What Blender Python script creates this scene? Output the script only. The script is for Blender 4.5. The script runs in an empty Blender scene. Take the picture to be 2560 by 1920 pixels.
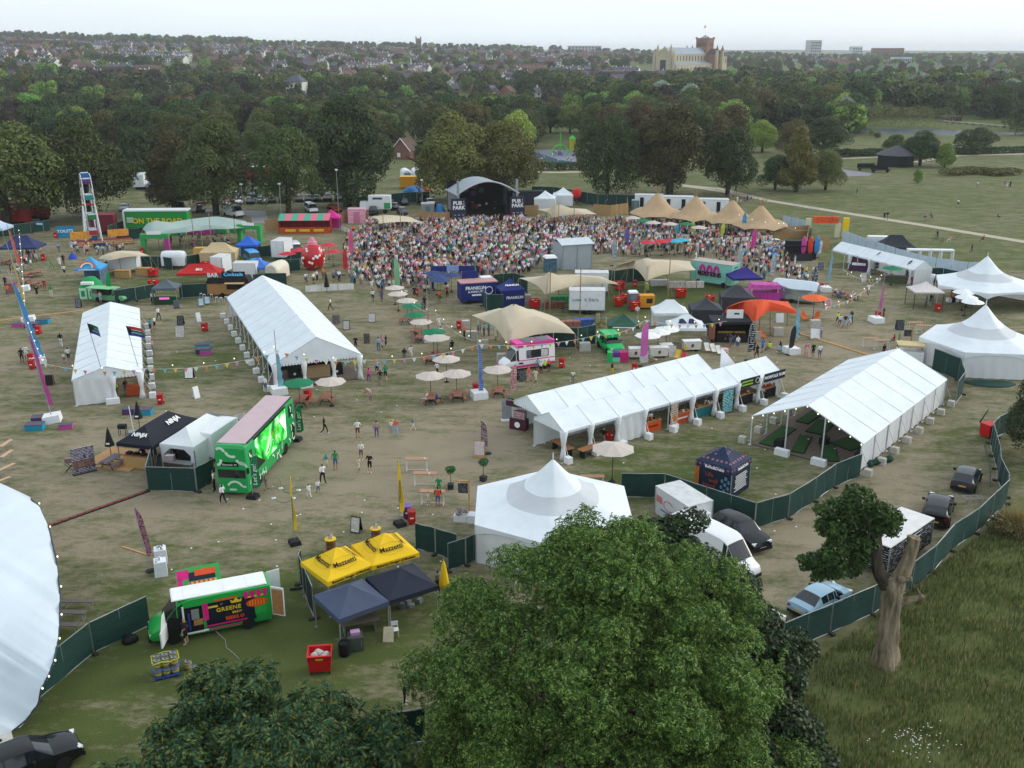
import bpy,math,random
import numpy as np
from mathutils import Vector,Matrix
from math import radians as rad,cos,sin,pi as PI,atan2
uni,cho,lsp=random.uniform,random.choice,np.linspace
random.seed(7)
RNG=np.random.default_rng(11)
S=bpy.context.scene
COL=S.collection
# camera, sky, sun, exposure
CAM_F,CAM_H=2450.0,32.0
PITCH=math.atan(832/CAM_F)
def dv(n,k,v):n.inputs[k].default_value=v
cd=bpy.data.cameras.new('camera')
cd.sensor_width=36.0
cd.lens=CAM_F*36/2560
cd.clip_start=0.5
cd.clip_end=20000
cam=bpy.data.objects.new('camera',cd)
COL.objects.link(cam)
cam.location=(0,0,CAM_H)
cam.rotation_euler=(PI/2-PITCH,0,0)
S.camera=cam
W=bpy.data.worlds.new('World')
S.world=W
W.use_nodes=True
wn,wl=W.node_tree.nodes,W.node_tree.links
bg=wn['Background']
sky=wn.new('ShaderNodeTexSky')
sky.sky_type='NISHITA'
sky.sun_disc=False
SUN_EL,SUN_AZ=rad(24),rad(70)
sky.sun_elevation=SUN_EL
sky.sun_rotation=SUN_AZ
sky.dust_density=2.5
veil=wn.new('ShaderNodeMixRGB')
tcw=wn.new('ShaderNodeTexCoord')
mpw=wn.new('ShaderNodeMapping')
dv(mpw,'Scale',(1.0,1.0,5.0))
nzw=wn.new('ShaderNodeTexNoise')
dv(nzw,'Scale',1.6)
dv(nzw,'Detail',5)
rmw=wn.new('ShaderNodeMapRange')
dv(rmw,'From Min',0.3)
dv(rmw,'From Max',0.7)
dv(rmw,'To Min',0.70)
dv(rmw,'To Max',0.95)
wl.new(tcw.outputs['Generated'],mpw.inputs['Vector'])
wl.new(mpw.outputs['Vector'],nzw.inputs['Vector'])
wl.new(nzw.outputs['Fac'],rmw.inputs['Value'])
wl.new(rmw.outputs['Result'],veil.inputs['Fac'])
wl.new(sky.outputs['Color'],veil.inputs['Color1'])
dv(veil,'Color2',(6.5,7.2,7.75,1))
wl.new(veil.outputs['Color'],bg.inputs['Color'])
dv(bg,'Strength',0.13)
sd=bpy.data.lights.new('sun','SUN')
sd.energy=1.3
sd.angle=rad(28)
sd.color=(1.0,0.96,0.9)
sun=bpy.data.objects.new('sun',sd)
COL.objects.link(sun)
sv=Vector((sin(SUN_AZ)*cos(SUN_EL),cos(SUN_AZ)*cos(SUN_EL),sin(SUN_EL)))
sun.rotation_euler=sv.to_track_quat('Z','Y').to_euler()
sun.location=(60,40,80)
S.view_settings.view_transform='Standard'
S.view_settings.look='None'
S.view_settings.exposure=0.32
S.view_settings.gamma=1.0
S.render.engine='CYCLES'
S.cycles.use_denoising=True
S.cycles.max_bounces=5
S.cycles.diffuse_bounces=3
S.cycles.glossy_bounces=2
S.cycles.transmission_bounces=3
S.cycles.transparent_max_bounces=4
S.cycles.volume_bounces=0
S.cycles.caustics_reflective=False
S.cycles.caustics_refractive=False
# measuring: photo pixel -> point on the ground
SP,CP=sin(PITCH),cos(PITCH)
def G(p,z=0.0):a,b=(p[0]-1280)/CAM_F,(960-p[1])/CAM_F;t=(z-CAM_H)/(-SP+b*CP);return Vector((a*t,(CP+b*SP)*t,z))
def zoomer(x0,y0,s):return lambda x,y:(x0+x/s,y0+y/s)
A=zoomer(0,500,4.254)
B=zoomer(500,500,4.254)
C=zoomer(1000,500,4.254)
D=zoomer(1500,500,4.254)
E=zoomer(2000,500,3.95)
F=zoomer(0,720,4.254)
GG=zoomer(500,720,4.254)
HH=zoomer(1000,720,4.254)
I=zoomer(1500,650,4.254)
J=zoomer(2000,650,3.95)
K=zoomer(1200,880,3.072)
L=zoomer(1820,880,2.989)
MM=zoomer(0,1000,4.148)
N=zoomer(280,960,4.254)
O=zoomer(760,960,4.148)
PP=zoomer(0,1200,2.304)
Q=zoomer(340,1380,4.879)
R=zoomer(700,1280,3.771)
SS=zoomer(180,1560,2.404)
T=zoomer(1000,1200,2.011)
U=zoomer(1560,1100,3.19)
V=zoomer(1900,1180,2.242)
X1=zoomer(0,280,3.456)
X2=zoomer(640,280,3.456)
X3=zoomer(1280,280,3.456)
X4=zoomer(1920,280,3.456)
def at_dist(px,d,z=0.0):f=d*CP-(z-CAM_H)*SP;return Vector(((px-1280)/CAM_F*f,d,z))
def smooth(a,b,x):t=min(1.0,max(0.0,(x-a)/(b-a)));return t*t*(3-2*t)
def gz(x,y):
 d=math.hypot(x,y)
 if d<470 or y<0:return 0.0
 az=x/max(y,1.0);zm=float(np.interp(az,[-.8,-.52,-.26,-.09,.05,.2,.3,.6],[56,54,42,36,30,22,17,17]));s=float(np.interp(d,[470,700,1000,1200,1500,2000,2300,2700,3600,5000,6500,9500],[0,.06,.25,.42,.6,.9,1,1,.5,.2,.2,.2]));far=smooth(4800,6500,d)*(31+4*sin(x*.0011)+2*sin(x*.004+1));return zm*s+far
# materials
def lin(h):
 if not isinstance(h,str):return tuple(h)
 h=h.lstrip('#');c=[int(h[i:i+2],16)/255 for i in(0,2,4)];return tuple(x/12.92 if x<=.04045 else((x+.055)/1.055)**2.4 for x in c)
MATS={}
def M(name,col=None,rough=.65,var=.10,scale=2.5,metal=0.0,bump=0.0,bsc=6.0,spec=.3,emit=0.0,trans=0.0,stretch=None):
 if name in MATS:return MATS[name]
 m=bpy.data.materials.new(name);m.use_nodes=True;nt=m.node_tree;n,l=nt.nodes,nt.links;b=n['Principled BSDF'];c=lin(col);dv(b,'Roughness',rough);dv(b,'Metallic',metal);dv(b,'Specular IOR Level',spec);tc=n.new('ShaderNodeTexCoord');vec=tc.outputs['Object']
 if stretch:mp=n.new('ShaderNodeMapping');dv(mp,'Scale',stretch);l.new(vec,mp.inputs['Vector']);vec=mp.outputs['Vector']
 nz=n.new('ShaderNodeTexNoise');dv(nz,'Scale',scale);dv(nz,'Detail',4);l.new(vec,nz.inputs['Vector']);rm=n.new('ShaderNodeMapRange');dv(rm,'From Min',.3);dv(rm,'From Max',.7);dv(rm,'To Min',1-var);dv(rm,'To Max',1+var*.6);l.new(nz.outputs['Fac'],rm.inputs['Value']);mx=n.new('ShaderNodeMixRGB');mx.blend_type='MULTIPLY';dv(mx,'Fac',1);dv(mx,'Color1',(*c,1));l.new(rm.outputs['Result'],mx.inputs['Color2']);l.new(mx.outputs['Color'],b.inputs['Base Color'])
 if emit:l.new(mx.outputs['Color'],b.inputs['Emission Color']);dv(b,'Emission Strength',emit)
 if bump:n2=n.new('ShaderNodeTexNoise');dv(n2,'Scale',bsc);dv(n2,'Detail',3);l.new(vec,n2.inputs['Vector']);bp=n.new('ShaderNodeBump');dv(bp,'Strength',bump);dv(bp,'Distance',.1);l.new(n2.outputs['Fac'],bp.inputs['Height']);l.new(bp.outputs['Normal'],b.inputs['Normal'])
 if trans:tr=n.new('ShaderNodeBsdfTranslucent');l.new(mx.outputs['Color'],tr.inputs['Color']);ms=n.new('ShaderNodeMixShader');dv(ms,'Fac',trans);l.new(b.outputs['BSDF'],ms.inputs[1]);l.new(tr.outputs['BSDF'],ms.inputs[2]);l.new(ms.outputs['Shader'],n['Material Output'].inputs['Surface'])
 m.diffuse_color=(*c,1);MATS[name]=m;return m
def lmat(name,cols,rough=.55,objvar=.25,trans=.25):
 if name in MATS:return MATS[name]
 m=bpy.data.materials.new(name);m.use_nodes=True;n,l=m.node_tree.nodes,m.node_tree.links;b=n['Principled BSDF'];dv(b,'Roughness',rough);dv(b,'Specular IOR Level',.25);ge=n.new('ShaderNodeNewGeometry');cr=n.new('ShaderNodeValToRGB');e=cr.color_ramp.elements
 while len(e)<len(cols):e.new(.5)
 for i,c in enumerate(cols):e[i].position=i/max(1,len(cols)-1);e[i].color=(*lin(c),1)
 l.new(ge.outputs['Random Per Island'],cr.inputs['Fac']);oi=n.new('ShaderNodeObjectInfo');hs=n.new('ShaderNodeHueSaturation');a1=n.new('ShaderNodeMapRange');dv(a1,'To Min',1-objvar);dv(a1,'To Max',1+objvar);l.new(oi.outputs['Random'],a1.inputs['Value']);l.new(a1.outputs['Result'],hs.inputs['Value']);mu=n.new('ShaderNodeMath');mu.operation='MULTIPLY';dv(mu,1,7.31);fr=n.new('ShaderNodeMath');fr.operation='FRACT';a2=n.new('ShaderNodeMapRange');dv(a2,'To Min',.5-objvar*.16);dv(a2,'To Max',.5+objvar*.10);l.new(oi.outputs['Random'],mu.inputs[0]);l.new(mu.outputs[0],fr.inputs[0]);l.new(fr.outputs[0],a2.inputs['Value']);l.new(a2.outputs['Result'],hs.inputs['Hue']);l.new(cr.outputs['Color'],hs.inputs['Color']);l.new(hs.outputs['Color'],b.inputs['Base Color']);tr=n.new('ShaderNodeBsdfTranslucent');l.new(hs.outputs['Color'],tr.inputs['Color']);ms=n.new('ShaderNodeMixShader');dv(ms,'Fac',trans);l.new(b.outputs['BSDF'],ms.inputs[1]);l.new(tr.outputs['BSDF'],ms.inputs[2]);l.new(ms.outputs['Shader'],n['Material Output'].inputs['Surface']);MATS[name]=m;return m
# mesh builder
class MB:
 def __init__(s):s.v,s.f,s.m=[],[],[];s.X=None
 def pts(s,ps):
  i0=len(s.v)
  if s.X is None:s.v.extend([tuple(p)for p in ps])
  else:s.v.extend([tuple(s.X@Vector(p))for p in ps])
  return i0
 def face(s,ids,m=0):s.f.append(tuple(ids));s.m.append(m)
 def poly(s,ps,m=0):i=s.pts(ps);s.face(range(i,i+len(ps)),m);return s
 def box(s,c,d,rz=0.0,m=0,taper=1.0):
  cx,cy,cz=c;a,b,h=d[0]/2,d[1]/2,d[2];co,si=cos(rz),sin(rz);ps=[]
  for z,t in((0,1.0),(h,taper)):
   for x,y in((-a,-b),(a,-b),(a,b),(-a,b)):x,y=x*t,y*t;ps.append((cx+x*co-y*si,cy+x*si+y*co,cz+z))
  i=s.pts(ps)
  for q in((3,2,1,0),(4,5,6,7),(0,1,5,4),(1,2,6,5),(2,3,7,6),(3,0,4,7)):s.face([i+k for k in q],m)
  return s
 def tube(s,p0,p1,r0,r1=None,n=6,m=0,cap=True):return s.path([p0,p1],[r0,r0 if r1 is None else r1],n,m,cap)
 def path(s,ps,rs,n=6,m=0,cap=True):
  ps=[Vector(p)for p in ps]
  if not isinstance(rs,(list,tuple)):rs=[rs]*len(ps)
  rings=[];u=None
  for k,p in enumerate(ps):
   d=(ps[min(k+1,len(ps)-1)]-ps[max(k-1,0)]);d=d.normalized()if d.length>1e-9 else Vector((0,0,1))
   if u is None:u=d.orthogonal().normalized()
   else:u=(u-d*u.dot(d));u=u.normalized()if u.length>1e-6 else d.orthogonal().normalized()
   w=d.cross(u);rings.append(s.pts([p+(u*cos(2*PI*j/n)+w*sin(2*PI*j/n))*rs[k]for j in range(n)]))
  for a,b in zip(rings,rings[1:]):
   for j in range(n):s.face((a+j,a+(j+1)%n,b+(j+1)%n,b+j),m)
  if cap:s.face([rings[0]+j for j in reversed(range(n))],m);s.face([rings[-1]+j for j in range(n)],m)
  return s
 def lathe(s,prof,n=12,c=(0,0,0),m=0,axis='z',ph=0.0,mm=None):
  rings=[]
  for r,z in prof:
   ps=[]
   for j in range(n):a=2*PI*j/n+ph;x,y=r*cos(a),r*sin(a);q=(x,y,z)if axis=='z' else((x,z,y)if axis=='y' else(z,x,y));ps.append((c[0]+q[0],c[1]+q[1],c[2]+q[2]))
   rings.append(s.pts(ps))
  for k,(a,b)in enumerate(zip(rings,rings[1:])):
   for j in range(n):s.face((a+j,a+(j+1)%n,b+(j+1)%n,b+j),mm[k]if mm else m)
  if prof[0][0]>1e-4:s.face([rings[0]+j for j in reversed(range(n))],mm[0]if mm else m)
  if prof[-1][0]>1e-4:s.face([rings[-1]+j for j in range(n)],mm[-1]if mm else m)
  return s
 def grid(s,rws,m=0,closed=False):
  nr,nc=len(rws),len(rws[0]);i=s.pts([p for r in rws for p in r])
  for a in range(nr-1):
   for b in range(nc if closed else nc-1):c2=(b+1)%nc;s.face((i+a*nc+b,i+a*nc+c2,i+(a+1)*nc+c2,i+(a+1)*nc+b),m(a,b)if callable(m)else m)
  return s
 def mesh(s,name,mats,smooth=None):
  me=bpy.data.meshes.new(name);me.from_pydata(s.v,[],s.f)
  for k in(mats if isinstance(mats,(list,tuple))else[mats]):me.materials.append(k)
  me.polygons.foreach_set('material_index',s.m)
  if smooth is not None:
   me.polygons.foreach_set('use_smooth',[True]*len(s.f))
   if smooth<180:me.set_sharp_from_angle(angle=rad(smooth))
  me.update();return me
def BX(*a,**k):return MB().box(*a,**k)
def TU(*a,**k):return MB().tube(*a,**k)
def LA(*a,**k):return MB().lathe(*a,**k)
def GR(*a,**k):return MB().grid(*a,**k)
def npmesh(name,v,f,mats,midx=None,smooth=False):
 me=bpy.data.meshes.new(name);q=f.shape[1];me.vertices.add(len(v));me.vertices.foreach_set('co',np.ascontiguousarray(v,dtype=np.float32).ravel());me.loops.add(f.size);me.loops.foreach_set('vertex_index',np.ascontiguousarray(f,dtype=np.int32).ravel());me.polygons.add(len(f));me.polygons.foreach_set('loop_start',np.arange(0,f.size,q,dtype=np.int32))
 try:me.polygons.foreach_set('loop_total',np.full(len(f),q,dtype=np.int32))
 except Exception:pass
 for k in mats:me.materials.append(k)
 if midx is not None:me.polygons.foreach_set('material_index',np.ascontiguousarray(midx,dtype=np.int32))
 if smooth:me.polygons.foreach_set('use_smooth',np.ones(len(f),dtype=bool))
 me.update(calc_edges=True);me.validate();return me
def tag(o,lbl=None,cat=None,grp=None,kind=None):
 if lbl:o['label']=lbl
 if cat:o['category']=cat
 if grp:o['group']=grp
 if kind:o['kind']=kind
 return o
def ob(name,me,parent=None,loc=None,rz=None):
 o=bpy.data.objects.new(name,me);COL.objects.link(o)
 if parent is not None:o.parent=parent
 if loc is not None:o.location=loc
 if rz is not None:o.rotation_euler=(0,0,rz)
 return o
def thing(name,lbl,cat,loc=(0,0,0),rz=0.0,grp=None):o=ob(name,None,None,loc,rz);o.empty_display_size=.3;return tag(o,lbl,cat,grp)
def part(name,mb,mats,parent,smooth=None,lbl=None):
 o=ob(name,mb.mesh(name,mats,smooth),parent)
 if lbl:o['label']=lbl
 return o
def sld(name,mb,mats,lbl,cat,loc=(0,0,0),rz=0.0,grp=None,smooth=None):return tag(ob(name,mb.mesh(name,mats,smooth),None,loc,rz),lbl,cat,grp)
def dup(root,loc,rz=0.0,lbl=None,grp=None,scale=None):
 r=root.copy();COL.objects.link(r);r.location=loc;r.rotation_euler=(0,0,rz)
 if scale:r.scale=(scale,scale,scale)if not isinstance(scale,tuple)else scale
 if lbl:r['label']=lbl
 if grp:r['group']=grp
 for ch in root.children:
  c=ch.copy();COL.objects.link(c);c.parent=r
  for g in ch.children:d=g.copy();COL.objects.link(d);d.parent=c
 return r
PROTO={}
def pro(key,maker,loc,rz,lbl,grp=None,scale=None):
 if key not in PROTO:
  o=maker();PROTO[key]=o;o.location=loc;o.rotation_euler=(0,0,rz)
  if scale:o.scale=(scale,)*3 if not isinstance(scale,tuple)else scale
  tag(o,lbl,None,grp);return o
 return dup(PROTO[key],loc,rz,lbl,grp,scale or(1,1,1))
def text(body,size,parent,loc,rot,mat,bold=0.0,shear=0.0,space=1.0,name='lettering'):
 c=bpy.data.curves.new(name,'FONT');c.body=body;c.size=size;c.align_x='CENTER';c.align_y='CENTER';c.extrude=.004;c.offset=bold;c.shear=shear;c.space_character=space;c.resolution_u=2;c.materials.append(mat);tmp=bpy.data.objects.new(name,c);COL.objects.link(tmp);me=bpy.data.meshes.new_from_object(tmp);bpy.data.objects.remove(tmp);bpy.data.curves.remove(c)
 if not me.materials:me.materials.append(mat)
 o=ob(name,me,parent);o.location=loc;o.rotation_euler=rot;return o
def ang(p,q):return atan2(q[1]-p[1],q[0]-p[0])
# ground
def ground_material():
 m=bpy.data.materials.new('meadow_grass');m.use_nodes=True;n,l=m.node_tree.nodes,m.node_tree.links;b=n['Principled BSDF'];dv(b,'Roughness',.9);dv(b,'Specular IOR Level',.1);ge=n.new('ShaderNodeNewGeometry')
 def noise(scale,det=4,stretch=None,rough=.6):
  t=n.new('ShaderNodeTexNoise');dv(t,'Scale',scale);dv(t,'Detail',det);dv(t,'Roughness',rough);v=ge.outputs['Position']
  if stretch:mp=n.new('ShaderNodeMapping');dv(mp,'Scale',stretch);dv(mp,'Rotation',(0,0,.25));l.new(v,mp.inputs['Vector']);v=mp.outputs['Vector']
  l.new(v,t.inputs['Vector']);return t.outputs['Fac']
 def rng(x,a,c,d,e):
  r=n.new('ShaderNodeMapRange')
  for k,q in zip(('From Min','From Max','To Min','To Max'),(a,c,d,e)):dv(r,k,q)
  l.new(x,r.inputs['Value']);return r.outputs['Result']
 def mix(f,a,c,mode='MIX'):
  x=n.new('ShaderNodeMixRGB');x.blend_type=mode
  for i,q in((0,f),(1,a),(2,c)):
   if isinstance(q,(tuple,float,int)):dv(x,i,q if not isinstance(q,tuple)else(*q,1))
   else:l.new(q,x.inputs[i])
  return x.outputs['Color']
 at=n.new('ShaderNodeAttribute');at.attribute_name='wear_shade';wear_shade=at.outputs['Fac'];big=rng(noise(.13,5,(1,1.6,1)),.33,.67,-.26,.26);mid=rng(noise(.5,8,(.6,1.5,1),.72),.3,.7,-.62,.62);fine=rng(noise(1.7,7,(.8,1.3,1),.78),.28,.72,-.5,.5);f=n_add(n,l,wear_shade,big);f=n_add(n,l,f,mid);f=n_add(n,l,f,fine);cl=n.new('ShaderNodeClamp');l.new(f,cl.inputs['Value']);green=mix(noise(.25,3),lin('#444e28'),lin('#5c6638'));straw=mix(noise(.35,4),lin('#827864'),lin('#9e927c'));base=mix(cl.outputs['Result'],green,straw);spk=rng(noise(14,3,None,.75),.3,.7,.62,1.32);base=mix(1.0,base,spk,'MULTIPLY');lush=n.new('ShaderNodeAttribute');lush.attribute_name='lush';base=mix(lush.outputs['Fac'],base,mix(noise(.6,5,(1,1.7,1),.7),lin('#3e4e26'),lin('#6c7440')));l.new(base,b.inputs['Base Color']);bp=n.new('ShaderNodeBump');dv(bp,'Strength',.5);dv(bp,'Distance',.12);l.new(noise(9,6,None,.75),bp.inputs['Height']);l.new(bp.outputs['Normal'],b.inputs['Normal']);return m
def n_add(n,l,a,c):x=n.new('ShaderNodeMath');x.operation='ADD';l.new(a,x.inputs[0]);l.new(c,x.inputs[1]);return x.outputs[0]
xs=np.unique(np.concatenate([lsp(-9000,-1200,14),lsp(-1200,-140,24),np.arange(-140,140.1,1.6),lsp(140,1200,26),lsp(1200,9000,16)]))
ys=np.unique(np.concatenate([np.array([-200,-60]),np.arange(0,262,1.6),lsp(262,700,46),lsp(700,2800,46),lsp(2800,9600,26)]))
XX,YY=np.meshgrid(xs,ys)
ZZ=np.array([gz(x,y)for x,y in zip(XX.ravel(),YY.ravel())])
gv=np.stack([XX.ravel(),YY.ravel(),ZZ],1)
nx,ny=len(xs),len(ys)
ii=np.arange(nx*ny).reshape(ny,nx)
gf=np.stack([ii[:-1,:-1].ravel(),ii[:-1,1:].ravel(),ii[1:,1:].ravel(),ii[1:,:-1].ravel()],1)
gm=npmesh('ground',gv,gf,[ground_material()],smooth=True)
def blob(px,r,amt,z=0):p=G(px);q=((gv[:,0]-p.x)**2+((gv[:,1]-p.y))**2)/(r*r);return amt*np.exp(-q)
def seglen(a,b,w,amt):a,b=np.array(G(a)[:2]),np.array(G(b)[:2]);d=b-a;t=np.clip(((gv[:,:2]-a)@d)/(d@d),0,1);q=((gv[:,:2]-(a+t[:,None]*d))**2).sum(1)/(w*w);return amt*np.exp(-q)
wear_shade=np.where(gv[:,1]<205,.52,.30)
wear_shade=np.where((gv[:,1]>262),.26,wear_shade)
for px,r,a in(((560,1130),9,.15),((250,1130),12,.2),((900,1150),12,.3),((1150,1130),10,.3),((1500,1060),6,.2),((450,800),10,.2),((80,900),10,.25),((1010,800),10,.25),((1940,880),12,.3),((2150,850),10,.15),((2260,1180),8,.3),((2000,1330),5,.35),((450,1290),8,.2),((1100,620),25,.15),((60,640),14,.2),((1750,650),22,.2),((900,1350),5,-.1),((1000,1680),4,.2),((330,1740),4,.25),((400,715),9,-.55),((520,640),10,-.45),((640,660),10,-.4),((1640,730),11,-.6),((1760,740),9,-.5),((1540,760),8,-.45),((1330,800),5,-.4),((460,900),7,-.35),((700,900),4,-.5),((1750,1180),8,-.45),((2300,1120),8,-.35),((300,1600),8,-.4),((600,1700),10,-.45),((900,1560),8,-.4),((150,1830),6,-.3),((1560,1150),5,-.3),((1380,960),3,-.2),((930,1010),5,-.25),((2060,1270),6,.1),((780,640),16,.1),((700,520),22,.15)):wear_shade=wear_shade+blob(px,r,a)  # plus: worn turf; minus: greener turf, also tree shade painted into the grass
for a,b,w,q in(((1010,820),(1180,1010),3,.2),((600,700),(1000,720),3,.15),((2200,1260),(1900,1480),2.2,.35),((2330,1020),(2200,1260),3,.2),((950,1200),(1350,1060),3,.15),((400,1050),(90,1380),5,.15),((1180,1080),(900,1290),2.5,.15),((2100,560),(2560,620),6,.1),((1900,640),(2250,920),5,.2)):wear_shade=wear_shade+seglen(a,b,w,q)
park=((gv[:,0]>50)&(gv[:,1]>150))|(gv[:,1]>240)
wear_shade=np.where(park,.30+.10*np.sin(gv[:,0]*.05)*np.sin(gv[:,1]*.09),wear_shade)
at_=gm.attributes.new('wear_shade','FLOAT','POINT')
at_.data.foreach_set('value',wear_shade.astype(np.float32))
fl0,fl1=np.array(G((1985,1640))[:2]),np.array(G((2430,1310))[:2])
side=(fl1[0]-fl0[0])*(gv[:,1]-fl0[1])-(fl1[1]-fl0[1])*(gv[:,0]-fl0[0])
lush=np.clip(-side/40,0,1)*(gv[:,1]<90)*.85
lush=np.maximum(lush,np.where(gv[:,1]>420,.75,0))
lush=np.maximum(lush,np.where((gv[:,1]<36),.6,0))
lush=np.maximum(lush,park*.3)
at_=gm.attributes.new('lush','FLOAT','POINT')
at_.data.foreach_set('value',lush.astype(np.float32))
tag(ob('ground',gm),kind='structure')
def sheet(name,px,mat,z,world=None):mb=MB();ps=world or[G(p)for p in px];mb.poly([(p[0],p[1],z)for p in ps]);return tag(ob(name,mb.mesh(name,[mat])),kind='structure')
def strip(name,px,w,mat,z):
 mb=MB();ps=[G(p)for p in px];rws=[]
 for k,p in enumerate(ps):d=ps[min(k+1,len(ps)-1)]-ps[max(k-1,0)];nn=Vector((-d.y,d.x,0)).normalized()*w/2;rws.append([(p.x-nn.x,p.y-nn.y,z),(p.x+nn.x,p.y+nn.y,z)])
 mb.grid(rws);return tag(ob(name,mb.mesh(name,[mat])),kind='structure')
gravel=M('path_gravel','#b0a694',.95,.12,1.2)
tarmac=M('worn_tarmac','#8d8f92',.9,.1,.5)
strip('path',[(1700,462),(1800,472),X4(0,765),X4(400,830),X4(1000,925),E(1300,262),E(2212,412),(2700,625)],2.4,gravel,.012)
strip('path',[X4(600,405),X4(970,388),(2290,405),X4(1620,378),X4(2212,362),(2700,378)],3,gravel,.012)
strip('path',[X3(190,520),X3(420,522),X3(620,515)],3,gravel,.012)
strip('path',[X3(1480,640),X3(1700,668),X3(1830,690),X3(2000,725),(1905,498)],2.2,gravel,.016)
sheet('road',[B(440,110),B(690,120),B(740,245),B(560,250),B(540,180),B(440,150)],tarmac,.012)
sheet('road',[X1(1380,835),X1(1900,840),X1(1900,862),X1(1380,860)],tarmac,.012)
sheet('playground_surface',[X3(190,330),X3(330,325),X3(560,330),X3(560,470),X3(420,450),X3(200,385)],M('play_rubber','#7d7f8d',.9),.015)
sheet('hard_court',[X4(640,495),X4(900,530),X4(880,550),X4(560,560),X4(330,520),X4(330,455),X4(480,460)],M('court_tarmac','#83808a',.9),.015)
sheet('hard_court',[X4(100,420),X4(400,440),X4(380,520),X4(120,460)],M('court_tarmac'),.019)
wm=M('lake_water','#31424a',.22,.1,.3,spec=.8,bump=.5,bsc=.35)
lake_px=[X4(640,180),X4(760,190),X4(1280,192),X4(1480,198),X4(1660,208),X4(1950,200),X4(2212,196),(2700,336),(2700,312),X4(2212,145),X4(1900,118),X4(1640,92),X4(1500,95),X4(1300,130),X4(1000,110),X4(780,128),X4(640,165)]
sheet('water',lake_px,wm,.02)
# foliage and trees
def frames(nrm,rng):r=rng.normal(size=nrm.shape);t=np.cross(nrm,r);t/=np.linalg.norm(t,axis=1,keepdims=True)+1e-9;b=np.cross(nrm,t);return t,b,nrm
def scatter(tv,tf,pos,t,b,nn,sc):v=(tv[None,:,0,None]*t[:,None,:]+tv[None,:,1,None]*b[:,None,:]+tv[None,:,2,None]*nn[:,None,:])*sc[:,None,None]+pos[:,None,:];k=len(tv);f=tf[None]+(np.arange(len(pos))*k)[:,None,None];return v.reshape(-1,3),f.reshape(-1,tf.shape[1])
LEAF=(np.array([[-.5,0,0],[0,-.34,.06],[.55,0,-.05],[0,.34,.06]]),np.array([[0,1,2,3]]))
def compound(nl=9,ll=.11,lw=.036,droop=.5):
 vs,fs=[],[];tot=.34
 for k in range(nl):s=0 if k==nl-1 else(1 if k%2==0 else-1);u=(k//2+1)/((nl-1)/2)if s else 1.0;x0=tot*min(u,1)*.9;z0=-droop*x0*x0;dx,dy=(1,0)if s==0 else(.6,s*.8);px_,py_=-dy,dx;i=len(vs);vs+=[(x0,0,z0),(x0+dx*ll*.5+px_*lw,dy*ll*.5+py_*lw,z0-.004),(x0+dx*ll,dy*ll,z0-.05*abs(s)-.01),(x0+dx*ll*.5-px_*lw,dy*ll*.5-py_*lw,z0-.004)];fs.append([i,i+1,i+2,i+3])
 return np.array(vs),np.array(fs)
def cpts(blobs,n,rng,shell=(.72,1.04),inner=.62):
 bl=np.array(blobs,float);w=(bl[:,3]*bl[:,4]+bl[:,4]*bl[:,5]+bl[:,3]*bl[:,5]);w/=w.sum();P_,N_=[],[];got=0
 while got<n:k=rng.choice(len(bl),size=n,p=w);d=rng.normal(size=(n,3));d/=np.linalg.norm(d,axis=1,keepdims=True);d[:,2]=np.where((d[:,2]<-.3)&(rng.random(n)<.6),-d[:,2],d[:,2]);r=rng.uniform(*shell,size=(n,1));p=bl[k,:3]+d*bl[k,3:]*r;q=(p[:,None,:]-bl[None,:,:3])/bl[None,:,3:];deep=((q**2).sum(2).min(1)<inner**2);nn=d/bl[k,3:];nn/=np.linalg.norm(nn,axis=1,keepdims=True);P_.append(p[~deep]);N_.append(nn[~deep]);got+=(~deep).sum()
 return np.concatenate(P_)[:n],np.concatenate(N_)[:n]
def tblob(rng,rx,ry,h0,h1,n,br,flat=.8,shape='round'):
 out=[]
 for _ in range(n):
  d=rng.normal(size=3);d/=np.linalg.norm(d)
  if d[2]<-.55:d[2]*=-1
  u=rng.uniform(.5,.92);z=(h0+h1)/2+d[2]*(h1-h0)/2*u;f=(z-h0)/(h1-h0);wd=1.0
  if shape=='cone':wd=1.15*(1-f)+.12
  elif shape=='column':wd=.9+.1*(1-f)
  elif shape=='dome':wd=1.05-.35*f*f
  r=br*rng.uniform(.75,1.25);out.append((d[0]*rx*u*wd,d[1]*ry*u*wd,z,r,r,r*flat))
 out.append((0,0,(h0+h1)/2,rx*.5,ry*.5,(h1-h0)*.32));return out
def cmesh(name,blobs,n,size,mat,seed,leaf=LEAF,up=.25,jit=.5,shell=(.72,1.04)):rng=np.random.default_rng(seed);p,nn=cpts(blobs,n,rng,shell);nn=nn+rng.normal(size=nn.shape)*jit+np.array([0,0,up]);nn/=np.linalg.norm(nn,axis=1,keepdims=True);t,b,nn=frames(nn,rng);sc=size*rng.uniform(.65,1.35,size=len(p));v,f=scatter(leaf[0],leaf[1],p,t,b,nn,sc);return npmesh(name,v,f,[mat]if not isinstance(mat,list)else mat)
BARK=M('bark','#4a4136',.95,.3,4,bump=.6,bsc=14,stretch=(1,1,.25))
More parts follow.
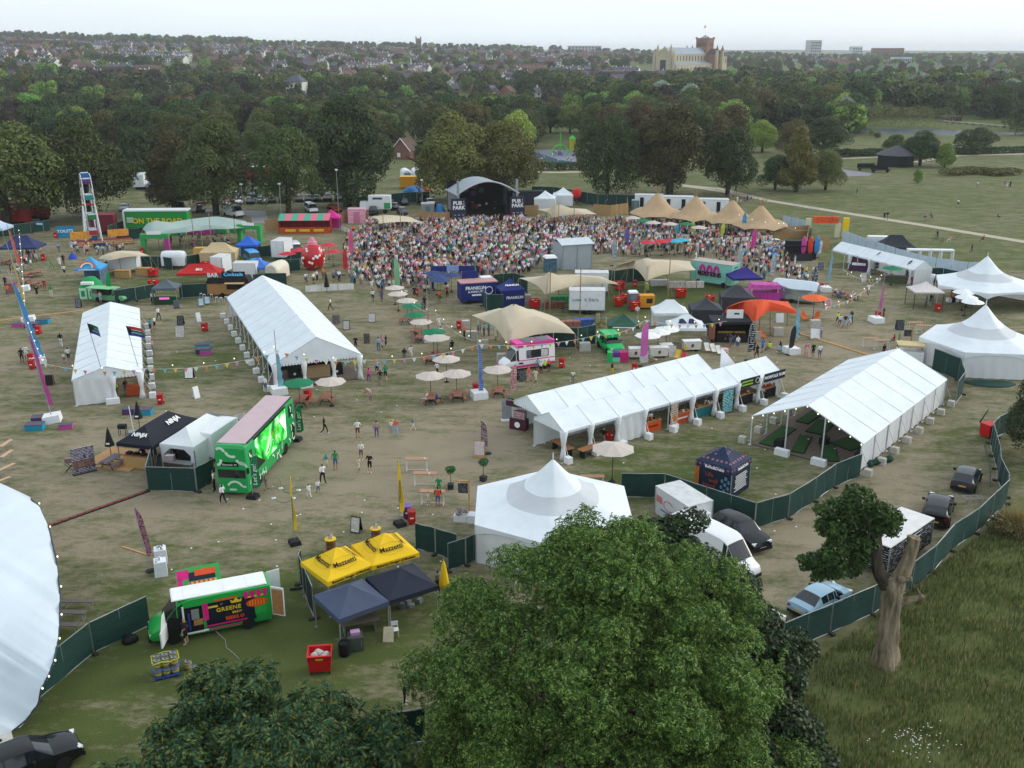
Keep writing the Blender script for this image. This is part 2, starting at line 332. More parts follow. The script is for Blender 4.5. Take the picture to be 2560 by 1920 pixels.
def trmb(h,r,rng,rx,h0,h1,limbs=7):
 mb=MB();lean=rng.normal(size=2)*.25;mb.path([(0,0,-.3),(0,0,.5),(lean[0]*.3,lean[1]*.3,h*.35),(lean[0],lean[1],h0+(h1-h0)*.55)],[r*1.5,r*1.1,r*.85,r*.3],8)
 for k in range(limbs):a=2*PI*k/limbs+rng.uniform(-.4,.4);z0=h0*rng.uniform(.7,1.1)+.2;L_=rx*rng.uniform(.55,.85);z1=z0+(h1-h0)*rng.uniform(.2,.6);mb.path([(0,0,z0),(cos(a)*L_*.5,sin(a)*L_*.5,(z0+z1)/2+.3),(cos(a)*L_,sin(a)*L_,z1)],[r*.5,r*.3,r*.1],5)
 return mb
LM={'oak':lmat('oak_leaves',['#3a4522','#4e5c30','#626e3a','#707a40']),'dark':lmat('dark_leaves',['#28381e','#364a28','#465c32','#566638']),'lime':lmat('lime_leaves',['#4e6c2c','#66883a','#80a246','#9ab858']),'gold':lmat('turning_leaves',['#444828','#5e6030','#727036','#848040']),'copper':lmat('copper_beech_leaves',['#2a2626','#3a3030','#4a3a36','#443a30']),'silver':lmat('silver_willow_leaves',['#7c9080','#98a898','#b0bcac','#869a8a']),'brown':lmat('bronzed_leaves',['#444424','#58542c','#6a6236','#505630']),'yew':lmat('yew_needles',['#2c3a1a','#3a4c22','#4c6028','#607230']),}
TREEKIND={'round':('dome',.44,.15,36,.34),'tall':('column',.34,.09,36,.40),'cone':('cone',.28,.10,34,.36),'wide':('dome',.56,.08,42,.27)}
_tm={}
def tmesh(kind,leaf,lod,var):
 k=(kind,leaf,lod,var)
 if k in _tm:return _tm[k]
 seed=sum(ord(c)for c in kind+leaf)*7+var*13+lod;rng=np.random.default_rng(seed);sh,w,h0,nb,br=TREEKIND[kind];bl=tblob(rng,w*.82,w*.82,h0+.02,.97,nb if lod<2 else nb//2,w*br,.82,sh);n,sz=((20000,.0210),(7000,.036),(1100,.078))[lod];cm=cmesh('crown',bl,n,sz,LM[leaf],seed,jit=.55);co=np.empty(len(cm.vertices)*3,np.float32);cm.vertices.foreach_get('co',co);co=co.reshape(-1,3);rad=np.percentile(np.hypot(co[:,0],co[:,1]),97);co[:,:2]*=w/rad;z0,z1=np.percentile(co[:,2],.5),np.percentile(co[:,2],99.8);co[:,2]=h0+(co[:,2]-z0)/(z1-z0)*(1-h0);cm.vertices.foreach_set('co',co.ravel());cm.update();tm=trmb(1,.026,rng,w,h0,.95).mesh('trunk',[BARK],180);_tm[k]=(cm,tm);return _tm[k]
def tree(name,lbl,kind,leaf,loc,h,lod=1,var=0,rz=None,grp=None,wide=1.0):
 cm,tm=tmesh(kind,leaf,lod,var);t=thing(name,lbl,'tree',loc,uni(0,6.28)if rz is None else rz,grp);t.scale=(h*wide,h*wide,h)
 if lod<2:ob('trunk',tm,t)
 ob('crown',cm,t);return t
def ptree(px,top,lbl,kind,leaf,width=None,lod=0,var=0,name='parkland_tree',grp=None):
 p=G(px);f=p.y*CP+CAM_H*SP;b=(960-top)/CAM_F;dz=-SP+b*CP;dy=CP+b*SP;h=CAM_H+p.y*dz/dy;wd=1.0
 if width:wd=(width/CAM_F*f/2)/(TREEKIND[kind][1]*h)
 return tree(name,lbl,kind,leaf,p,h,lod,var,None,grp,wd)
big='big trees around the festival field'
for a in(((20,570),300,'leafy green tree shading red lorries beside the toilets fence','round','oak',300,0,0),((222,545),298,'huge dark evergreen standing directly behind the small ferris wheel','wide','yew',258,0,0),(X1(1510,850),330,'thin sparse conifer standing beside the white van behind the mint tent','cone','brown',120,0,1),(X1(1870,890),298,'broad olive green tree rising behind the mint green stretch tent','round','oak',215,0,1),(X2(285,890),316,'mid green tree standing in the car park behind the red striped stall','round','oak',175,0,2),(X2(790,815),240,'tallest dark green tree behind the white and green box lorry','tall','dark',220,0,0),(X2(1690,760),284,'golden green tree behind the stage beside the yellow container','tall','gold',190,0,0),(X2(2150,740),305,'yellowing broad tree standing just behind the stage roof','tall','gold',170,0,1),(X3(820,735),288,'wide dark oak by the playground with a short thick trunk','wide','dark',170,0,1),(X3(1360,730),262,'tall bronzed tree standing behind the first pointed tipi','tall','brown',185,0,2),(X3(1860,715),322,'gnarled dark tree beside the gravel path behind the tipis','round','dark',145,0,2),(X4(60,670),388,'small bushy dark tree between the gravel path and the tall larch','round','dark',90,0,3),(X4(240,690),316,'tall narrow larch with bare lower trunk in the open park','cone','gold',90,0,2),(X4(495,675),374,'neat round maple standing alone on the lawn by the court','round','oak',92,0,3),(X4(470,395),292,'domed dark chestnut behind the lawn hedge near the lake','round','dark',120,0,0),(X4(200,380),300,'slim green tree crowding beside the domed chestnut','tall','brown',90,0,1),(X4(1085,372),335,'windswept scrubby tree behind the round wooden hut','wide','oak',66,1,0),(X4(1310,465),326,'dense dark round tree next to the wooden hut','round','dark',105,0,1),(X4(1525,480),357,'bright yellow green conifer touching the dense dark tree','tall','lime',46,1,0),(X4(1790,360),318,'wide dark tree alone in front of the lake hedge','wide','dark',110,1,0),(X4(1290,612),424,'small thin yellow sapling on the open lawn','tall','lime',24,1,1),(X4(895,200),323,'little pale green tree on the lake bank','round','lime',18,1,0),(X4(945,225),331,'small dark round bush tree on the lake bank','round','dark',22,1,0),(X3(330,178),262,'round dark tree at the edge of the playing field','round','dark',75,1,0),(X3(500,182),258,'fresh green oval tree at the edge of the playing field','round','lime',65,1,1),(X3(700,185),262,'brownish tree leaning over the edge of the playing field','round','brown',70,1,0),(X2(1275,155),298,'low rounded shrub tree beyond the far green lawn','wide','oak',48,1,1),(X2(1470,105),282,'grey green thorn tree beyond the far green lawn','wide','silver',50,1,1),(X2(100,500),305,'shadowy tree filling the gap behind the car park','round','oak',150,0,2),(X1(1200,640),320,'grey green tree growing next to the half timbered house','tall','dark',90,1,1),(X3(2050,140),282,'pale weeping willow beside the water','wide','lime',80,1,2),(X3(2160,350),300,'bright rounded lime tree behind the gnarled path tree','round','lime',85,0,0),((2590,1150),930,'dark bushy tree leaning over the lane fence at the red skip bin','round','dark',170,0,2),):ptree(a[0],a[1],a[2],a[3],a[4],a[5],a[6],a[7],grp=big)
rng=np.random.default_rng(5)
cand=[]
OPEN=[(980,1075,312,470),(1330,1480,322,470),(2090,2560,340,480),(1830,2100,330,470),(2140,2560,300,345)]
def clear(x,y,pxx,pyy):
 if x>105 and y<400:return False
 for a,b,c,d in OPEN:
  if a<pxx<b and c<pyy<d:return False
 return True
def topx(x,y,z):f=y*CP-(z-CAM_H)*SP;u=y*SP+(z-CAM_H)*CP;return 1280+CAM_F*x/f,960-CAM_F*u/f
HOUSES=[]
rt=random.Random(3)
for d0 in list(range(500,1100,44))+list(range(1100,2000,58)):
 x=-d0*.60
 while x<d0*.62:
  az=x/d0;dens=float(np.interp(az,[-.6,-.5,-.2,0,.1,.16,.22,.6],[.75,.85,.85,.85,.7,.32,.10,.06]));patch=sin(x*.011+d0*.02)+sin(x*.004-d0*.013+1)
  if d0<640:dens*=.45 if az<-.16 else 0
  if d0>1800 and az<-.12:dens*=.25
  if az>.105 and az<.28 and 900<d0<1600:dens*=.15
  if rt.random()<dens and patch>-.75:
   run=rt.choice((1,1,2,3,4))if d0>800 else 1;kind=rt.choice(('slate','tile','tile','white','white'));rz=rt.uniform(-.5,.5)+(PI/2 if rt.random()<.35 else 0);yy=d0+rt.uniform(-14,14)
   for k in range(run):HOUSES.append((x+k*7.6*cos(rz),yy+k*7.6*sin(rz),rz,kind,run))
   x+=run*8+rt.uniform(3,16)
  else:x+=rt.uniform(10,26)
hx=np.array([h[:2]for h in HOUSES])
for _ in range(5200):
 d=330*math.exp(rng.uniform(0,2.0));az=rng.uniform(-.58,.58);x,y=az*d,d;pxx,pyy=topx(x,y,gz(x,y))
 if not clear(x,y,pxx,pyy):continue
 if abs(az-.165)<.055 and 900<d<1260:continue
 wood=(y<430)or az>.13+.05*sin(d*.01);nearh=((hx-(x,y))**2).sum(1).min()
 if nearh<(64 if wood else 90):continue
 if not wood and rng.random()<.3:continue
 h=rng.uniform(10,17)if y<800 else rng.uniform(7,13)
 if wood and y<430:h=rng.uniform(12,16.5)
 elif wood and y<800:h=rng.uniform(12,19)
 elif y<640:h=rng.uniform(6,10)if rng.random()<.8 else rng.uniform(10,14)
 cand.append((x,y,h))
for az in np.arange(-.58,.58,.0062):
 for rep in range(4 if az<.02 else 2):
  d=rng.uniform(1980,2450);h=rng.uniform(11,18)*(1.2 if az<-.25 else(.9 if az<.1 else .75))
  if .03<az<.12 and rng.random()<.8:continue
  cand.append((az*d,d,h))
kept=[]
cell={}
for x,y,h in sorted(cand,key=lambda c:c[1]):
 k=(int(x//9),int(y//9))if y<900 else(int(x//11),int(y//13))
 if k in cell:continue
 cell[k]=1;kept.append((x,y,h))
kept.sort(key=lambda c:-c[2]/c[1])
SPEC=[('round','dark'),('round','oak'),('wide','dark'),('round','lime'),('tall','dark'),('round','brown'),('wide','oak'),('round','copper'),('tall','gold'),('round','silver'),('cone','dark')]
WT=[.22,.22,.1,.1,.09,.08,.06,.045,.035,.0,.02]
WORDS={'dark':'dark green','oak':'mid green','lime':'bright green','brown':'bronzed','copper':'dark purple copper','gold':'golden green','silver':'silvery grey'}
SHAPE={'round':'rounded','wide':'spreading','tall':'tall','cone':'pointed conifer'}
mass=[]
for i,(x,y,h)in enumerate(kept):
 k,lf=SPEC[int(rng.choice(len(SPEC),p=np.array(WT)/sum(WT)))];z=gz(x,y)-.2
 if x/y>.13 and rng.random()<.05:k,lf='round','silver'
 if i<290:zone=('in the woodland belt behind the car park' if x<-60 else 'in the woodland belt behind the stage' if x<60 else 'in the woodland belt by the lake')if y<640 else 'among the houses on the town hillside';tree('broadleaf_tree' if k!='cone' else 'conifer_tree',f'{WORDS[lf]} {SHAPE[k]} tree {zone}',k,lf,(x,y,z),h,1 if y<520 else 2,i%2,rng.uniform(0,6.28),f'{WORDS[lf]} {SHAPE[k]} trees {zone}',rng.uniform(.9,1.25))
 else:mass.append((x,y,z,h,rng.uniform(.95,1.35),rng.uniform(0,6.28),SPEC.index((k,lf))))
def imass(name,pts,meshes,lbl=None):
 me=bpy.data.meshes.new(name);me.vertices.add(len(pts));P_=np.array(pts);me.vertices.foreach_set('co',P_[:,:3].astype(np.float32).ravel())
 for nm,col in(('hh',3),('ww',4),('rr',5)):me.attributes.new(nm,'FLOAT','POINT').data.foreach_set('value',P_[:,col].astype(np.float32))
 me.attributes.new('kk','INT','POINT').data.foreach_set('value',P_[:,6].astype(np.int32));o=ob(name,me);tag(o,kind='stuff');src=bpy.data.collections.new(name+'_kinds')
 for k,q in enumerate(meshes):src.objects.link(bpy.data.objects.new('%s_kind_%02d'%(name,k),q))
 ng=bpy.data.node_groups.new(name,'GeometryNodeTree');ng.interface.new_socket('Geometry',in_out='INPUT',socket_type='NodeSocketGeometry');ng.interface.new_socket('Geometry',in_out='OUTPUT',socket_type='NodeSocketGeometry');n,l=ng.nodes,ng.links;gi,go=n.new('NodeGroupInput'),n.new('NodeGroupOutput');ip=n.new('GeometryNodeInstanceOnPoints');m2p=n.new('GeometryNodeMeshToPoints');ci=n.new('GeometryNodeCollectionInfo');dv(ci,'Collection',src);dv(ci,'Separate Children',True);dv(ci,'Reset Children',True);dv(ip,'Pick Instance',True)
 def attr(nm,ty='FLOAT'):a=n.new('GeometryNodeInputNamedAttribute');a.data_type=ty;dv(a,'Name',nm);return a.outputs['Attribute']
 cs=n.new('ShaderNodeCombineXYZ');mu=n.new('ShaderNodeMath');mu.operation='MULTIPLY';hh=attr('hh');l.new(hh,mu.inputs[0]);l.new(attr('ww'),mu.inputs[1]);l.new(mu.outputs[0],cs.inputs[0]);l.new(mu.outputs[0],cs.inputs[1]);l.new(hh,cs.inputs[2]);cr=n.new('ShaderNodeCombineXYZ');l.new(attr('rr'),cr.inputs[2]);l.new(gi.outputs[0],m2p.inputs['Mesh']);l.new(m2p.outputs[0],ip.inputs['Points']);l.new(ci.outputs[0],ip.inputs['Instance']);l.new(attr('kk','INT'),ip.inputs['Instance Index']);l.new(cr.outputs[0],ip.inputs['Rotation']);l.new(cs.outputs[0],ip.inputs['Scale']);l.new(ip.outputs[0],go.inputs[0]);md=o.modifiers.new('scatter','NODES');md.node_group=ng;return o
tag(imass('far_trees',mass,[tmesh(k,lf,2,0)[0]for k,lf in SPEC]),'countless distant trees filling the town and the horizon')
# town houses
WALLS={'slate':M('far_brick','#74574c',.9,.2,.2),'tile':M('far_red_brick','#7f5b4f',.9,.2,.2),'white':M('far_render','#d9d6cf',.9,.08,.2)}
ROOFS={'slate':M('far_slate','#565a66',.85,.25,.3),'tile':M('far_tile','#66504a',.9,.25,.3),'white':M('far_grey_tile','#5c5860',.85,.25,.3)}
FWIN=M('far_window','#2c3138',.2,.1,1)
FTR=M('far_trim','#e2e0da',.8,.05,1)
def hmesh(kind,k):
 w,d,e,r=((7.6,9,5.4,8.6),(7.6,8.5,5.0,8.2),(9.5,8,5.0,8.4))[k];mb=MB();a,b=w/2,d/2;i=mb.pts([(-a,-b,-2),(a,-b,-2),(a,b,-2),(-a,b,-2),(-a,-b,e),(a,-b,e),(a,b,e),(-a,b,e),(-a,0,r),(a,0,r)])
 for q in((0,1,5,4),(1,2,6,9,5),(2,3,7,6),(3,0,4,8,7)):mb.face([i+x for x in q],0)
 o=.35
 for s in(-1,1):mb.poly([(-a-.1,s*(b+o),e-.25),(a+.1,s*(b+o),e-.25),(a+.1,0,r+.12),(-a-.1,0,r+.12)][::s],1)
 mb.box((a*.55,0,r-.5),(.9,.7,1.9),0,0)
 if k==1:mb.box((-a*.6,0,r-.5),(.9,.7,1.7),0,0)
 for s in(-1,1):
  for x in(-w*.26,w*.26):
   for z in(.9,3.3):mb.box((x,s*(b+.04),z),(1.3,.1,1.35),0,2);mb.box((x,s*(b+.06),z-.12),(1.5,.14,.12),0,3)
  if k==2:mb.box((-w*.24,s*(b+.5),-2),(3.0,1.2,7.0),0,0);j=mb.pts([(-w*.24-1.7,s*(b+1.2),5),(-w*.24+1.7,s*(b+1.2),5),(-w*.24,s*(b+1.2),7),(-w*.24,0,7.1)]);mb.face((j,j+2,j+3),1);mb.face((j+1,j+3,j+2),1);mb.face((j,j+1,j+2),0)
 mb.box((a*.1,-(b+.04),0),(.95,.1,2.1),0,2);return mb.mesh('house',[WALLS[kind],ROOFS[kind],FWIN,FTR])
HM={(kd,k):hmesh(kd,k)for kd in('slate','tile','white')for k in range(3)}
HL={'slate':'brick terraced house with grey slate roof','tile':'red brick house with brown tiled roof','white':'white rendered house with dark roof'}
vis=sorted(range(len(HOUSES)),key=lambda i:HOUSES[i][1])
hmass=[]
order=sorted(HM)
for j,i in enumerate(vis):
 x,y,rz,kd,run=HOUSES[i];z=gz(x,y);kk=(i%2)if run>1 else(i*7)%3
 if j<295:tag(ob('town_house',HM[(kd,kk)],None,(x,y,z),rz),HL[kd]+(' in a row' if run>1 else ' standing detached')+' on the town hillside','house',HL[kd]+(' rows' if run>1 else ' detached')+' on the hillside')
 else:hmass.append((x,y,z,1.0,1.0,rz,order.index((kd,kk))))
tag(imass('far_houses',hmass,[HM[k]for k in order]),'countless small brick and slate roofs of the distant town')
# landmarks on the hill
STN=M('cathedral_stone','#b5a98f',.9,.15,.08)
RMN=M('cathedral_brick','#8d6750',.9,.18,.08)
LEAD=M('lead_roof','#8e99a3',.6,.1,.05)
DKW=M('far_dark_opening','#2b2a2b',.5,.1,1)
def ghall(t,name,L_,w,e,r,x0,wall,roof,wins=0,ww=1.6,wz=(4,9)):
 mb=MB();a,b=x0,x0+L_;h=w/2;i=mb.pts([(a,-h,-6),(b,-h,-6),(b,h,-6),(a,h,-6),(a,-h,e),(b,-h,e),(b,h,e),(a,h,e),(a,0,r-.3),(b,0,r-.3)])
 for q in((0,1,5,4),(1,2,6,9,5),(2,3,7,6),(3,0,4,8,7)):mb.face([i+x for x in q],0)
 o=part(name,mb,[wall],t);rb=MB()
 for s in(-1,1):rb.poly([(a-.4,s*(h+.5),e-.3),(b+.4,s*(h+.5),e-.3),(b+.4,0,r),(a-.4,0,r)][::s],0)
 part('roof',rb,[roof],o)
 for k in range(wins):
  x=a+L_*(k+.5)/wins
  for s in(-1,1):wb=MB();wb.box((x,s*(h+.05),wz[0]),(ww,.3,wz[1]-wz[0]),0,0);part('window',wb,[DKW],o)
 return o
cp=at_dist(1757,1200)
cz=gz(cp.x,cp.y)
cath=thing('cathedral','long stone cathedral with square brick tower and pale lead roof above the trees','cathedral',(cp.x,cp.y,cz-1),rad(52))
ghall(cath,'nave',84,12,20,27,-92,STN,LEAD,12,1.8,(13,18))
for s in(-1,1):
 mb=MB();mb.box((-50,s*10.5,-6),(84,9,15),0,0);ai=part('aisle',mb,[STN],cath);rb=MB();rb.poly([(-92,s*15.2,9.1),(-8,s*15.2,9.1),(-8,s*6.1,12),(-92,s*6.1,12)][::s],0);part('roof',rb,[LEAD],ai)
 for k in range(11):wb=MB();wb.box((-88+k*7.4,s*15.05,1),(1.6,.3,5),0,0);part('window',wb,[DKW],ai)
 ghall(cath,'transept',18,15,20,26,-1.2,RMN,M('dark_tile_roof','#4a3b3a',.9,.2,.1),0).rotation_euler=(0,0,s*PI/2)
 for k in(-1,1):tb=MB();tb.box((k*6.6,s*19.5,-6),(2.6,2.6,30),0,0);tu=part('turret',tb,[STN],cath);sb=MB();sb.lathe([(2,24),(0.05,30)],6,(k*6.6,s*19.5,0));part('spire',sb,[RMN],tu)
ghall(cath,'presbytery',40,11,18,24,8,STN,M('dark_tile_roof'),6,1.6,(10,15))
mb=MB()
mb.box((0,0,-2),(15,15,38),0,0)
mb.box((0,0,36),(15.6,15.6,1.4),0,0)
tw=part('tower',mb,[RMN],cath)
for s in(-1,1):
 for u in(-4.2,-1.6,1.6,4.2):
  for z,hh in((28,4.5),(21,3)):
   for ax in(0,1):wb=MB();wb.box((u,s*7.5,z)if ax==0 else(s*7.5,u,z),(1.3,.3,hh)if ax==0 else(.3,1.3,hh),0,0);part('opening',wb,[DKW],tw)
for sx in(-1,1):
 for sy in(-1,1):mb=MB();mb.box((sx*7.2,sy*7.2,36),(1.8,1.8,2.6),0,0);part('corner_pinnacle',mb,[RMN],tw)
mb=MB()
mb.lathe([(6.5,37.4),(.1,41)],4,ph=PI/4)
part('tower_roof',mb,[LEAD],tw)
mb=MB()
mb.tube((0,0,40),(0,0,52),.14,.08,5)
part('flagpole',mb,[FTR],tw)
mb=MB()
mb.grid([[(0,-.2,51.5),(-3,.4,51.2),(-5.4,-.2,50.6)],[(0,-.2,48.8),(-3,.4,48.2),(-5.4,-.2,47.6)]])
part('flag',mb,[M('far_flag','#d8c7a0',.8)],tw)
wf=MB()
i=wf.pts([(-93,-7.5,-6),(-93,7.5,-6),(-93,7.5,20),(-93,0,28.5),(-93,-7.5,20)])
wf.face(range(i,i+5),0)
wf.box((-93.5,0,-4),(3,15,22),0,0)
w1=part('west_front',wf,[STN],cath)
wb=MB()
wb.box((-95.2,0,3),(.4,7,11),0,0)
part('west_window',wb,[DKW],w1)
for s in(-1,1):
 for k,u in enumerate((8.2,12)):tb=MB();tb.box((-93,s*u,-6),(3,3,30-6*k),0,0);tb.lathe([(2,24-6*k),(.05,31-6*k)],6,(-93,s*u,0),0);part('turret',tb,[STN],w1)
def fblk(name,lbl,px,d,w,dep,h,wall,rz=0.0,floors=3,cols=6,roof=None,zoff=0,cat='building'):
 p=at_dist(px,d);t=thing(name,lbl,cat,(p.x,p.y,gz(p.x,p.y)+zoff),rz);mb=MB();mb.box((0,0,-4),(w,dep,h+4),0,0);part('wall',mb,[wall],t);mb=MB()
 if roof=='hip':mb.lathe([(w*.74,h),(w*.2,h+4)],4,ph=PI/4)
 else:mb.box((0,0,h),(w+.6,dep+.6,.7),0,0)
 part('roof',mb,[ROOFS['slate']],t)
 for f_ in range(floors):
  for c_ in range(cols):
   for s in(-1,1):wb=MB();wb.box((-w/2+w*(c_+.5)/cols,s*(dep/2+.03),1+f_*(h-1)/floors),(w/cols*.55,.2,(h-1)/floors*.55),0,0);part('window',wb,[FWIN],t)
 return t
fblk('apartment_tower','pale concrete tower block beyond the trees past the cathedral',2029,2250,27,20,36,M('far_concrete','#b9bcc0',.9,.1,.05),.3,6,5)
fblk('office_block','long red brick office block with dark flat roof above the tree line',2214,2300,66,24,21,M('far_office_brick','#85523f',.9,.12,.05),-.15,4,9)
fblk('office_block','white panelled office block half hidden by the woods',2248,1500,26,14,13,M('far_white_panel','#c9d2d8',.8,.1,.1),0,2,8)
fblk('office_block','small white and blue flat roofed block beside the red office',2135,2350,24,16,24,M('far_white_panel'),.2,4,4)
fblk('school_building','low brown brick building at the end of the tree line',2290,2250,34,16,9,M('far_office_brick'),0,2,6)
fblk('white_villa','white three storey villa with grey mansard roof among dark trees',745,640,11,9,10,M('far_render'),-.2,3,4,'hip',2,'house')
fblk('brick_block','long red brick apartment range with dormer lights on the left hillside',100,1500,95,14,11,M('far_red_brick'),.12,3,14)
fblk('brick_block','brown school building with slate roof behind the round trees',300,900,62,14,8,M('far_brick'),.05,2,12)
fblk('brick_block','wide low red roofed shopping block near the skyline',1330,1650,60,22,9,M('far_red_brick'),.05,2,9)
fblk('brick_block','pale stepped civic block on the town skyline',1460,2200,70,22,14,M('far_concrete'),0,3,10)
fblk('brick_block','red brick school range just below the cathedral front',1560,950,60,12,8,M('far_brick'),.1,2,10)
p=at_dist(1048,2200)
t=thing('church_tower','square brown church tower with four corner pinnacles on the skyline','church',(p.x,p.y,gz(p.x,p.y)+1),.2)
mb=MB()
mb.box((0,0,-8),(11,11,30),0,0)
part('tower',mb,[M('church_stone','#7b6a62',.9,.15,.1)],t)
for sx in(-1,1):
 for sy in(-1,1):mb=MB();mb.box((sx*5,sy*5,20),(1.7,1.7,6),0,0,.5);part('pinnacle',mb,[MATS['church_stone']],t)
for s in(-1,1):mb=MB();mb.box((s*2.2,-5.55,12),(1.8,.3,6),0,0);part('opening',mb,[DKW],t)
p=G(X1(1112,415))
t=thing('timber_framed_house','black and white half timbered gable with brown tiled roof among trees','house',p,0)
t.scale=(.6,)*3
mb=MB()
i=mb.pts([(-4.5,0,0),(4.5,0,0),(4.5,0,5),(0,0,12),(-4.5,0,5),(-4.5,12,0),(4.5,12,0),(4.5,12,5),(0,12,12),(-4.5,12,5)])
for q in((0,1,2,3,4),(1,6,7,2),(5,0,4,9),(6,5,9,8,7)):mb.face([i+k for k in q],0)
part('wall',mb,[FTR],t)
mb=MB()
for s in(-1,1):mb.poly([(s*5.2,-.6,4.2),(s*5.2,12.6,4.2),(0,12.6,12.4),(0,-.6,12.4)],0)
part('roof',mb,[ROOFS['tile']],t)
tm_=M('dark_timber','#2c2722',.9)
for z in(3.2,5.6,8):mb=MB();w=4.4 if z<5 else(12-z)/7*4.3;mb.box((0,-.06,z),(2*w,.12,.35),0,0);part('beam',mb,[tm_],t)
for x in(-3.4,-2.2,-1.1,0,1.1,2.2,3.4):mb=MB();mb.tube((x,-.07,0),(x*.96,-.07,11.6-abs(x)*1.5),.14,None,4);part('stud',mb,[tm_],t)
p=G(X2(1265,412))
t=thing('brick_lodge','small brick lodge with steep roof and white bargeboards by the green','house',p,rad(-18))
t.scale=(.78,)*3
mb=MB()
i=mb.pts([(-4.2,0,0),(3.2,0,0),(3.2,0,4),(-.5,0,8),(-4.2,0,4),(-4.2,10,0),(3.2,10,0),(3.2,10,4),(-.5,10,8),(-4.2,10,4)])
for q in((0,1,2,3,4),(1,6,7,2),(5,0,4,9),(6,5,9,8,7)):mb.face([i+k for k in q],0)
part('wall',mb,[WALLS['tile']],t)
for s in(-1,1):mb=MB();mb.poly([(-.5+s*4.3,-.5,3.4),(-.5+s*4.3,10.5,3.4),(-.5,10.5,8.3),(-.5,-.5,8.3)],0);part('roof',mb,[ROOFS['tile']],t);mb=MB();mb.tube((-.5+s*4.35,-.55,3.3),(-.5,-.55,8.3),.16,None,4);part('bargeboard',mb,[FTR],t)
mb=MB()
mb.box((-1.5,-.05,1),(1.3,.12,1.6),0,0)
part('window',mb,[FTR],t)
p=G((2237,414))
t=thing('round_hut','round black wooden hut with low conical shingle roof on the lawn','hut',p)
mb=MB()
mb.lathe([(5.2,0),(5.2,3.4)],10)
part('wall',mb,[M('tarred_boards','#26262a',.9,.2,3)],t)
mb=MB()
mb.lathe([(5.9,3.2),(.2,5.9)],10)
part('roof',mb,[M('weathered_shingle','#55545a',.95,.25,2)],t)
mb=MB()
mb.box((0,-5.2,0),(1.6,.2,2.2),0,0)
part('door',mb,[M('tarred_door','#1c1c1f',.9)],t)
def hdg(lbl,px,w,h,leaf,n=2600,name='hedge'):
 ps=[G(p)for p in px];bl=[]
 for a,b in zip(ps,ps[1:]):
  k=max(1,int((b-a).length/(w*.55)))
  for j in range(k+1):q=a.lerp(b,j/k);bl.append((q.x+uni(-.2,.2),q.y+uni(-.2,.2),h*.48,w*.62,w*.62,h*.55*uni(.9,1.15)))
 return tag(ob(name,cmesh(name,bl,n,.5,LM[leaf],len(px)*7+n,jit=.6)),lbl,'hedge' if name=='hedge' else 'bush')
hdg('clipped dark hedge beside the round wooden hut',[X4(700,382),X4(960,378)],3,2.2,'dark')
hdg('short clipped hedge behind the lawn by the domed chestnut',[X4(610,385),X4(675,382)],3,2.4,'dark',900)
hdg('long low hedge running along the path below the lake',[X4(1640,366),X4(2212,350),(2650,384)],2.5,2,'dark',5000)
hdg('tall clipped hedge in front of the brick lodge green',[X2(1340,400),X2(1480,398)],3,4,'dark',1800)
hdg('clipped hedge edging the far lawn behind the brick lodge',[X2(1330,340),X2(1480,338)],3,3,'dark',1500)
hdg('low hedge between the playground and the near lawn',[X3(230,500),X3(420,500),X3(610,500)],3,2.2,'dark',1600)
hdg('low mound of grey green scrub in a ring of worn grass',[X4(1580,545),X4(1750,530),X4(1950,545),X4(2080,540)],5.5,1.8,'brown',4000,'scrub_mound')
hdg('willow scrub along the island in the lake',[X4(850,130),X4(1000,120),X4(1150,135),X4(1300,132),X4(1480,140)],12,9,'oak',5000,'willow_scrub')
p,q=G(X4(1500,92)),G(X4(2060,140))
t=thing('footbridge','long low pale causeway bridge across the lake','bridge',p,ang(p,q))
L_=(q-p).length
mb=MB()
mb.box((L_/2,0,.8),(L_,1.8,.25),0,0)
part('deck',mb,[M('pale_stone','#a9a394',.9)],t)
for k in range(9):mb=MB();mb.box((L_*(k+.5)/9,0,-.3),(.8,1.6,1.15),0,0);part('pier',mb,[MATS['pale_stone']],t)
p=G(X4(1590,88))
t=thing('boathouse','low red brick pavilion with flat roof at the lakeside','building',p)
mb=MB()
mb.box((0,2,0),(9,4,2.4),0,0)
part('wall',mb,[WALLS['tile']],t)
mb=MB()
mb.box((0,2,2.4),(9.8,4.8,.35),0,0)
part('roof',mb,[ROOFS['tile']],t)
for k in range(6):mb=MB();mb.box((-3.6+k*1.45,-.05,.6),(.8,.15,1.2),0,0);part('window',mb,[FWIN],t)
# shared materials
WHITE=M('white_pvc','#e9f0f5',.55,.07,.8,bump=.45,bsc=1.3,trans=.12)
WH2=M('white_wall_pvc','#e8eaec',.6,.06,.8,bump=.6,bsc=1.4,trans=.15,stretch=(1,1,.35))
GREYCLOTH=M('grey_pvc','#c3c7cb',.6,.05,1,bump=.2)
CRM=M('cream_stretch','#cdbfa6',.8,.06,.6,bump=.3,bsc=.9,trans=.1)
TAN=M('tan_canvas','#b59a79',.9,.1,.7,bump=.2,bsc=2)
ALU=M('aluminium','#b4b8bb',.4,.1,4,metal=.7)
GALV=M('galvanised','#9da3a6',.5,.15,6,metal=.5)
SCRIM=M('green_scrim','#1d3f38',.85,.18,1.3,bump=.3,bsc=5,stretch=(1,1,3))
BLACK=M('black_matt','#17181b',.7,.2,3)
BLACKG=M('black_gloss','#101114',.15,.1,1,spec=.6)
RUB=M('rubber','#161616',.9,.2,5)
GLS=M('dark_glass','#1a2126',.07,.1,1,spec=.7)
RED=M('bin_red','#c4191c',.45,.1,3)
REDD=M('bin_red_dark','#8e1517',.5,.1,3)
PURPLE=M('bin_purple','#4c3a80',.5,.1,3)
WDR=M('stained_timber','#9a6350',.75,.2,5,stretch=(1,6,1))
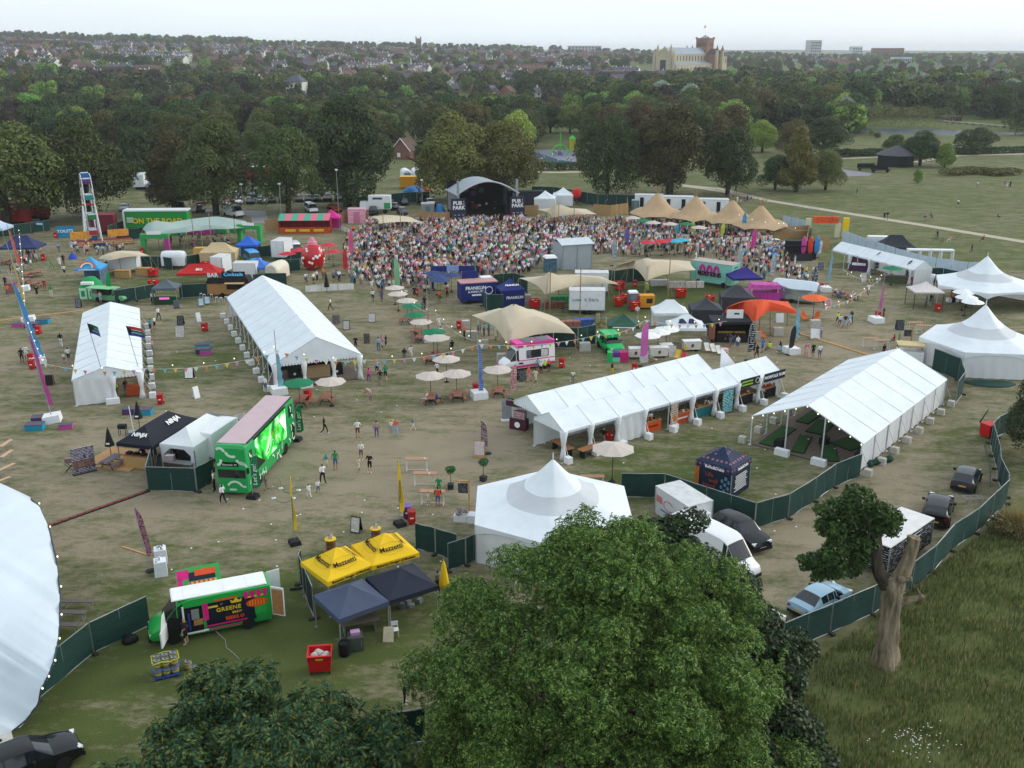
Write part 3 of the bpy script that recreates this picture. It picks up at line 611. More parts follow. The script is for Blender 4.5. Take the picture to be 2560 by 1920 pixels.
WDP=M('pine_timber','#b98f5f',.8,.2,5,stretch=(1,8,1))
WOODG=M('grey_timber','#6c6462',.85,.25,5,stretch=(1,8,1))
DECK=M('deck_boards','#6f6258',.85,.25,2,stretch=(1,5,1))
BALL=M('white_block','#e4e6e8',.7,.08,3,bump=.3)
CONC=M('pale_concrete','#b9b6ad',.95,.12,3,bump=.3)
HESS=M('hessian_fence','#a98a60',.95,.2,3,bump=.4,bsc=9,stretch=(1,1,4))
BLUEHO=M('pale_blue_hoarding','#b4c6d4',.7,.1,1.5)
STW=M('white_steel','#dfe2e4',.45,.06,3)
INK=M('black_ink','#131417',.8,.05,3)
PAP=M('white_ink','#f2f3f3',.8,.04,3)
YEL=M('yellow_print','#e8c21c',.7,.06,3)
BULB=M('festoon_bulb','#fff3d0',.4,.02,1,emit=1.6)
# fencing
def fence(lbl,px,mat=None,h=2.0,name='temporary_fence',plen=3.5,frame=True,foot=True,grp='scrimmed fence runs',z0=.1,world=None):
 ps=world or[G(p)for p in px];t=thing(name,lbl,'fence',ps[0],0,grp);o0=ps[0]
 for a,b in zip(ps,ps[1:]):
  k=max(1,round((b-a).length/plen))
  for j in range(k):
   p,q=a.lerp(b,j/k)-o0,a.lerp(b,(j+1)/k)-o0;d=(q-p);u=d.normalized();nn=Vector((-u.y,u.x,0));p2,q2=p+u*.05,q-u*.05;mb=MB();rws=[];ph=uni(0,6)
   for r in range(3):rws.append([p2.lerp(q2,c/6)+nn*(.05*sin(c*1.3+r+ph)*(1 if 0<c<6 else 0)-.03)+Vector((0,0,z0+(h-z0-.03)*r/2))for c in range(7)])
   mb.grid(rws);pn=part('panel',mb,[mat or SCRIM],t,180)
   if frame:fb=MB();fb.path([p2+Vector((0,0,z0*.6)),p2+Vector((0,0,h)),q2+Vector((0,0,h)),q2+Vector((0,0,z0*.6)),p2+Vector((0,0,z0*.6))],.028,5);fb.tube(p2.lerp(q2,.5)+Vector((0,0,z0*.6)),p2.lerp(q2,.5)+Vector((0,0,h)),.018,None,4);part('frame',fb,[GALV],pn)
   if foot:fb=MB();fb.box((p.x,p.y,0),(.72,.24,.13),atan2(nn.y,nn.x),0);part('foot',fb,[M('fence_foot','#3a352e',.9,.3,5)],t)
 return t
# frame marquees
def marquee(name,lbl,fl,fr,length,bays,eave=2.6,rdg=4.6,walls=('l','r','b'),front=None,floor=None,wts='lr',cur=(),wmat=None,flg=(),grp=None,ovh=.12,scallop=True,wtm=None,wz=.55):
 fl,fr=Vector(fl),Vector(fr);w=(fr-fl).length;c=(fl+fr)/2;rz=ang(fl,fr);t=thing(name,lbl,'tent',(c.x,c.y,0),rz,grp);bl=length/bays
 for s in(-1,1):
  for k in range(bays):
   y0,y1=k*bl+.04,(k+1)*bl-.04;mb=MB();rws=[]
   for j in range(5):v=j/4;x=s*(w/2+ovh)*(1-v);z=eave-.05+(rdg-eave+.05)*v;rws.append([(x,y0+(y1-y0)*i/4,z-.09*sin(PI*i/4)*sin(PI*min(1,v*1.1+.05))+uni(-.012,.012))for i in range(5)])
   mb.grid(rws[::s])
   if scallop:
    n=10
    for i in range(n):ya,yb=y0+(y1-y0)*i/n,y0+(y1-y0)*(i+1)/n;xx=s*(w/2+ovh+.01);mb.poly([(xx,ya,eave-.04),(xx,yb,eave-.04),(xx,yb-.03,eave-.24),(xx,(ya+yb)/2,eave-.29),(xx,ya+.03,eave-.24)][::-s])
   part('roof_panel',mb,[WHITE],t,60)
 for k in range(bays+1):
  y=k*bl;mb=MB()
  for s in(-1,1):mb.tube((s*w/2,y,0),(s*w/2,y,eave),.055,None,6);mb.tube((s*(w/2),y,eave),(0,y,rdg-.03),.05,None,6);mb.box((s*w/2,y,0),(.3,.3,.02),0,0)
  part('frame',mb,[M('tent_frame','#c9ccce',.5,.08,4)],t)
  for s,ch in((-1,'l'),(1,'r')):
   if ch in wts:mb=MB();mb.box((s*(w/2+.75),y,0),(.62,.5,wz),uni(-.15,.15),0,.94);mb.tube((s*(w/2+.75),y,wz),(s*w/2,y,eave*.8),.02,None,4);part('ballast',mb,[wtm or BALL],t)
 for ch in walls:
  if ch in 'lr':
   s=-1 if ch=='l' else 1
   for k in range(bays):
    mb=MB();rws=[]
    for r in range(4):rws.append([(s*(w/2-.03+.05*sin(i*1.9+k+r*.6)),k*bl+bl*i/8,.03+(eave-.05)*r/3)for i in range(9)])
    mb.grid(rws);part('wall_panel',mb,[wmat or WH2],t,180)
  else:
   y=0 if ch=='f' else length;nb=max(2,round(w/3))
   for k in range(nb):
    mb=MB();rws=[]
    for r in range(4):rws.append([(-w/2+w*(k+i/8)/nb,y+.05*sin(i*1.7+k+r*.7),.03+(eave-.05)*r/3)for i in range(9)])
    mb.grid(rws);part('wall_panel',mb,[wmat or WH2],t,180)
 for y,dy in((0,-.02),(length,.02)):
  mb=MB();rws=[[(-w/2+w*i/10,y+dy+.03*sin(i*2.1),eave-.02)for i in range(11)],[(-w/2+w*i/10,y+dy,eave+(rdg-eave-.06)*(1-abs(i/5-1)))for i in range(11)]]
  if y==0 and front=='open':continue
  mb.grid(rws);n=int(w/.3)
  for i in range(n):xa,xb=-w/2+w*i/n,-w/2+w*(i+1)/n;mb.poly([(xa,y+dy*2,eave),(xb,y+dy*2,eave),(xb-.03,y+dy*2,eave-.2),((xa+xb)/2,y+dy*2,eave-.26),(xa+.03,y+dy*2,eave-.2)])
  part('gable',mb,[WHITE],t,60)
 for x in flg:mb=MB();zt=eave+(rdg-eave)*(1-abs(x)/(w/2))if front=='open' else eave;mb.tube((x,0,0),(x,0,zt),.06,None,6);part('leg',mb,[MATS['tent_frame']],t);mb=MB();mb.box((x,-.5,0),(1.25,.5,.55),0,0,.94);part('ballast',mb,[BALL],t)
 for x,y in cur:mb=MB();mb.lathe([(.34,.05),(.22,.6),(.15,1.15),(.24,1.7),(.36,eave-.05)],8,(x,y,0));part('curtain',mb,[WH2],t,180)
 if floor:
  n=24;pw=w/n;fl_=part('floor_base',BX((0,floor/2,0),(w,floor,.05)),[M('deck_bearer','#4b423a',.9)],t)
  for k in range(n):mb=MB();mb.box((-w/2+pw*(k+.5),floor/2,.05),(pw-.025,floor-.02,.05+(k%3)*.004),0,0);part('plank',mb,[DECK],fl_)
 return t
def gazebo(name,lbl,loc,rz,w,d,roof,eave=2.2,peak=3.3,walls='',wmat=None,vln=.3,legs=True,grp=None,ccv=.12,wallh=None,lgm=None,cat='gazebo',low=0.0):
 t=thing(name,lbl,cat,loc,rz,grp);mb=MB();n=6;cor=[(-w/2,-d/2),(w/2,-d/2),(w/2,d/2),(-w/2,d/2)];rl=(w-d)/2 if w>d+.6 else 0
 for k in range(4):
  a,b=cor[k],cor[(k+1)%4];rws=[]
  for j in range(n+1):
   v=j/n;row=[]
   for i in range(n+1):u=i/n;x,y=a[0]+(b[0]-a[0])*u,a[1]+(b[1]-a[1])*u;tx=max(-rl,min(rl,x))if rl else 0;x2,y2=x+(tx-x)*v,y*(1-v);z=eave+(peak-eave)*(v-ccv*sin(PI*v))-.05*sin(PI*u)*sin(PI*v);row.append((x2,y2,z))
   rws.append(row)
  mb.grid(rws);mb.poly([(a[0]*1.005,a[1]*1.005,eave-vln),(b[0]*1.005,b[1]*1.005,eave-vln),(b[0],b[1],eave),(a[0],a[1],eave)])
 part('canopy',mb,[roof],t,40)
 if legs:
  for x,y in cor:mb=MB();mb.box((x*.97,y*.97,low),(.06,.06,eave-low-.04),0,0);mb.box((x*.97,y*.97,low),(.14,.14,.02),0,0);part('leg',mb,[lgm or GALV],t)
 for ch in walls:
  k='frbl'.index(ch);a,b=cor[k],cor[(k+1)%4];mb=MB();hh=eave-vln*.5;z0=0.02
  if wallh:hh=wallh
  rws=[[(a[0]*.985+(b[0]-a[0])*.985*i/8,a[1]*.985+(b[1]-a[1])*.985*i/8,z)for i in range(9)]for z in(z0,hh/2,hh)]
  for r in range(3):
   for i in range(1,8):q=rws[r][i];rws[r][i]=(q[0]+.03*sin(i*2.1+r),q[1]+.03*sin(i*1.7+r),q[2])
  mb.grid(rws);part('side_wall',mb,[wmat or roof],t,180)
 return t
def stent(name,lbl,corners,peaks,mat,poles=True,bow=.12,grp=None,rings=12,sub=8,trim=None,cat='tent'):
 cs=[G(p,z)for p,z in corners];pk=[(G(p,z),r)for p,z,r in peaks];ce=sum((Vector((c.x,c.y,0))for c in cs),Vector())/len(cs);t=thing(name,lbl,cat,ce,0,grp);per=[]
 for a,b in zip(cs,cs[1:]+cs[:1]):
  for k in range(sub):u=k/sub;p=a.lerp(b,u);q=4*u*(1-u);inw=Vector((ce.x-p.x,ce.y-p.y,0));L_=(b-a).length;p=p+inw.normalized()*bow*L_*q*.5;p.z+=.02*L_*q;per.append(p)
 zb=sum(p.z for p in per)/len(per);nR=rings;rws=[]
 for r in range(nR+1):
  f=r/nR;row=[]
  for p in per:
   x,y=ce.x+(p.x-ce.x)*f,ce.y+(p.y-ce.y)*f;z=zb+.35*(1-f)+(p.z-zb)*f**1.3;add=0
   for q,rad in pk:
    d=math.hypot(x-q.x,y-q.y)/rad
    if d<1:add=max(add,(q.z-z)*(1-d)**1.35*(1 if f<.999 else 0))
   row.append((x-ce.x,y-ce.y,z+add))
  rws.append(row)
 mb=MB();mb.grid(rws,0,True);part('canopy',mb,[mat],t,180)
 if trim:tb=MB();tb.path([(p.x-ce.x,p.y-ce.y,p.z)for p in per+per[:1]],.07,5);part('edge_trim',tb,[trim],t)
 if poles:
  for c in cs:mb=MB();o=Vector((c.x-ce.x,c.y-ce.y,0)).normalized()*.25;mb.tube((c.x-ce.x+o.x,c.y-ce.y+o.y,0),(c.x-ce.x,c.y-ce.y,c.z),.06,.05,6);part('pole',mb,[M('timber_pole','#8f7a60',.8,.2,4)],t);mb=MB();mb.tube((c.x-ce.x,c.y-ce.y,c.z),(c.x-ce.x+o.x*6,c.y-ce.y+o.y*6,.02),.015,None,4);part('guy_rope',mb,[M('rope','#b5ab97',.9)],t)
  for q,rad in pk:mb=MB();mb.tube((q.x-ce.x,q.y-ce.y,0),(q.x-ce.x,q.y-ce.y,q.z-.1),.07,.06,6);part('pole',mb,[MATS['timber_pole']],t)
 return t
def pag(name,lbl,c,R_,eave,peak,rz=0.0,walls=(),band=True,mat=None,grp=None,arch=.5,n=6):
 t=thing(name,lbl,'tent',(c[0],c[1],0),rz,grp);m_=mat or WHITE;sub=8;prof=[(1.0,0),(.86,.07),(.72,.15),(.58,.235),(.46,.33),(.35,.45),(.25,.58),(.16,.73),(.08,.88),(.012,1)];rws=[]
 for f,hgt in prof:
  row=[]
  for k in range(n):
   a0,a1=2*PI*k/n,2*PI*(k+1)/n
   for i in range(sub):u=i/sub;x=cos(a0)*(1-u)+cos(a1)*u;y=sin(a0)*(1-u)+sin(a1)*u;q=4*u*(1-u);am=a0+(a1-a0)*u;bl_=(1-f)**.7;x,y=x+(cos(am)*.93-x)*bl_,y+(sin(am)*.93-y)*bl_;g=f;z=eave+(peak-eave)*hgt-.18*q*f*(1-f)*4*.6;row.append((x*R_*g,y*R_*g,z))
  rws.append(row)
 mb=MB();mb.grid(rws,(lambda a,b:1 if 3<=a<=4 else 0)if band else 0,True)
 for k in range(n):
  a0,a1=2*PI*k/n,2*PI*(k+1)/n;top,bot=[],[]
  for i in range(sub+1):u=i/sub;x=(cos(a0)*(1-u)+cos(a1)*u)*R_;y=(sin(a0)*(1-u)+sin(a1)*u)*R_;top.append((x,y,eave));bot.append((x,y,eave-.25-.5*abs(2*u-1)**3))
  mb.grid([bot,top],0)
 part('canopy',mb,[m_,GREYCLOTH],t,75)
 for k in range(n):a=2*PI*k/n;mb=MB();mb.tube((cos(a)*R_*.99,sin(a)*R_*.99,0),(cos(a)*R_*.99,sin(a)*R_*.99,eave),.06,None,6);part('leg',mb,[MATS.get('tent_frame')or ALU],t)
 mb=MB();mb.tube((0,0,peak-.15),(0,0,peak+.5),.05,.03,6);part('finial',mb,[WHITE],t)
 for k in walls:
  a0,a1=2*PI*k/n,2*PI*(k+1)/n;rws=[]
  for r in range(5):
   row=[]
   for i in range(25):u=i/24;wv=.06*sin(i*1.5+r*.5)*(1-r/5);g=R_*.985+wv;row.append(((cos(a0)*(1-u)+cos(a1)*u)*g,(sin(a0)*(1-u)+sin(a1)*u)*g,.02+(eave-.3)*r/4))
   rws.append(row)
  mb=MB();mb.grid(rws);part('wall_panel',mb,[WH2],t,180)
 return t
# bins, tables, parasols, flags, boards
def mkwh(body,lid,name='wheelie_bin'):
 t=thing(name,'','bin');mb=MB();mb.box((0,0,.09),(.46,.56,.88),0,0,1.22);part('body',mb,[body],t);mb=MB();mb.box((0,0,.97),(.60,.72,.07),0,0,.9);mb.tube((-.25,.37,.96),(.25,.37,.96),.025);part('lid',mb,[lid],t)
 for s in(-1,1):mb=MB();mb.lathe([(.1,-.03),(.1,.03)],8,(s*.25,.24,.1),axis='x');part('wheel',mb,[RUB],t)
 mb=MB();mb.box((0,-.312,.5),(.26,.01,.1),0,0);part('sticker',mb,[PAP],t);return t
def mk_skip(open_=True,col=None):
 t=thing('four_wheel_bin','','bin');mb=MB();o=[(-.62,-.48),(.62,-.48),(.62,.48),(-.62,.48)];ring=lambda k,z,q=0:mb.pts([(x*k-math.copysign(q,x),y*k-math.copysign(q,y),z)for x,y in o]);a,b,c,d=ring(.9,.18),ring(1.06,1.22),ring(1.06,1.22,.05),ring(.9,.5 if not open_ else .75,.05)
 for p,q in((a,b),(b,c),(c,d)):
  for k in range(4):mb.face((p+k,p+(k+1)%4,q+(k+1)%4,q+k))
 mb.face((a+3,a+2,a+1,a));mb.face((d,d+1,d+2,d+3));mb.box((0,-.54,1.14),(1.3,.1,.09),0,0);mb.box((0,.54,1.14),(1.3,.1,.09),0,0);part('body',mb,[col or RED],t)
 for x in(-.5,.5):
  for y in(-.36,.36):wb=MB();wb.lathe([(.1,-.035),(.1,.035)],8,(x,y,.1),axis='x');part('wheel',wb,[RUB],t)
 mb=MB();mb.box((0,-.515,.95),(.4,.012,.1),0,0);part('sticker',mb,[YEL],t)
 if open_:
  mb=MB();rr=np.random.default_rng(4)
  for k in range(7):x,y=rr.uniform(-.4,.4),rr.uniform(-.3,.3);mb.lathe([(.02,.7),(.2,.78),(.24,.92),(.12,1.04),(.01,1.06)],7,(x,y,rr.uniform(-.05,.08)))
  part('rubbish',mb,[M('rubbish_bags','#b9b4b2',.6,.3,4)],t,180)
 else:mb=MB();mb.box((0,0,1.2),(1.36,1.06,.08),0,0,.92);part('lid',mb,[REDD],t)
 return t
WH=lambda px,rz,near:pro('wheelie_red',lambda:mkwh(RED,REDD),G(px),rz,'red wheelie bin '+near,'red wheelie bins')
WHP=lambda px,rz,near:pro('wheelie_purple',lambda:mkwh(PURPLE,M('bin_purple_lid','#6c5aa0',.5)),G(px),rz,'purple wheelie bin '+near,'purple wheelie bins')
SK=lambda px,rz,near:pro('skip_red',lambda:mk_skip(True),G(px),rz,'large red four wheeled bin '+near,'large red wheeled bins')
SKL=lambda px,rz,near:pro('skip_lid',lambda:mk_skip(False),G(px),rz,'lidded red four wheeled bin '+near,'large red wheeled bins')
def mkpic(wood,metal,name='picnic_table',L_=1.9):
 t=thing(name,'','table')
 for k in range(4):mb=MB();mb.box((-.3+k*.2,0,.72),(.185,L_,.045),0,0);part('tabletop_plank',mb,[wood],t)
 for s in(-1,1):mb=MB();mb.box((s*.68,0,.44),(.27,L_,.045),0,0);part('seat',mb,[wood],t)
 for y in(-.6,.6):mb=MB();mb.box((0,y,.38),(1.5,.07,.06),0,0);mb.tube((-.2,y,.72),(-.55,y,0),.035,None,4);mb.tube((.2,y,.72),(.55,y,0),.035,None,4);part('leg_frame',mb,[metal],t)
 return t
PT=lambda px,rz,near:pro('picnic',lambda:mkpic(WDR,BLACK),G(px),rz,'reddish picnic table '+near,'picnic tables')
def mkpar(mat,name='parasol',r=1.5,h=2.45,n=8,dome=.42):
 t=thing(name,'','parasol');mb=MB();rws=[]
 for f,z in((1.0,0),(.7,.32),(.36,.68),(.02,1)):
  row=[]
  for k in range(n):
   a=2*PI*k/n
   for q in(0,.5):b_=a+q*2*PI/n;g=f*r*(1 if q==0 else cos(PI/n)*(.985 if f>.9 else 1));row.append((cos(b_)*g,sin(b_)*g,h+dome*r*z*.62-(.03*f if q else 0)))
  rws.append(row)
 mb.grid(rws,0,True);part('canopy',mb,[mat],t);mb=MB();mb.tube((0,0,0),(0,0,h+dome*r*.6),.025,None,6);part('pole',mb,[BLACK],t);mb=MB()
 for k in range(n):a=2*PI*k/n;mb.tube((0,0,h-.12),(cos(a)*r*.97,sin(a)*r*.97,h-.02),.012,None,3)
 part('ribs',mb,[BLACK],t);mb=MB();mb.lathe([(.26,0),(.26,.06),(.06,.1),(.05,.3)],10);part('base',mb,[BLACK],t);return t
PAR_CREAM=M('parasol_cream','#cfc3ba',.85,.06,2,trans=.15)
PAR_GREEN=M('parasol_green','#1f7a55',.85,.08,2,trans=.1)
PARA=lambda px,near,col='cream',rz=0.0,s=1.0:pro('parasol_'+col,lambda:mkpar(PAR_CREAM if col=='cream' else PAR_GREEN),G(px),rz,('cream' if col=='cream' else 'green')+' parasol '+near,col+' parasols',s)
def feather(lbl,px,h,mat,curve=.5,w=.65,face=0.0,base=None,txt=None,tmat=None,name='feather_flag',grp=None):
 t=thing(name,lbl,'flag',G(px),face,grp);mb=MB();pts=[(0,0,0),(0,0,h*.55),(curve*.08*w,0,h*.8),(curve*.45*w,0,h*.95),(curve*w,0,h)];mb.path(pts,.022,5);part('pole',mb,[ALU],t);mb=MB();left,right=[],[]
 for k in range(13):u=k/12;z=h*.22+(h*.78)*u;xl=float(np.interp(z/h,[0,.55,.8,.95,1],[0,0,curve*.08*w,curve*.45*w,curve*w]));xr=w*(1-max(0,(u-.75)/.25)**2*(1-curve*.9))if u>.08 else w*(.55+.45*u/.08);yv=.04*sin(u*7);left.append((xl+.02,yv,z));right.append((max(xl+.05,xr),yv+.05*sin(u*5+1),z))
 mb.grid([left,[tuple((Vector(a)+Vector(b))/2+Vector((0,.03,0)))for a,b in zip(left,right)],right]);part('sail',mb,[mat],t,180)
 if txt:text(txt,w*.72,t,(w*.5,-.07,h*.55),(PI/2,-PI/2,0),tmat or PAP)
 mb=MB()
 if base=='tank':mb.box((0,0,0),(.85,.75,.3),0,0,.85)
 else:mb.lathe([(.32,0),(.32,.07),(.05,.12)],10)
 part('base',mb,[BLACK],t);return t
def abd(lbl,px,rz,frame,facem,h=1.1,w=.62,grp=None):
 t=thing('sandwich_board',lbl,'board',G(px),rz,grp)
 for s in(-1,1):mb=MB();mb.poly([(-w/2,s*.32,0),(w/2,s*.32,0),(w/2,s*.02,h),(-w/2,s*.02,h)][::s]);mb.poly([(-w/2,s*.29,0),(-w/2,s*-.01+.0,h),(w/2,s*-.01,h),(w/2,s*.29,0)][::s]);b=part('board',mb,[frame],t);mb=MB();k=.08;mb.poly([(-w/2+.05,s*(.325-k*.3),k),(w/2-.05,s*(.325-k*.3),k),(w/2-.05,s*.045,h-.05),(-w/2+.05,s*.045,h-.05)][::s]);part('poster',mb,[facem],b)
 return t
def prn(name,base,ink,sx=3.0,sy=9.0,amt=.5):
 if name in MATS:return MATS[name]
 m=M(name,base,.7,.03);n,l=m.node_tree.nodes,m.node_tree.links;tc=n.new('ShaderNodeTexCoord');mp=n.new('ShaderNodeMapping');dv(mp,'Scale',(sx,sx,sy));l.new(tc.outputs['Object'],mp.inputs['Vector']);wv=n.new('ShaderNodeTexWave');wv.wave_type='BANDS';wv.bands_direction='Z';dv(wv,'Scale',.5);l.new(mp.outputs['Vector'],wv.inputs['Vector']);nz=n.new('ShaderNodeTexNoise');dv(nz,'Scale',2.0);l.new(mp.outputs['Vector'],nz.inputs['Vector']);mu=n.new('ShaderNodeMath');mu.operation='MULTIPLY';l.new(wv.outputs['Fac'],mu.inputs[0]);l.new(nz.outputs['Fac'],mu.inputs[1]);gt=n.new('ShaderNodeMath');gt.operation='GREATER_THAN';dv(gt,1,.62-amt*.5);l.new(mu.outputs[0],gt.inputs[0]);b=n['Principled BSDF'];src=b.inputs['Base Color'].links[0].from_socket;mx=n.new('ShaderNodeMixRGB');l.new(gt.outputs[0],mx.inputs['Fac']);l.new(src,mx.inputs['Color1']);dv(mx,'Color2',(*lin(ink),1));l.new(mx.outputs['Color'],b.inputs['Base Color']);return m
POSTER=prn('printed_poster','#e4e2dc','#54505a')
POSTERD=prn('printed_dark_poster','#2a2a33','#b9b6c4',4,10,.4)
CHALK=prn('chalk_board','#23262b','#9fa3a6',4,10,.3)
# wheeled things
def wheels(t,spots,r=.33,w=.2,rim=None):
 for x,y in spots:s=1 if y>0 else-1;mb=MB();mb.lathe([(r*.62,-w/2),(r*.95,-w/2),(r,-w*.3),(r,w*.3),(r*.95,w/2),(r*.62,w/2)],16,(x,y,r),axis='y');ty=part('wheel',mb,[RUB],t,40);mb=MB();mb.lathe([(.02,s*w*.40),(r*.25,s*w*.44),(r*.5,s*w*.36),(r*.66,s*w*.46)]if s>0 else[(r*.66,-w*.46),(r*.5,-w*.36),(r*.25,-w*.44),(.02,-w*.40)],12,(x,y,r),axis='y');part('rim',mb,[rim or ALU],ty,40)
CARS={'hatch':dict(L=4.0,st=[(-2.0,.40,.62,.66,.74,.66,0,0),(-1.93,.26,.86,.95,.83,.72,0,0),(-1.80,.22,.93,1.02,.85,.62,0,1),(-1.40,.20,.95,1.42,.86,.60,1,0),(-.75,.20,.94,1.48,.87,.62,1,0),(.05,.20,.93,1.46,.87,.62,1,0),(.40,.20,.92,1.40,.87,.60,1,1),(1.02,.20,.90,.98,.86,.70,0,0),(1.60,.22,.82,.86,.82,.68,0,0),(1.92,.26,.66,.70,.74,.62,0,0),(2.0,.36,.52,.54,.66,.55,0,0)],wb=(1.25,-1.22)),'saloon':dict(L=4.5,st=[(-2.25,.40,.64,.68,.74,.64,0,0),(-2.18,.26,.88,.96,.84,.70,0,0),(-1.70,.22,.93,1.03,.86,.72,0,1),(-1.00,.20,.95,1.38,.88,.60,1,0),(-.40,.20,.94,1.43,.88,.62,1,0),(.20,.20,.93,1.40,.88,.62,1,0),(.45,.20,.92,1.36,.88,.60,1,1),(1.15,.20,.90,.97,.87,.72,0,0),(1.80,.22,.80,.84,.84,.68,0,0),(2.16,.26,.66,.70,.76,.62,0,0),(2.25,.36,.52,.54,.66,.55,0,0)],wb=(1.38,-1.32)),'suv':dict(L=4.7,st=[(-2.35,.48,.72,.78,.80,.70,0,0),(-2.28,.34,1.02,1.10,.90,.74,0,0),(-2.12,.30,1.08,1.22,.93,.66,0,1),(-1.70,.28,1.08,1.58,.95,.64,1,0),(-.85,.28,1.06,1.66,.96,.68,1,0),(.05,.28,1.04,1.65,.96,.68,1,0),(.42,.28,1.03,1.58,.96,.66,1,1),(1.12,.28,1.02,1.10,.95,.80,0,0),(1.85,.30,.95,1.00,.92,.76,0,0),(2.26,.34,.80,.84,.84,.70,0,0),(2.35,.44,.60,.64,.74,.62,0,0)],wb=(1.42,-1.42)),'van':dict(L=5.9,st=[(-2.95,.45,1.1,2.45,.96,.82,0,0),(-2.90,.32,1.25,2.58,.99,.84,0,0),(-.5,.32,1.25,2.62,.99,.84,0,0),(.95,.32,1.25,2.58,.99,.82,0,0),(1.25,.32,1.22,2.50,.99,.80,1,0),(1.55,.32,1.20,2.30,.99,.76,1,1),(2.25,.32,1.12,1.34,.97,.80,0,0),(2.75,.36,.92,1.02,.92,.74,0,0),(2.93,.42,.70,.78,.82,.66,0,0),(2.95,.5,.6,.62,.74,.6,0,0)],wb=(1.85,-1.75)),'camper':dict(L=4.9,st=[(-2.45,.45,1.1,1.85,.92,.74,0,0),(-2.40,.30,1.1,1.92,.95,.76,1,0),(-1.2,.30,1.1,1.96,.95,.77,1,0),(.0,.30,1.1,1.96,.95,.77,1,0),(.9,.30,1.08,1.92,.95,.75,1,0),(1.15,.30,1.06,1.82,.95,.73,1,1),(1.85,.30,1.02,1.12,.94,.78,0,0),(2.30,.34,.88,.94,.88,.72,0,0),(2.44,.40,.66,.72,.8,.66,0,0),(2.45,.48,.58,.6,.74,.6,0,0)],wb=(1.55,-1.45)),}
def cmsh(kind,lgr=1.0,tlr=1.0):
 sp=CARS[kind];st=sp['st'];body,glass=MB(),MB();secs=[]
 for x,zl,zb,zt,wb_,wt,sg,tg in st:
  x*=lgr
  if tlr!=1 and zt>zb+.3:zt=zb+(zt-zb)*tlr
  secs.append([(x,wb_*.90,zl),(x,wb_*.99,zl+(zb-zl)*.35),(x,wb_,zl+(zb-zl)*.7),(x,wb_*.965,zb),(x,wt*1.03,zt-.05),(x,wt*.86,zt-.005),(x,wt*.45,zt+.012),(x,0,zt+.02)])
 for k in range(len(st)-1):
  for s in(-1,1):
   a=[(p[0],p[1]*s,p[2])for p in secs[k]];b=[(p[0],p[1]*s,p[2])for p in secs[k+1]]
   for j in range(7):
    quad=[a[j],b[j],b[j+1],a[j+1]]
    if s<0:quad=quad[::-1]
    g=(j==3 and st[k][6])or(j>=4 and st[k][7])
    if g:
     c=sum((Vector(q)for q in quad),Vector())/4;ins=[tuple(c+(Vector(q)-c)*(.90 if j==3 else .97))for q in quad];glass.poly(ins)
     if j==3:
      i0=body.pts(quad+ins)
      for m in range(4):body.face((i0+m,i0+(m+1)%4,i0+4+(m+1)%4,i0+4+m))
    else:body.poly(quad)
 for e,fl in((0,1),(-1,-1)):r=[(p[0],p[1],p[2])for p in secs[e]]+[(p[0],-p[1],p[2])for p in reversed(secs[e][:-1])];body.poly(r[::-fl])
 x0,x1=st[0][0]*lgr,st[-1][0]*lgr;body.poly([(x0,-.7,.3),(x0,.7,.3),(x1,.7,.3),(x1,-.7,.3)]);bm_=body.mesh('body',[BLACK],38);import bmesh
 for me in(bm_,):b2=bmesh.new();b2.from_mesh(me);bmesh.ops.remove_doubles(b2,verts=b2.verts,dist=.002);b2.to_mesh(me);b2.free();me.polygons.foreach_set('use_smooth',[True]*len(me.polygons));me.set_sharp_from_angle(angle=rad(32))
 gm_=glass.mesh('window',[GLS],None);return bm_,gm_
_cm={}
PLW,PLATE_Y=M('plate_white','#e6e6e0',.5),M('plate_yellow','#d9a520',.5)
LPW,LAMPR=M('headlamp','#d5dade',.15,.05,1,spec=.6),M('tail_lamp','#7c0f12',.3)
PAINTS={'black':'#0f1114','dark grey':'#3a3d42','silver':'#9aa6b0','white':'#e3e5e6','blue':'#233a63','red':'#7c1a1c','pale blue':'#8fb0c4','navy':'#1a2336','green':'#1f9a3f'}
def paint(c):return M('paint_'+c.replace(' ','_'),PAINTS.get(c,c),.15,.04,.8,spec=.4)
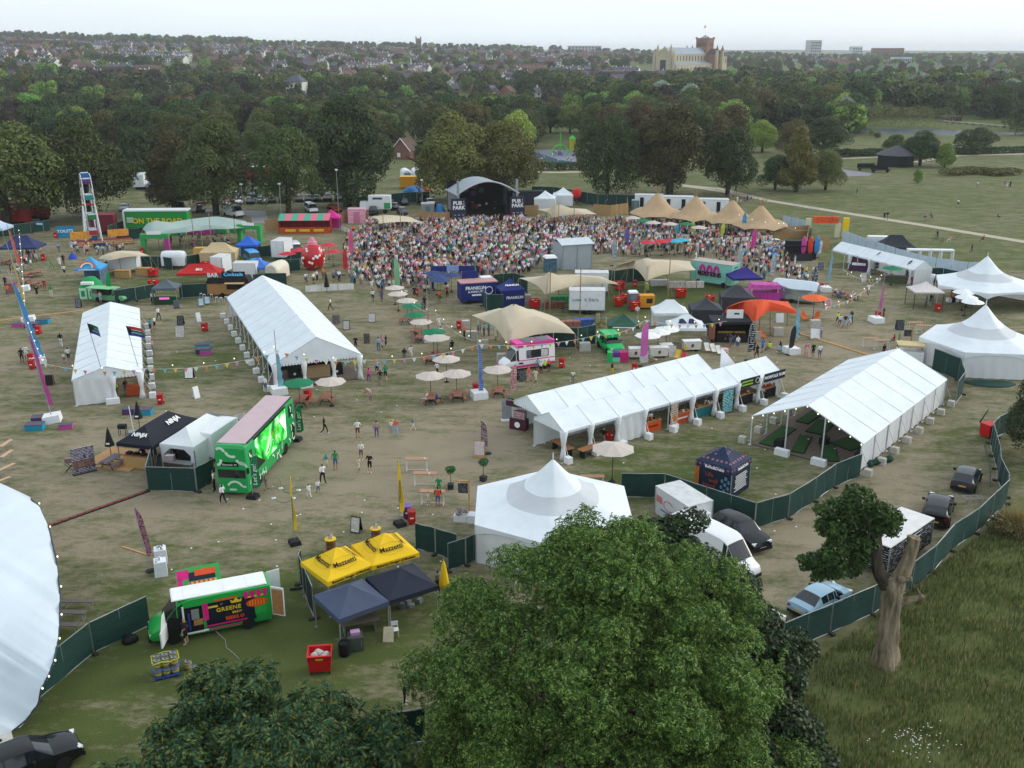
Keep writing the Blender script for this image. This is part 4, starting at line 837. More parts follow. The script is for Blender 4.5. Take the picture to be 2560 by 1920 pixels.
def car(name,lbl,kind,colour,loc,rz,cat='car',grp=None,detail=True,lgr=1.0,tlr=1.0,mat=None):
 k=(kind,lgr,tlr)
 if k not in _cm:_cm[k]=cmsh(kind,lgr,tlr)
 bm_,gm_=_cm[k];t=thing(name,lbl,cat,loc,rz,grp);b=ob('body',bm_,t);b.material_slots[0].link='OBJECT';b.material_slots[0].material=mat or paint(colour);ob('window',gm_,t);sp=CARS[kind];hw=sp['st'][4][4];fx,rx=sp['wb'][0]*lgr,sp['wb'][1]*lgr;key='w'+kind+str(lgr)
 if key not in PROTO:
  tmp=thing('tmp','','tmp');wheels(tmp,[(fx,hw-.08),(fx,-hw+.08),(rx,hw-.08),(rx,-hw+.08)],.33 if kind in('hatch','saloon')else .37,.22);PROTO[key]=tmp
  for c in list(tmp.children):c.parent=t
  bpy.data.objects.remove(tmp);PROTO[key]=[c for c in t.children if c.name.startswith('wheel')]
 else:
  for w_ in PROTO[key]:
   c=ob('wheel',w_.data,t)
   if detail:
    for g in w_.children:ob('rim',g.data,c)
 if detail:
  dk='det'+kind+str(lgr)
  if dk not in PROTO:
   st=sp['st'];f,r=st[-1][0]*lgr,st[0][0]*lgr;zf,zr=st[-2][2],st[1][2];ms={}
   for s in(-1,1):ms['headlight',s]=(BX((f-.16,s*hw*.66,zf-.06),(.2,.34,.13),s*-.35),LPW);ms['tail_light',s]=(BX((r+.06,s*hw*.74,zr-.28 if kind!='van' else .7),(.1,.22,.2 if kind!='van' else .5),0),LAMPR);ms['mirror',s]=(BX((st[-5][0]*lgr-.15,s*(hw+.1),st[-5][2]+.02),(.14,.2,.15),0),BLACK)
   ms['front_plate',0]=(BX((f+.005,0,.42),(.03,.52,.11),0),PLW);ms['rear_plate',0]=(BX((r-.005,0,.56),(.03,.52,.11),0),PLATE_Y);ms['bumper',0]=(BX((f-.02,0,.30),(.14,hw*1.62,.22),0),BLACK);ms['bumper',1]=(BX((r+.03,0,.30),(.14,hw*1.66,.2),0),BLACK);PROTO[dk]=[(n_[0],mb.mesh(n_[0],[m]))for n_,(mb,m)in ms.items()]
  for n_,me in PROTO[dk]:ob(n_,me,t)
 return t
def trl(name,lbl,loc,rz,L_,w,h,body,z0=.55,door=True,stripe=None,cat='trailer',twin=False,hitch=True,rounded=False,roof=None,grp=None):
 t=thing(name,lbl,cat,loc,rz,grp);mb=MB()
 if rounded:
  n=8;sec=[(-w/2,z0),(-w/2,z0+h*.55)]+[(w/2*-cos(PI*k/n),z0+h*.55+h*.45*sin(PI*k/n))for k in range(1,n)]+[(w/2,z0+h*.55),(w/2,z0)];rws=[]
  for x,k in((-L_/2,.82),(-L_/2+.25,.97),(-L_/2+.7,1),(L_/2-.7,1),(L_/2-.25,.97),(L_/2,.82)):rws.append([(x,y*k,z0+(z-z0)*(k if k>.9 else .9))for y,z in sec])
  mb.grid(rws);mb.poly(rws[0][::-1]);mb.poly(rws[-1]);mb.box((0,0,z0-.06),(L_-.2,w-.1,.07),0,0);part('body',mb,[body],t,50)
 else:
  mb.box((0,0,z0),(L_,w,h),0,0);part('body',mb,[body],t);mb=MB();mb.box((0,0,z0+h),(L_+.06,w+.06,.05),0,0);part('roof',mb,[roof or M('trailer_roof','#c9cbcb',.7,.15,2)],t)
  for x in(-L_/2,L_/2):
   for y in(-w/2,w/2):mb=MB();mb.box((x,y,z0),(.07,.07,h),0,0);part('corner_trim',mb,[ALU],t)
 mb=MB();mb.box((0,0,z0-.14),(L_*.96,w*.8,.1),0,0)
 if hitch:mb.tube((L_/2,w*.3,z0-.1),(L_/2+1.1,0,z0-.1),.05,None,4);mb.tube((L_/2,-w*.3,z0-.1),(L_/2+1.1,0,z0-.1),.05,None,4);mb.tube((L_/2+.8,0,0),(L_/2+.8,0,z0),.04,None,5)
 part('chassis',mb,[BLACK],t);xs_=(-.35,.35)if twin else(0,);wheels(t,[(x-.1,s*(w/2+.08))for x in xs_ for s in(-1,1)],.29,.18)
 if door and not rounded:
  for s in(-1,1):mb=MB();mb.box((-L_/2-.03,s*w*.235,z0+.08),(.05,w*.44,h-.16),0,0);part('door',mb,[body],t)
 return t
# people: one continuous skinned body per pose, clothes by region
def skb(pose):
 J={'pel':(0,0,.95),'wst':(0,.005,1.10),'chs':(0,0,1.30),'nck':(0,.005,1.46),'jaw':(0,.02,1.53),'crn':(0,.01,1.67)}
 for s,k in((-1,'l'),(1,'r')):J.update({'sh'+k:(s*.185,0,1.40),'el'+k:(s*.25,-.02,1.13),'wr'+k:(s*.26,.06,.90),'ha'+k:(s*.25,.09,.80),'hp'+k:(s*.10,0,.90),'kn'+k:(s*.11,.02,.49),'an'+k:(s*.115,-.02,.09),'to'+k:(s*.13,.14,.035)})
 if pose=='walk':J.update({'knl':(-.10,.20,.50),'anl':(-.10,.24,.10),'tol':(-.11,.40,.05),'knr':(.10,-.04,.49),'anr':(.10,-.34,.16),'tor':(.11,-.22,.04),'ell':(-.25,-.12,1.15),'wrl':(-.25,-.10,.92),'hal':(-.25,-.06,.84),'elr':(.25,.08,1.15),'wrr':(.24,.26,1.0),'har':(.23,.34,.95)})
 elif pose=='hold':J.update({'ell':(-.26,.05,1.14),'wrl':(-.16,.26,1.16),'hal':(-.10,.33,1.2),'elr':(.26,.05,1.14),'wrr':(.16,.26,1.14),'har':(.10,.33,1.18)})
 elif pose=='cheer':J.update({'elr':(.30,.10,1.62),'wrr':(.24,.16,1.86),'har':(.22,.17,1.95),'ell':(-.26,.05,1.14),'wrl':(-.14,.24,1.2),'hal':(-.08,.3,1.24)})
 elif pose=='sit':
  dz=-.47
  for k in list(J):
   if k[:2]in('kn','an','to'):continue
   x,y,z=J[k];J[k]=(x,y,z+dz)
  for s,k in((-1,'l'),(1,'r')):J.update({'kn'+k:(s*.13,.42,.48),'an'+k:(s*.12,.44,.09),'to'+k:(s*.13,.6,.035),'wr'+k:(s*.2,.24,.66),'el'+k:(s*.25,.02,.68),'ha'+k:(s*.16,.32,.66)})
 elif pose=='bend':
  J.update({'wst':(0,.08,1.05),'chs':(0,.28,1.16),'nck':(0,.42,1.22),'jaw':(0,.5,1.22),'crn':(0,.62,1.2)})
  for s,k in((-1,'l'),(1,'r')):J.update({'sh'+k:(s*.18,.36,1.17),'el'+k:(s*.2,.46,.93),'wr'+k:(s*.16,.56,.74),'ha'+k:(s*.12,.6,.66)})
 E_=[('pel','wst'),('wst','chs'),('chs','nck'),('nck','jaw'),('jaw','crn')]
 for k in 'lr':E_+=[('chs','sh'+k),('sh'+k,'el'+k),('el'+k,'wr'+k),('wr'+k,'ha'+k),('pel','hp'+k),('hp'+k,'kn'+k),('kn'+k,'an'+k),('an'+k,'to'+k)]
 Rr={'pel':(.155,.115),'wst':(.135,.10),'chs':(.165,.115),'nck':(.058,.058),'jaw':(.078,.085),'crn':(.08,.092)}
 for k in 'lr':Rr.update({'sh'+k:(.066,)*2,'el'+k:(.045,)*2,'wr'+k:(.034,)*2,'ha'+k:(.036,.024),'hp'+k:(.095,)*2,'kn'+k:(.062,)*2,'an'+k:(.045,)*2,'to'+k:(.045,.032)})
 names=list(J);me=bpy.data.meshes.new('body');me.from_pydata([J[n]for n in names],[(names.index(a),names.index(b))for a,b in E_],[]);o=bpy.data.objects.new('body',me);COL.objects.link(o);o.modifiers.new('skin','SKIN').use_smooth_shade=True
 for i,n in enumerate(names):me.skin_vertices[0].data[i].radius=Rr[n];me.skin_vertices[0].data[i].use_root=(n=='pel')
 return o,J,E_
def fnb(o,J,E_,sub):
 if sub:o.modifiers.new('sub','SUBSURF').levels=1
 else:o.modifiers.new('cut','DECIMATE').ratio=.45
 dg=bpy.context.evaluated_depsgraph_get();dg.update();ev=o.evaluated_get(dg);me=bpy.data.meshes.new_from_object(ev);bpy.data.objects.remove(o);v=np.array([p.co[:]for p in me.vertices]);v*=1.72/max(1.5,v[:,2].max())if v[:,2].max()>1.3 and v[:,2].max()<1.8 else 1;segs=[(np.array(J[a]),np.array(J[b]),a,b)for a,b in E_];mi=[];head=np.array(J['crn'])
 for p in me.polygons:
  c=np.array(p.center[:]);best=min(segs,key=lambda q:np.linalg.norm(c-(q[0]+np.clip(((c-q[0])@(q[1]-q[0]))/((q[1]-q[0])@(q[1]-q[0])),0,1)*(q[1]-q[0]))));a,b=best[2],best[3]
  if a in('jaw',)or(a=='nck' and b=='jaw'):k=1 if(c[2]>head[2]+.0 or c[1]<head[1]-.02)and c[2]>J['jaw'][2]-.05 else 0
  elif a[:2]in('el','wr'):k=0
  elif a[:2]=='sh' or a in('wst','chs')or(a=='pel' and b=='wst' and c[2]>J['pel'][2]+.06):k=2
  elif a[:2]=='kn':k=4
  elif a[:2]=='an':k=5
  else:k=3
  mi.append(k)
 me.materials.clear()
 for q in('skin','hair','top','bottom','shin','shoe'):me.materials.append(MATS['skin_1'])
 me.polygons.foreach_set('material_index',mi);me.polygons.foreach_set('use_smooth',[True]*len(me.polygons));me.update();return me
SKINS=[M('skin_1','#b8917c',.6,.05),M('skin_2','#a97d66',.6,.05),M('skin_3','#7a5240',.6,.05)]
HAIRS={'brown hair':M('hair_brown','#3b2a1f',.7),'dark hair':M('hair_dark','#1b1614',.7),'fair hair':M('hair_fair','#a98a58',.7),'grey hair':M('hair_grey','#8c8a88',.7),'green hat':M('hat_green','#2faa5a',.8),'straw hat':M('hat_straw','#cdb78a',.8),'white hat':M('hat_white','#e6e6e2',.8)}
CLOTH={'white':'#e4e5e6','black':'#18191c','navy':'#1f2740','grey':'#74777b','blue':'#3f6fae','light blue':'#93b3cf','green':'#1f8f5a','red':'#a8262c','pink':'#d58aa0','hot pink':'#e0559a','coral':'#e0685a','orange':'#e0702a','yellow':'#dcb83a','cream':'#d8cdb4','khaki':'#6d6a52','brown':'#6b4a35','purple':'#5b4a86','teal':'#2f8f96','denim':'#4a648c','hi-vis yellow':'#cfe23a','patterned':'#b08f92'}
CM={k:M('cloth_'+k.replace(' ','_').replace('-','_'),v,.85,.12,5)for k,v in CLOTH.items()}
SHOE=[M('shoe_white','#d9d9d6',.7),M('shoe_dark','#1f1e1e',.7)]
POSES={}
for pz in('stand','walk','hold','cheer','sit','bend'):POSES[pz]=fnb(*skb(pz),True)
LOWP={pz:fnb(*skb(pz),False)for pz in('stand','hold','cheer','walk')}
POSEW={'stand':'standing','walk':'walking','hold':'holding a drink','cheer':'with an arm raised','sit':'sitting','bend':'bending forward'}
def person(px,where,top,bottom,pose='stand',rz=None,h=1.72,hair=None,long_=None,skin=None,shoe=None,z=0.0,loc=None,child=False,grp=None,dress=False,extra=''):
 o=ob('person',POSES[pose],None,loc if loc is not None else G(px)+Vector((0,0,z)),uni(0,6.28)if rz is None else rz);hr=hair or cho(['brown hair','dark hair','fair hair','brown hair','grey hair']);sk=SKINS[skin if skin is not None else cho((0,0,0,1,1,2))];lg=long_ if long_ is not None else random.random()<.35;ms=[sk,HAIRS[hr],CM[top],CM[bottom],CM[bottom]if lg else sk,SHOE[shoe if shoe is not None else random.randint(0,1)]]
 for s,m in zip(o.material_slots,ms):s.link='OBJECT';s.material=m
 k=h/1.72;o.scale=(k*uni(.97,1.06),k,k)
 if top==bottom:d=f'{top} dress' if not lg else f'{top} outfit'
 else:d=f'{top} top and {bottom} {"trousers" if lg else "shorts"}'
 lb=f'{"child" if child else "person"} in {d} {POSEW[pose]} {where}'
 if len(lb.split())>15 or 'holding' in where:lb=lb.replace(' '+POSEW[pose],'',1)
 tag(o,' '.join(lb.split()[:16]),'person',grp or 'people '+where)
 if child:o.scale=(k*1.02,k,k)
 return o
TOPS=['white']*13+['black']*4+['navy']*3+['grey']*2+['light blue']*5+['pink','cream']+['blue','green','red','pink','pink','coral','orange','yellow','cream','cream','khaki','brown','purple','teal','patterned','patterned','hot pink','denim']
BOTS=['navy','black','denim','cream','khaki','denim','grey','white','black','navy']
def anyone(px,where,pose=None,rz=None,z=0.0,loc=None,grp=None):return person(px,where,cho(TOPS),cho(BOTS),pose or cho(('stand','stand','hold','walk')),rz,uni(1.6,1.84),z=z,loc=loc,grp=grp)
# near things
def vspot(pf,pr,hw,side):f,r=G(pf),G(pr);u=(f-r).normalized();n_=Vector((-u.y,u.x,0));c=(f+r)/2-n_*side*hw;return Vector((c.x,c.y,0)),atan2(u.y,u.x)
# large white sail canopy
edge=[((70,1243),4.3),((95,1262),4.3),((122,1320),4.2),((140,1395),4.0),((149,1470),3.8),((150,1540),3.5),((145,1600),3.2),((134,1655),2.9),((118,1695),2.4),((102,1725),1.9),((96,1760),1.2),((66,1800),.6),((20,1838),.25),((-60,1890),.1)]
ew=[G(p,z)for p,z in edge]
sm=[ew[i].lerp(ew[i+1],k/5)for i in range(len(ew)-1)for k in range(5)]
c0=Vector((-36,50,0))
t=thing('sail_canopy','huge white sail canopy with scalloped edge and light bulbs above brown benches','tent',c0)
top=[Vector((-45,64,4.6))]+[Vector((-44+2*i/12,62-22*i/12,7.5-3*abs(i/12-.35)))for i in range(13)]
rws=[]
for k in range(9):
 f=k/8;row=[]
 for i,e in enumerate(sm):p=e.lerp(top[i//5].lerp(top[i//5+1],i%5/5),f);p.z+=1.1*sin(PI*f)*(1-.4*f)+(.1*sin(i*.9+2*sin(i*.31))+.05*sin(i*2.3+k))*(1-f)**1.5;row.append(p-c0)
 rws.append(row)
SAIL=M('sail_cloth','#d3dee6',.6,.08,.5,bump=1.0,bsc=.8,trans=.1,stretch=(1,.25,1))
part('membrane',GR(rws),[SAIL],t,180)
part('edge_rope',MB().path([e-c0 for e in ew],.05,5),[M('dark_rope','#39414a',.8)],t)
mb=MB()
for i in range(1,10):e=ew[i]-c0;mb.lathe([(.01,.06),(.045,.03),(.045,-.03),(.01,-.06)],6,(e.x+.1,e.y,e.z+.1))
part('light_bulbs',mb,[BULB],t)
part('pole',TU((ew[0].x-c0.x,ew[0].y-c0.y,0),tuple(ew[0]-c0),.07),[ALU],t)
part('back_slope',GR([[tuple(p-c0)for p in top],[(p.x-c0.x-9,p.y-c0.y,2.0)for p in top]]),[WHITE],t,180)
def bench(lbl,px,rz,mat,L_=1.85,w=.42,grp=None,z=.46):
 t=thing('bench',lbl,'bench',G(px),rz,grp);part('seat',BX((0,0,z),(L_,w,.04)),[mat],t)
 for s in(-1,1):
  mb=MB()
  for y in(-w*.4,w*.4):mb.tube((s*L_*.42,y,0),(s*L_*.36,y*.8,z),.018,None,4)
  mb.tube((s*L_*.42,-w*.4,.03),(s*L_*.42,w*.4,.03),.018,None,4);part('leg_frame',mb,[GALV],t)
 return t
bench('brown bench standing farthest out from the white sail canopy',PP(457,735),.0,WOODG)
bench('brown bench between two others under the sail canopy edge',PP(415,800),-.05,WOODG)
bench('brown bench touching the fence under the sail canopy',PP(372,872),-.05,WOODG)
for k,(a,b,w_)in enumerate((((70,500),1.5,'topmost of the line by its litter'),((78,610),1.5,'second of the line with dark legs'),((75,750),1.2,'third of the line set at a slant'),((15,890),1.0,'last of the line cut by open grass'))):bench('light pine beer bench '+w_,MM(*a),b,M('pale_pine','#c7a587',.8,.1,3),1.6,.3,'pine beer benches in a line')
fence('green scrim fence of two panels between the sail canopy and the green van',[PP(205,1278),PP(538,1000),PP(868,838)])
# green brewery van with its doors open
loc,rz=vspot(PP(972,955),PP(1480,850),1.0,1)
LF=1.16
van=car('brewery_van','bright green brewery van with white roof and open side door and painted beer pumps','van','green',loc,rz,'van',None,True,LF,1.0,M('van_green','#1fa045',.3,.05,1,spec=.5))
def vy(z):return float(np.interp(z,[.32,.65,.97,1.25,2.5,2.57],[.905,.985,.995,.962,.872,.80]))+.012
def vgrid(name,x0,x1,z0,z1,m,parent=van,off=0.0,side=1,n=4):rws=[[(x0,side*(vy(z0+(z1-z0)*k/n)+off),z0+(z1-z0)*k/n),(x1,side*(vy(z0+(z1-z0)*k/n)+off),z0+(z1-z0)*k/n)]for k in range(n+1)];return part(name,GR(rws[::side]),[m],parent)
NAVY=M('van_navy_print','#141a2c',.4)
PINK=M('van_pink_print','#d81f7c',.4)
ORNG=M('van_orange_print','#e0531f',.4)
GOLD=M('van_yellow_print','#ecc52c',.4)
mb=MB()
mb.box((-.62,0,2.60),(5.3,1.5,.055),0,0,.97)
for x in(-2.2,-.9,.5):mb.box((x,0,2.65),(.06,1.42,.02))
mb.box((.9,.1,2.65),(.9,.8,.025))
part('roof_cover',mb,[M('van_roof_white','#e9ebec',.5,.05,2)],van)
nv=vgrid('navy_panel',-2.5,.28,.62,2.15,NAVY)
vgrid('sill_stripe',-2.0,.3,.44,.54,PINK,van,.004)
vgrid('pink_stripe',-2.0,.3,.70,.80,PINK,van,.006)
vgrid('orange_pipe',-1.55,-.3,2.18,2.29,ORNG,van,.004)
vgrid('yellow_pipe',-.42,.12,1.83,1.95,GOLD,van,.006)
vgrid('green_square',-3.1,-2.45,.9,1.55,M('van_green'),van,.008)
vgrid('pump_base_line',-3.2,-1.95,2.02,2.12,GOLD,van,.006)
for k in range(4):x=-3.1+k*.36;rws=[[(x-.07-.05*(k2>0),vy(z)+.02,z),(x+.07+.05*(k2>0),vy(z)+.02,z)]for k2,z in enumerate((2.0,2.18,2.45))];part('pump_handle',GR(rws),[PINK],van)
ell=MB()
c=[(-2.6+.62*cos(a),vy(1.66+.26*sin(a))+.016,1.66+.26*sin(a))for a in lsp(0,2*PI,20)[:-1]]
ell.poly(c[::-1])
el=part('orange_oval',ell,[ORNG],van)
for k in range(6):part('tally_mark',BX((-3.0+k*.16,vy(1.66)+.02,1.5),(.03,.02,.32)),[GOLD],el)
rot=(PI/2+.05,0,PI)
text('GREENE',.36,van,(-1.0,vy(1.62)+.02,1.62),rot,GOLD,bold=.008,space=1.1)
text('BREW',.19,van,(-1.45,vy(1.32)+.02,1.32),rot,GOLD,bold=.006,space=1.1)
text('BEERS O',.28,van,(-1.30,vy(1.0)+.02,1.02),(PI/2,0,PI),ORNG,bold=.01)
text('17',.14,van,(-.62,vy(1.98)+.02,1.96),rot,GOLD)
cr=MB()
y_=vy(1.98)+.02
cr.poly([(-1.45+q[0],y_,1.9+q[1])for q in((.28,0),(.34,.24),(.17,.12),(.0,.32),(-.17,.12),(-.34,.24),(-.28,0))])
part('crown_emblem',cr,[GOLD],van)
vgrid('pump_badge',.12,.42,1.15,2.2,PINK,van,.02)
dr=vgrid('open_doorway',.45,1.45,.55,2.12,M('van_dark_inside','#141414',.9),van,.004)
mb=MB()
mb.box((.95,.98,.46),(1.5,.06,.1))
mb.box((1.49,.955,.5),(.1,.05,1.75))
part('door_frame',mb,[STW],van)
for q,d_,m_ in(((.85,.985,1.35),(.42,.05,.62),GALV),((.72,.99,.95),(.5,.05,.36),M('plywood','#a87848',.8,.2,4)),((1.2,.985,.7),(.12,.05,1.1),M('hose_blue','#2a3f8f',.6))):part('load',BX(q,d_),[m_],dr)
mb=MB()
mb.box((0,.55,.5),(.08,1.1,.95))
mb.poly([(0,.02,1.45),(0,1.05,1.45),(0,.55,2.25),(0,.1,2.3)])
fd=part('cab_door',mb,[STW],van)
fd.location=(2.45,.95,0)
fd.rotation_euler=(0,0,-.35)
vgrid('cab_doorway',1.55,2.4,.6,1.6,M('van_dark_inside'),van,.003)
for s in(1,-1):mb=MB();mb.box((-.0,s*.42,.62),(.06,.82,1.85));rd=part('rear_door',mb,[STW],van);rd.location=(-3.44,s*.88,0);rd.rotation_euler=(0,0,s*.9+(0 if s>0 else-.5));part('door_lining',BX((.04,s*.42,.7),(.02,.7,1.65)),[M('plywood')],rd)
mb=MB()
mb.box((0,0,0),(2.5,.05,1.1))
fp=part('serving_flap',mb,[M('van_green')],van)
fp.location=(.35,-1.05,2.35)
fp.rotation_euler=(.55,0,0)
for q,d_,m_ in(((.85,.03,.45),(.7,.02,.55),PINK),((1.05,.03,.0),(.3,.02,.5),PINK),((-.2,.03,.3),(1.5,.02,.5),NAVY),((-.4,.045,.55),(1.2,.02,.36),ORNG),((-.2,.04,.12),(1.6,.02,.12),GOLD)):part('flap_print',BX(q,d_),[m_],fp)
for k in range(6):part('flap_print',BX((-.8+k*.26,.05,.02),(.1,.02,.26)),[PINK],fp)
person(Q(620,1125),'leaning into the cab of the green van','black','black','stand',rad(80),1.74,'fair hair',False,0,0)
mb=MB()
a,b,c,d=G(Q(985,960)),G(Q(1090,1080)),G(Q(1100,1170)),G(Q(1185,1235))
mb.path([a+Vector((0,0,.5)),a+Vector((.1,-.4,.2)),b+Vector((0,0,.02)),c+Vector((0,0,.02)),d+Vector((0,0,.02)),d+Vector((.5,-.6,.02))],.025,5)
sld('hose',mb,[M('grey_hose','#8f9493',.6)],'grey hose hanging out of the green van onto the grass','hose',smooth=180)
# kegs
def mk_keg():
 t=thing('beer_keg','','keg');mb=MB();mb.lathe([(.17,0),(.185,.02),(.19,.1),(.205,.16),(.2,.25),(.205,.34),(.19,.4),(.185,.49),(.165,.5),(.16,.44),(.02,.44)],14);part('shell',mb,[M('keg_steel','#9a9c94',.32,.1,3,metal=.6)],t,35)
 for z in(.13,.3):part('band',LA([(.208,z),(.211,z+.02),(.211,z+.07),(.208,z+.09)],14),[M('keg_band','#b9a84a',.5)],t,40)
 part('valve',LA([(.05,.44),(.05,.49),(.01,.5)],8),[M('keg_valve','#3f6ea8',.4)],t);return t
p0=G(Q(380,1490))
pr=rad(24)
t=thing('keg_pallet','blue wooden pallet loaded with steel beer kegs','pallet',p0,pr)
BLUEP=M('pallet_blue','#1f4a86',.8,.2,4)
for k in range(5):part('board',BX((0,-.42+k*.21,.12),(1.3,.15,.03)),[BLUEP],t)
for x in(-.6,0,.6):part('bearer',BX((x,0,0),(.12,1.0,.12)),[BLUEP],t)
for lay in range(2):
 for i in range(3):
  for j in range(2):q=Vector((-.43+i*.43,-.22+j*.44,.155+lay*.52));q.rotate(Matrix.Rotation(pr,3,'Z'));pro('keg',mk_keg,p0+q,i+j,('steel beer keg in the top layer of the blue pallet stack' if lay else 'steel beer keg in the lower layer of the blue pallet stack'),'steel kegs stacked on the blue pallet')
for lay,col,z in((0,'#2a66b8',.63),(1,'#c5c832',1.12)):mb=MB();mb.path([Matrix.Rotation(pr,3,'Z')@Vector((x,y,z-(.0 if i%2 else .08)))+p0 for i,(x,y)in enumerate(((-.68,-.46),(-.2,-.48),(.2,-.48),(.68,-.46),(.68,.46),(0,.48),(-.68,.46),(-.68,-.46)))],.028,5);sld('stretch_wrap',mb,[M('wrap_%d'%lay,col,.6)],('blue' if lay==0 else 'yellow')+' strap wrapped round the stacked kegs','strap')
pro('keg',mk_keg,G(Q(640,1420)),0,'single steel keg on grass closer to the blue pallet','loose kegs')
pro('keg',mk_keg,G(Q(700,1480)),1,'single steel keg on grass with the other loose keg','loose kegs')
mb=MB()
for k in range(5):mb.lathe([(.01,0),(.32,.05),(.36,.2),(.2,.38),(.02,.42)],8,(uni(-.3,.3),uni(-.15,.15),0))
sld('rubbish_sack',mb,[BLACK],'black rubbish sack slumped against the scrim fence','sack',G(PP(755,935)),0,None,180)
def drt(name,lbl,px,rz,w,d,h,mat,stuff_=0):
 t=thing(name,lbl,'table',G(px),rz);mb=MB();mb.box((0,0,.02),(w*1.06,d*1.06,h-.02),0,0,.94);part('cloth',mb,[mat],t)
 for k in range(stuff_):mb=MB();mb.lathe([(.07,0),(.08,.06),(.06,.14)],6,(uni(-w*.35,w*.35),uni(-d*.35,d*.35),h));part('litter',mb,[cho((PAP,M('cup_purple','#58506e',.6),M('cup_clear','#c9cfd2',.4)))],t)
 return t
WC=M('white_cloth','#dfe4ea',.8,.06,2,bump=.3)
drt('plinth','white draped plinth closer to the purple flag base',PP(930,545),.35,.75,.75,1.05,WC,6)
drt('plinth','white draped plinth behind its twin topped with cups',PP(930,475),.35,.75,.75,1.05,WC,9)
MAG=prn('magenta_flag','#7a1742','#e8dfe2',3,16,.35)
t=feather('magenta patterned flag leaning beside the white plinths',PP(868,525),4.6,MAG,.0,.36,.2,'round')
t.rotation_euler=(0,rad(-6),.2)
sld('plank',BX((0,0,0),(2.6,.14,.04)),[WDP],'loose timber plank lying on the grass by the magenta flag','plank',G(PP(780,410))+Vector((0,0,.01)),rad(-28))
# yellow and navy gazebos
YROOF=M('gazebo_yellow','#eec31a',.7,.05,1.5,bump=.15,bsc=2,trans=.08)
NROOF=M('gazebo_slate','#454f66',.7,.08,1.5,bump=.15,bsc=2)
NROOF2=M('gazebo_navy','#1e2436',.7,.08,1.5,bump=.15,bsc=2)
DOLIVE=M('print_dark','#221f14',.8)
BROWNT=M('print_olive','#7d6a1e',.8)
def quadspot(*zs):ps=[G(p,z)for p,z in zs];c=sum(ps,Vector())/4;return Vector((c.x,c.y,0)),ang(ps[3],ps[2])
for nm,q,lab in(('a',((240,455),(700,330),(840,560),(365,745)),'yellow printed gazebo beside the dark side screen'),('b',((700,330),(1130,210),(1290,430),(840,560)),'yellow printed gazebo on the open end of the pair')):
 l_,r_=quadspot(*[(R(*x),2.15)for x in q]);t=gazebo('printed_gazebo',lab,l_,r_,3.2,3.2,YROOF,2.4,3.5,grp='yellow printed gazebos',ccv=.06);sl=atan2(1.1,1.6)
 for k in range(4):
  a=k*PI/2;d_=Vector((sin(a),-cos(a),0));pos=d_*.95+Vector((0,0,2.4+.65*.69+.03));bd=text('Mazzetti',.46,t,pos,(sl*.99,0,a),DOLIVE,bold=.008);fr_=MB();u_=Vector((cos(a),sin(a),0));dn=Vector((d_.x*cos(sl),d_.y*cos(sl),-sin(sl)))
  for s in(-1,1):pts=[pos+u_*x+dn*(y*s)+Vector((0,0,.0))for x,y in((-.75,.1),(-.6,.32),(0,.42),(.6,.32),(.75,.1))];fr_.path(pts,.006,3)
  part('crest_outline',fr_,[BROWNT],t)
 text('Balsamic Vinegar of Modena',.23,t,(0,-1.63,2.25),(PI/2,0,0),DOLIVE,bold=.005)
for nm,q,lab,m_ in(('a',((350,750),(835,620),(985,860),(495,1040)),'faded slate blue gazebo behind the yellow pair',NROOF),('b',((840,590),(1300,470),(1455,710),(985,860)),'dark navy gazebo behind the yellow pair next to the ash tree',NROOF2)):l_,r_=quadspot(*[(R(*x),2.1)for x in q]);gazebo('kitchen_gazebo',lab,l_,r_,3.2,3.2,m_,2.1,3.0,grp='plain kitchen gazebos',ccv=.04)
fence('dark scrim screen standing along the side of the yellow gazebo',[R(325,1010),R(195,690),R(215,640)],M('black_scrim','#1a2326',.9,.15,2),2.2)
SK(R(385,1490),.12,'on grass behind the slate blue gazebo')
t=thing('steel_cabinet','brushed steel fridge cabinet carrying a pink crate','cabinet',G(R(715,1285)),.2)
part('cabinet',BX((0,0,0),(.85,.7,.9)),[M('brushed_steel','#6f7674',.35,.1,3,metal=.6)],t)
part('door',BX((0,-.36,.08),(.78,.03,.75)),[M('brushed_steel')],t)
part('handle',TU((.32,-.4,.3),(.32,-.4,.7),.015),[ALU],t)
sld('pink_crate',BX((0,0,0),(.5,.36,.2),0,0,1.06),[M('pink_plastic','#c79ac6',.5)],'pink lidded plastic crate on the steel fridge','crate',G(R(715,1285))+Vector((0,.05,.905)),.3)
t=thing('barrel_smoker','black drum waste bin by the gazebo leg','bin',G(R(610,1345)),0)
part('drum',LA([(.3,0),(.34,.1),(.34,.8),(.28,.82),(.27,.6),(.02,.6)],14),[BLACK],t,40)
part('bag',LA([(.3,.78),(.36,.84),(.3,.7)],12),[M('black_bag','#222428',.4)],t)
t=thing('trestle_table','wide grey trestle table top under the slate gazebo','table',G(R(750,1120)),.35)
part('top',BX((0,0,.74),(2.3,.9,.04)),[M('board_grey','#7d7668',.8,.1,2)],t)
for s in(-1,1):part('leg_frame',BX((s*.9,0,0),(.05,.7,.74)),[GALV],t)
t=thing('folding_chair','white folding chair behind a cream cushion','chair',G(R(1085,1170)),.2)
part('seat',BX((0,0,.44),(.42,.42,.03)),[STW],t)
part('backrest',BX((0,.2,.6),(.42,.03,.28)),[STW],t)
for x in(-.19,.19):
 for y in(-.18,.18):part('leg',BX((x,y,0),(.035,.035,.44 if y<0 else .88)),[STW],t)
t=sld('cushion',BX((0,0,0),(.62,.16,.85),0,0,.92),[M('cream_sack','#cfc2a6',.9,.1,3,bump=.4)],'cream sack propped against the white folding chair','cushion',G(R(1020,1225)),.15)
t.rotation_euler=(-.35,.08,.15)
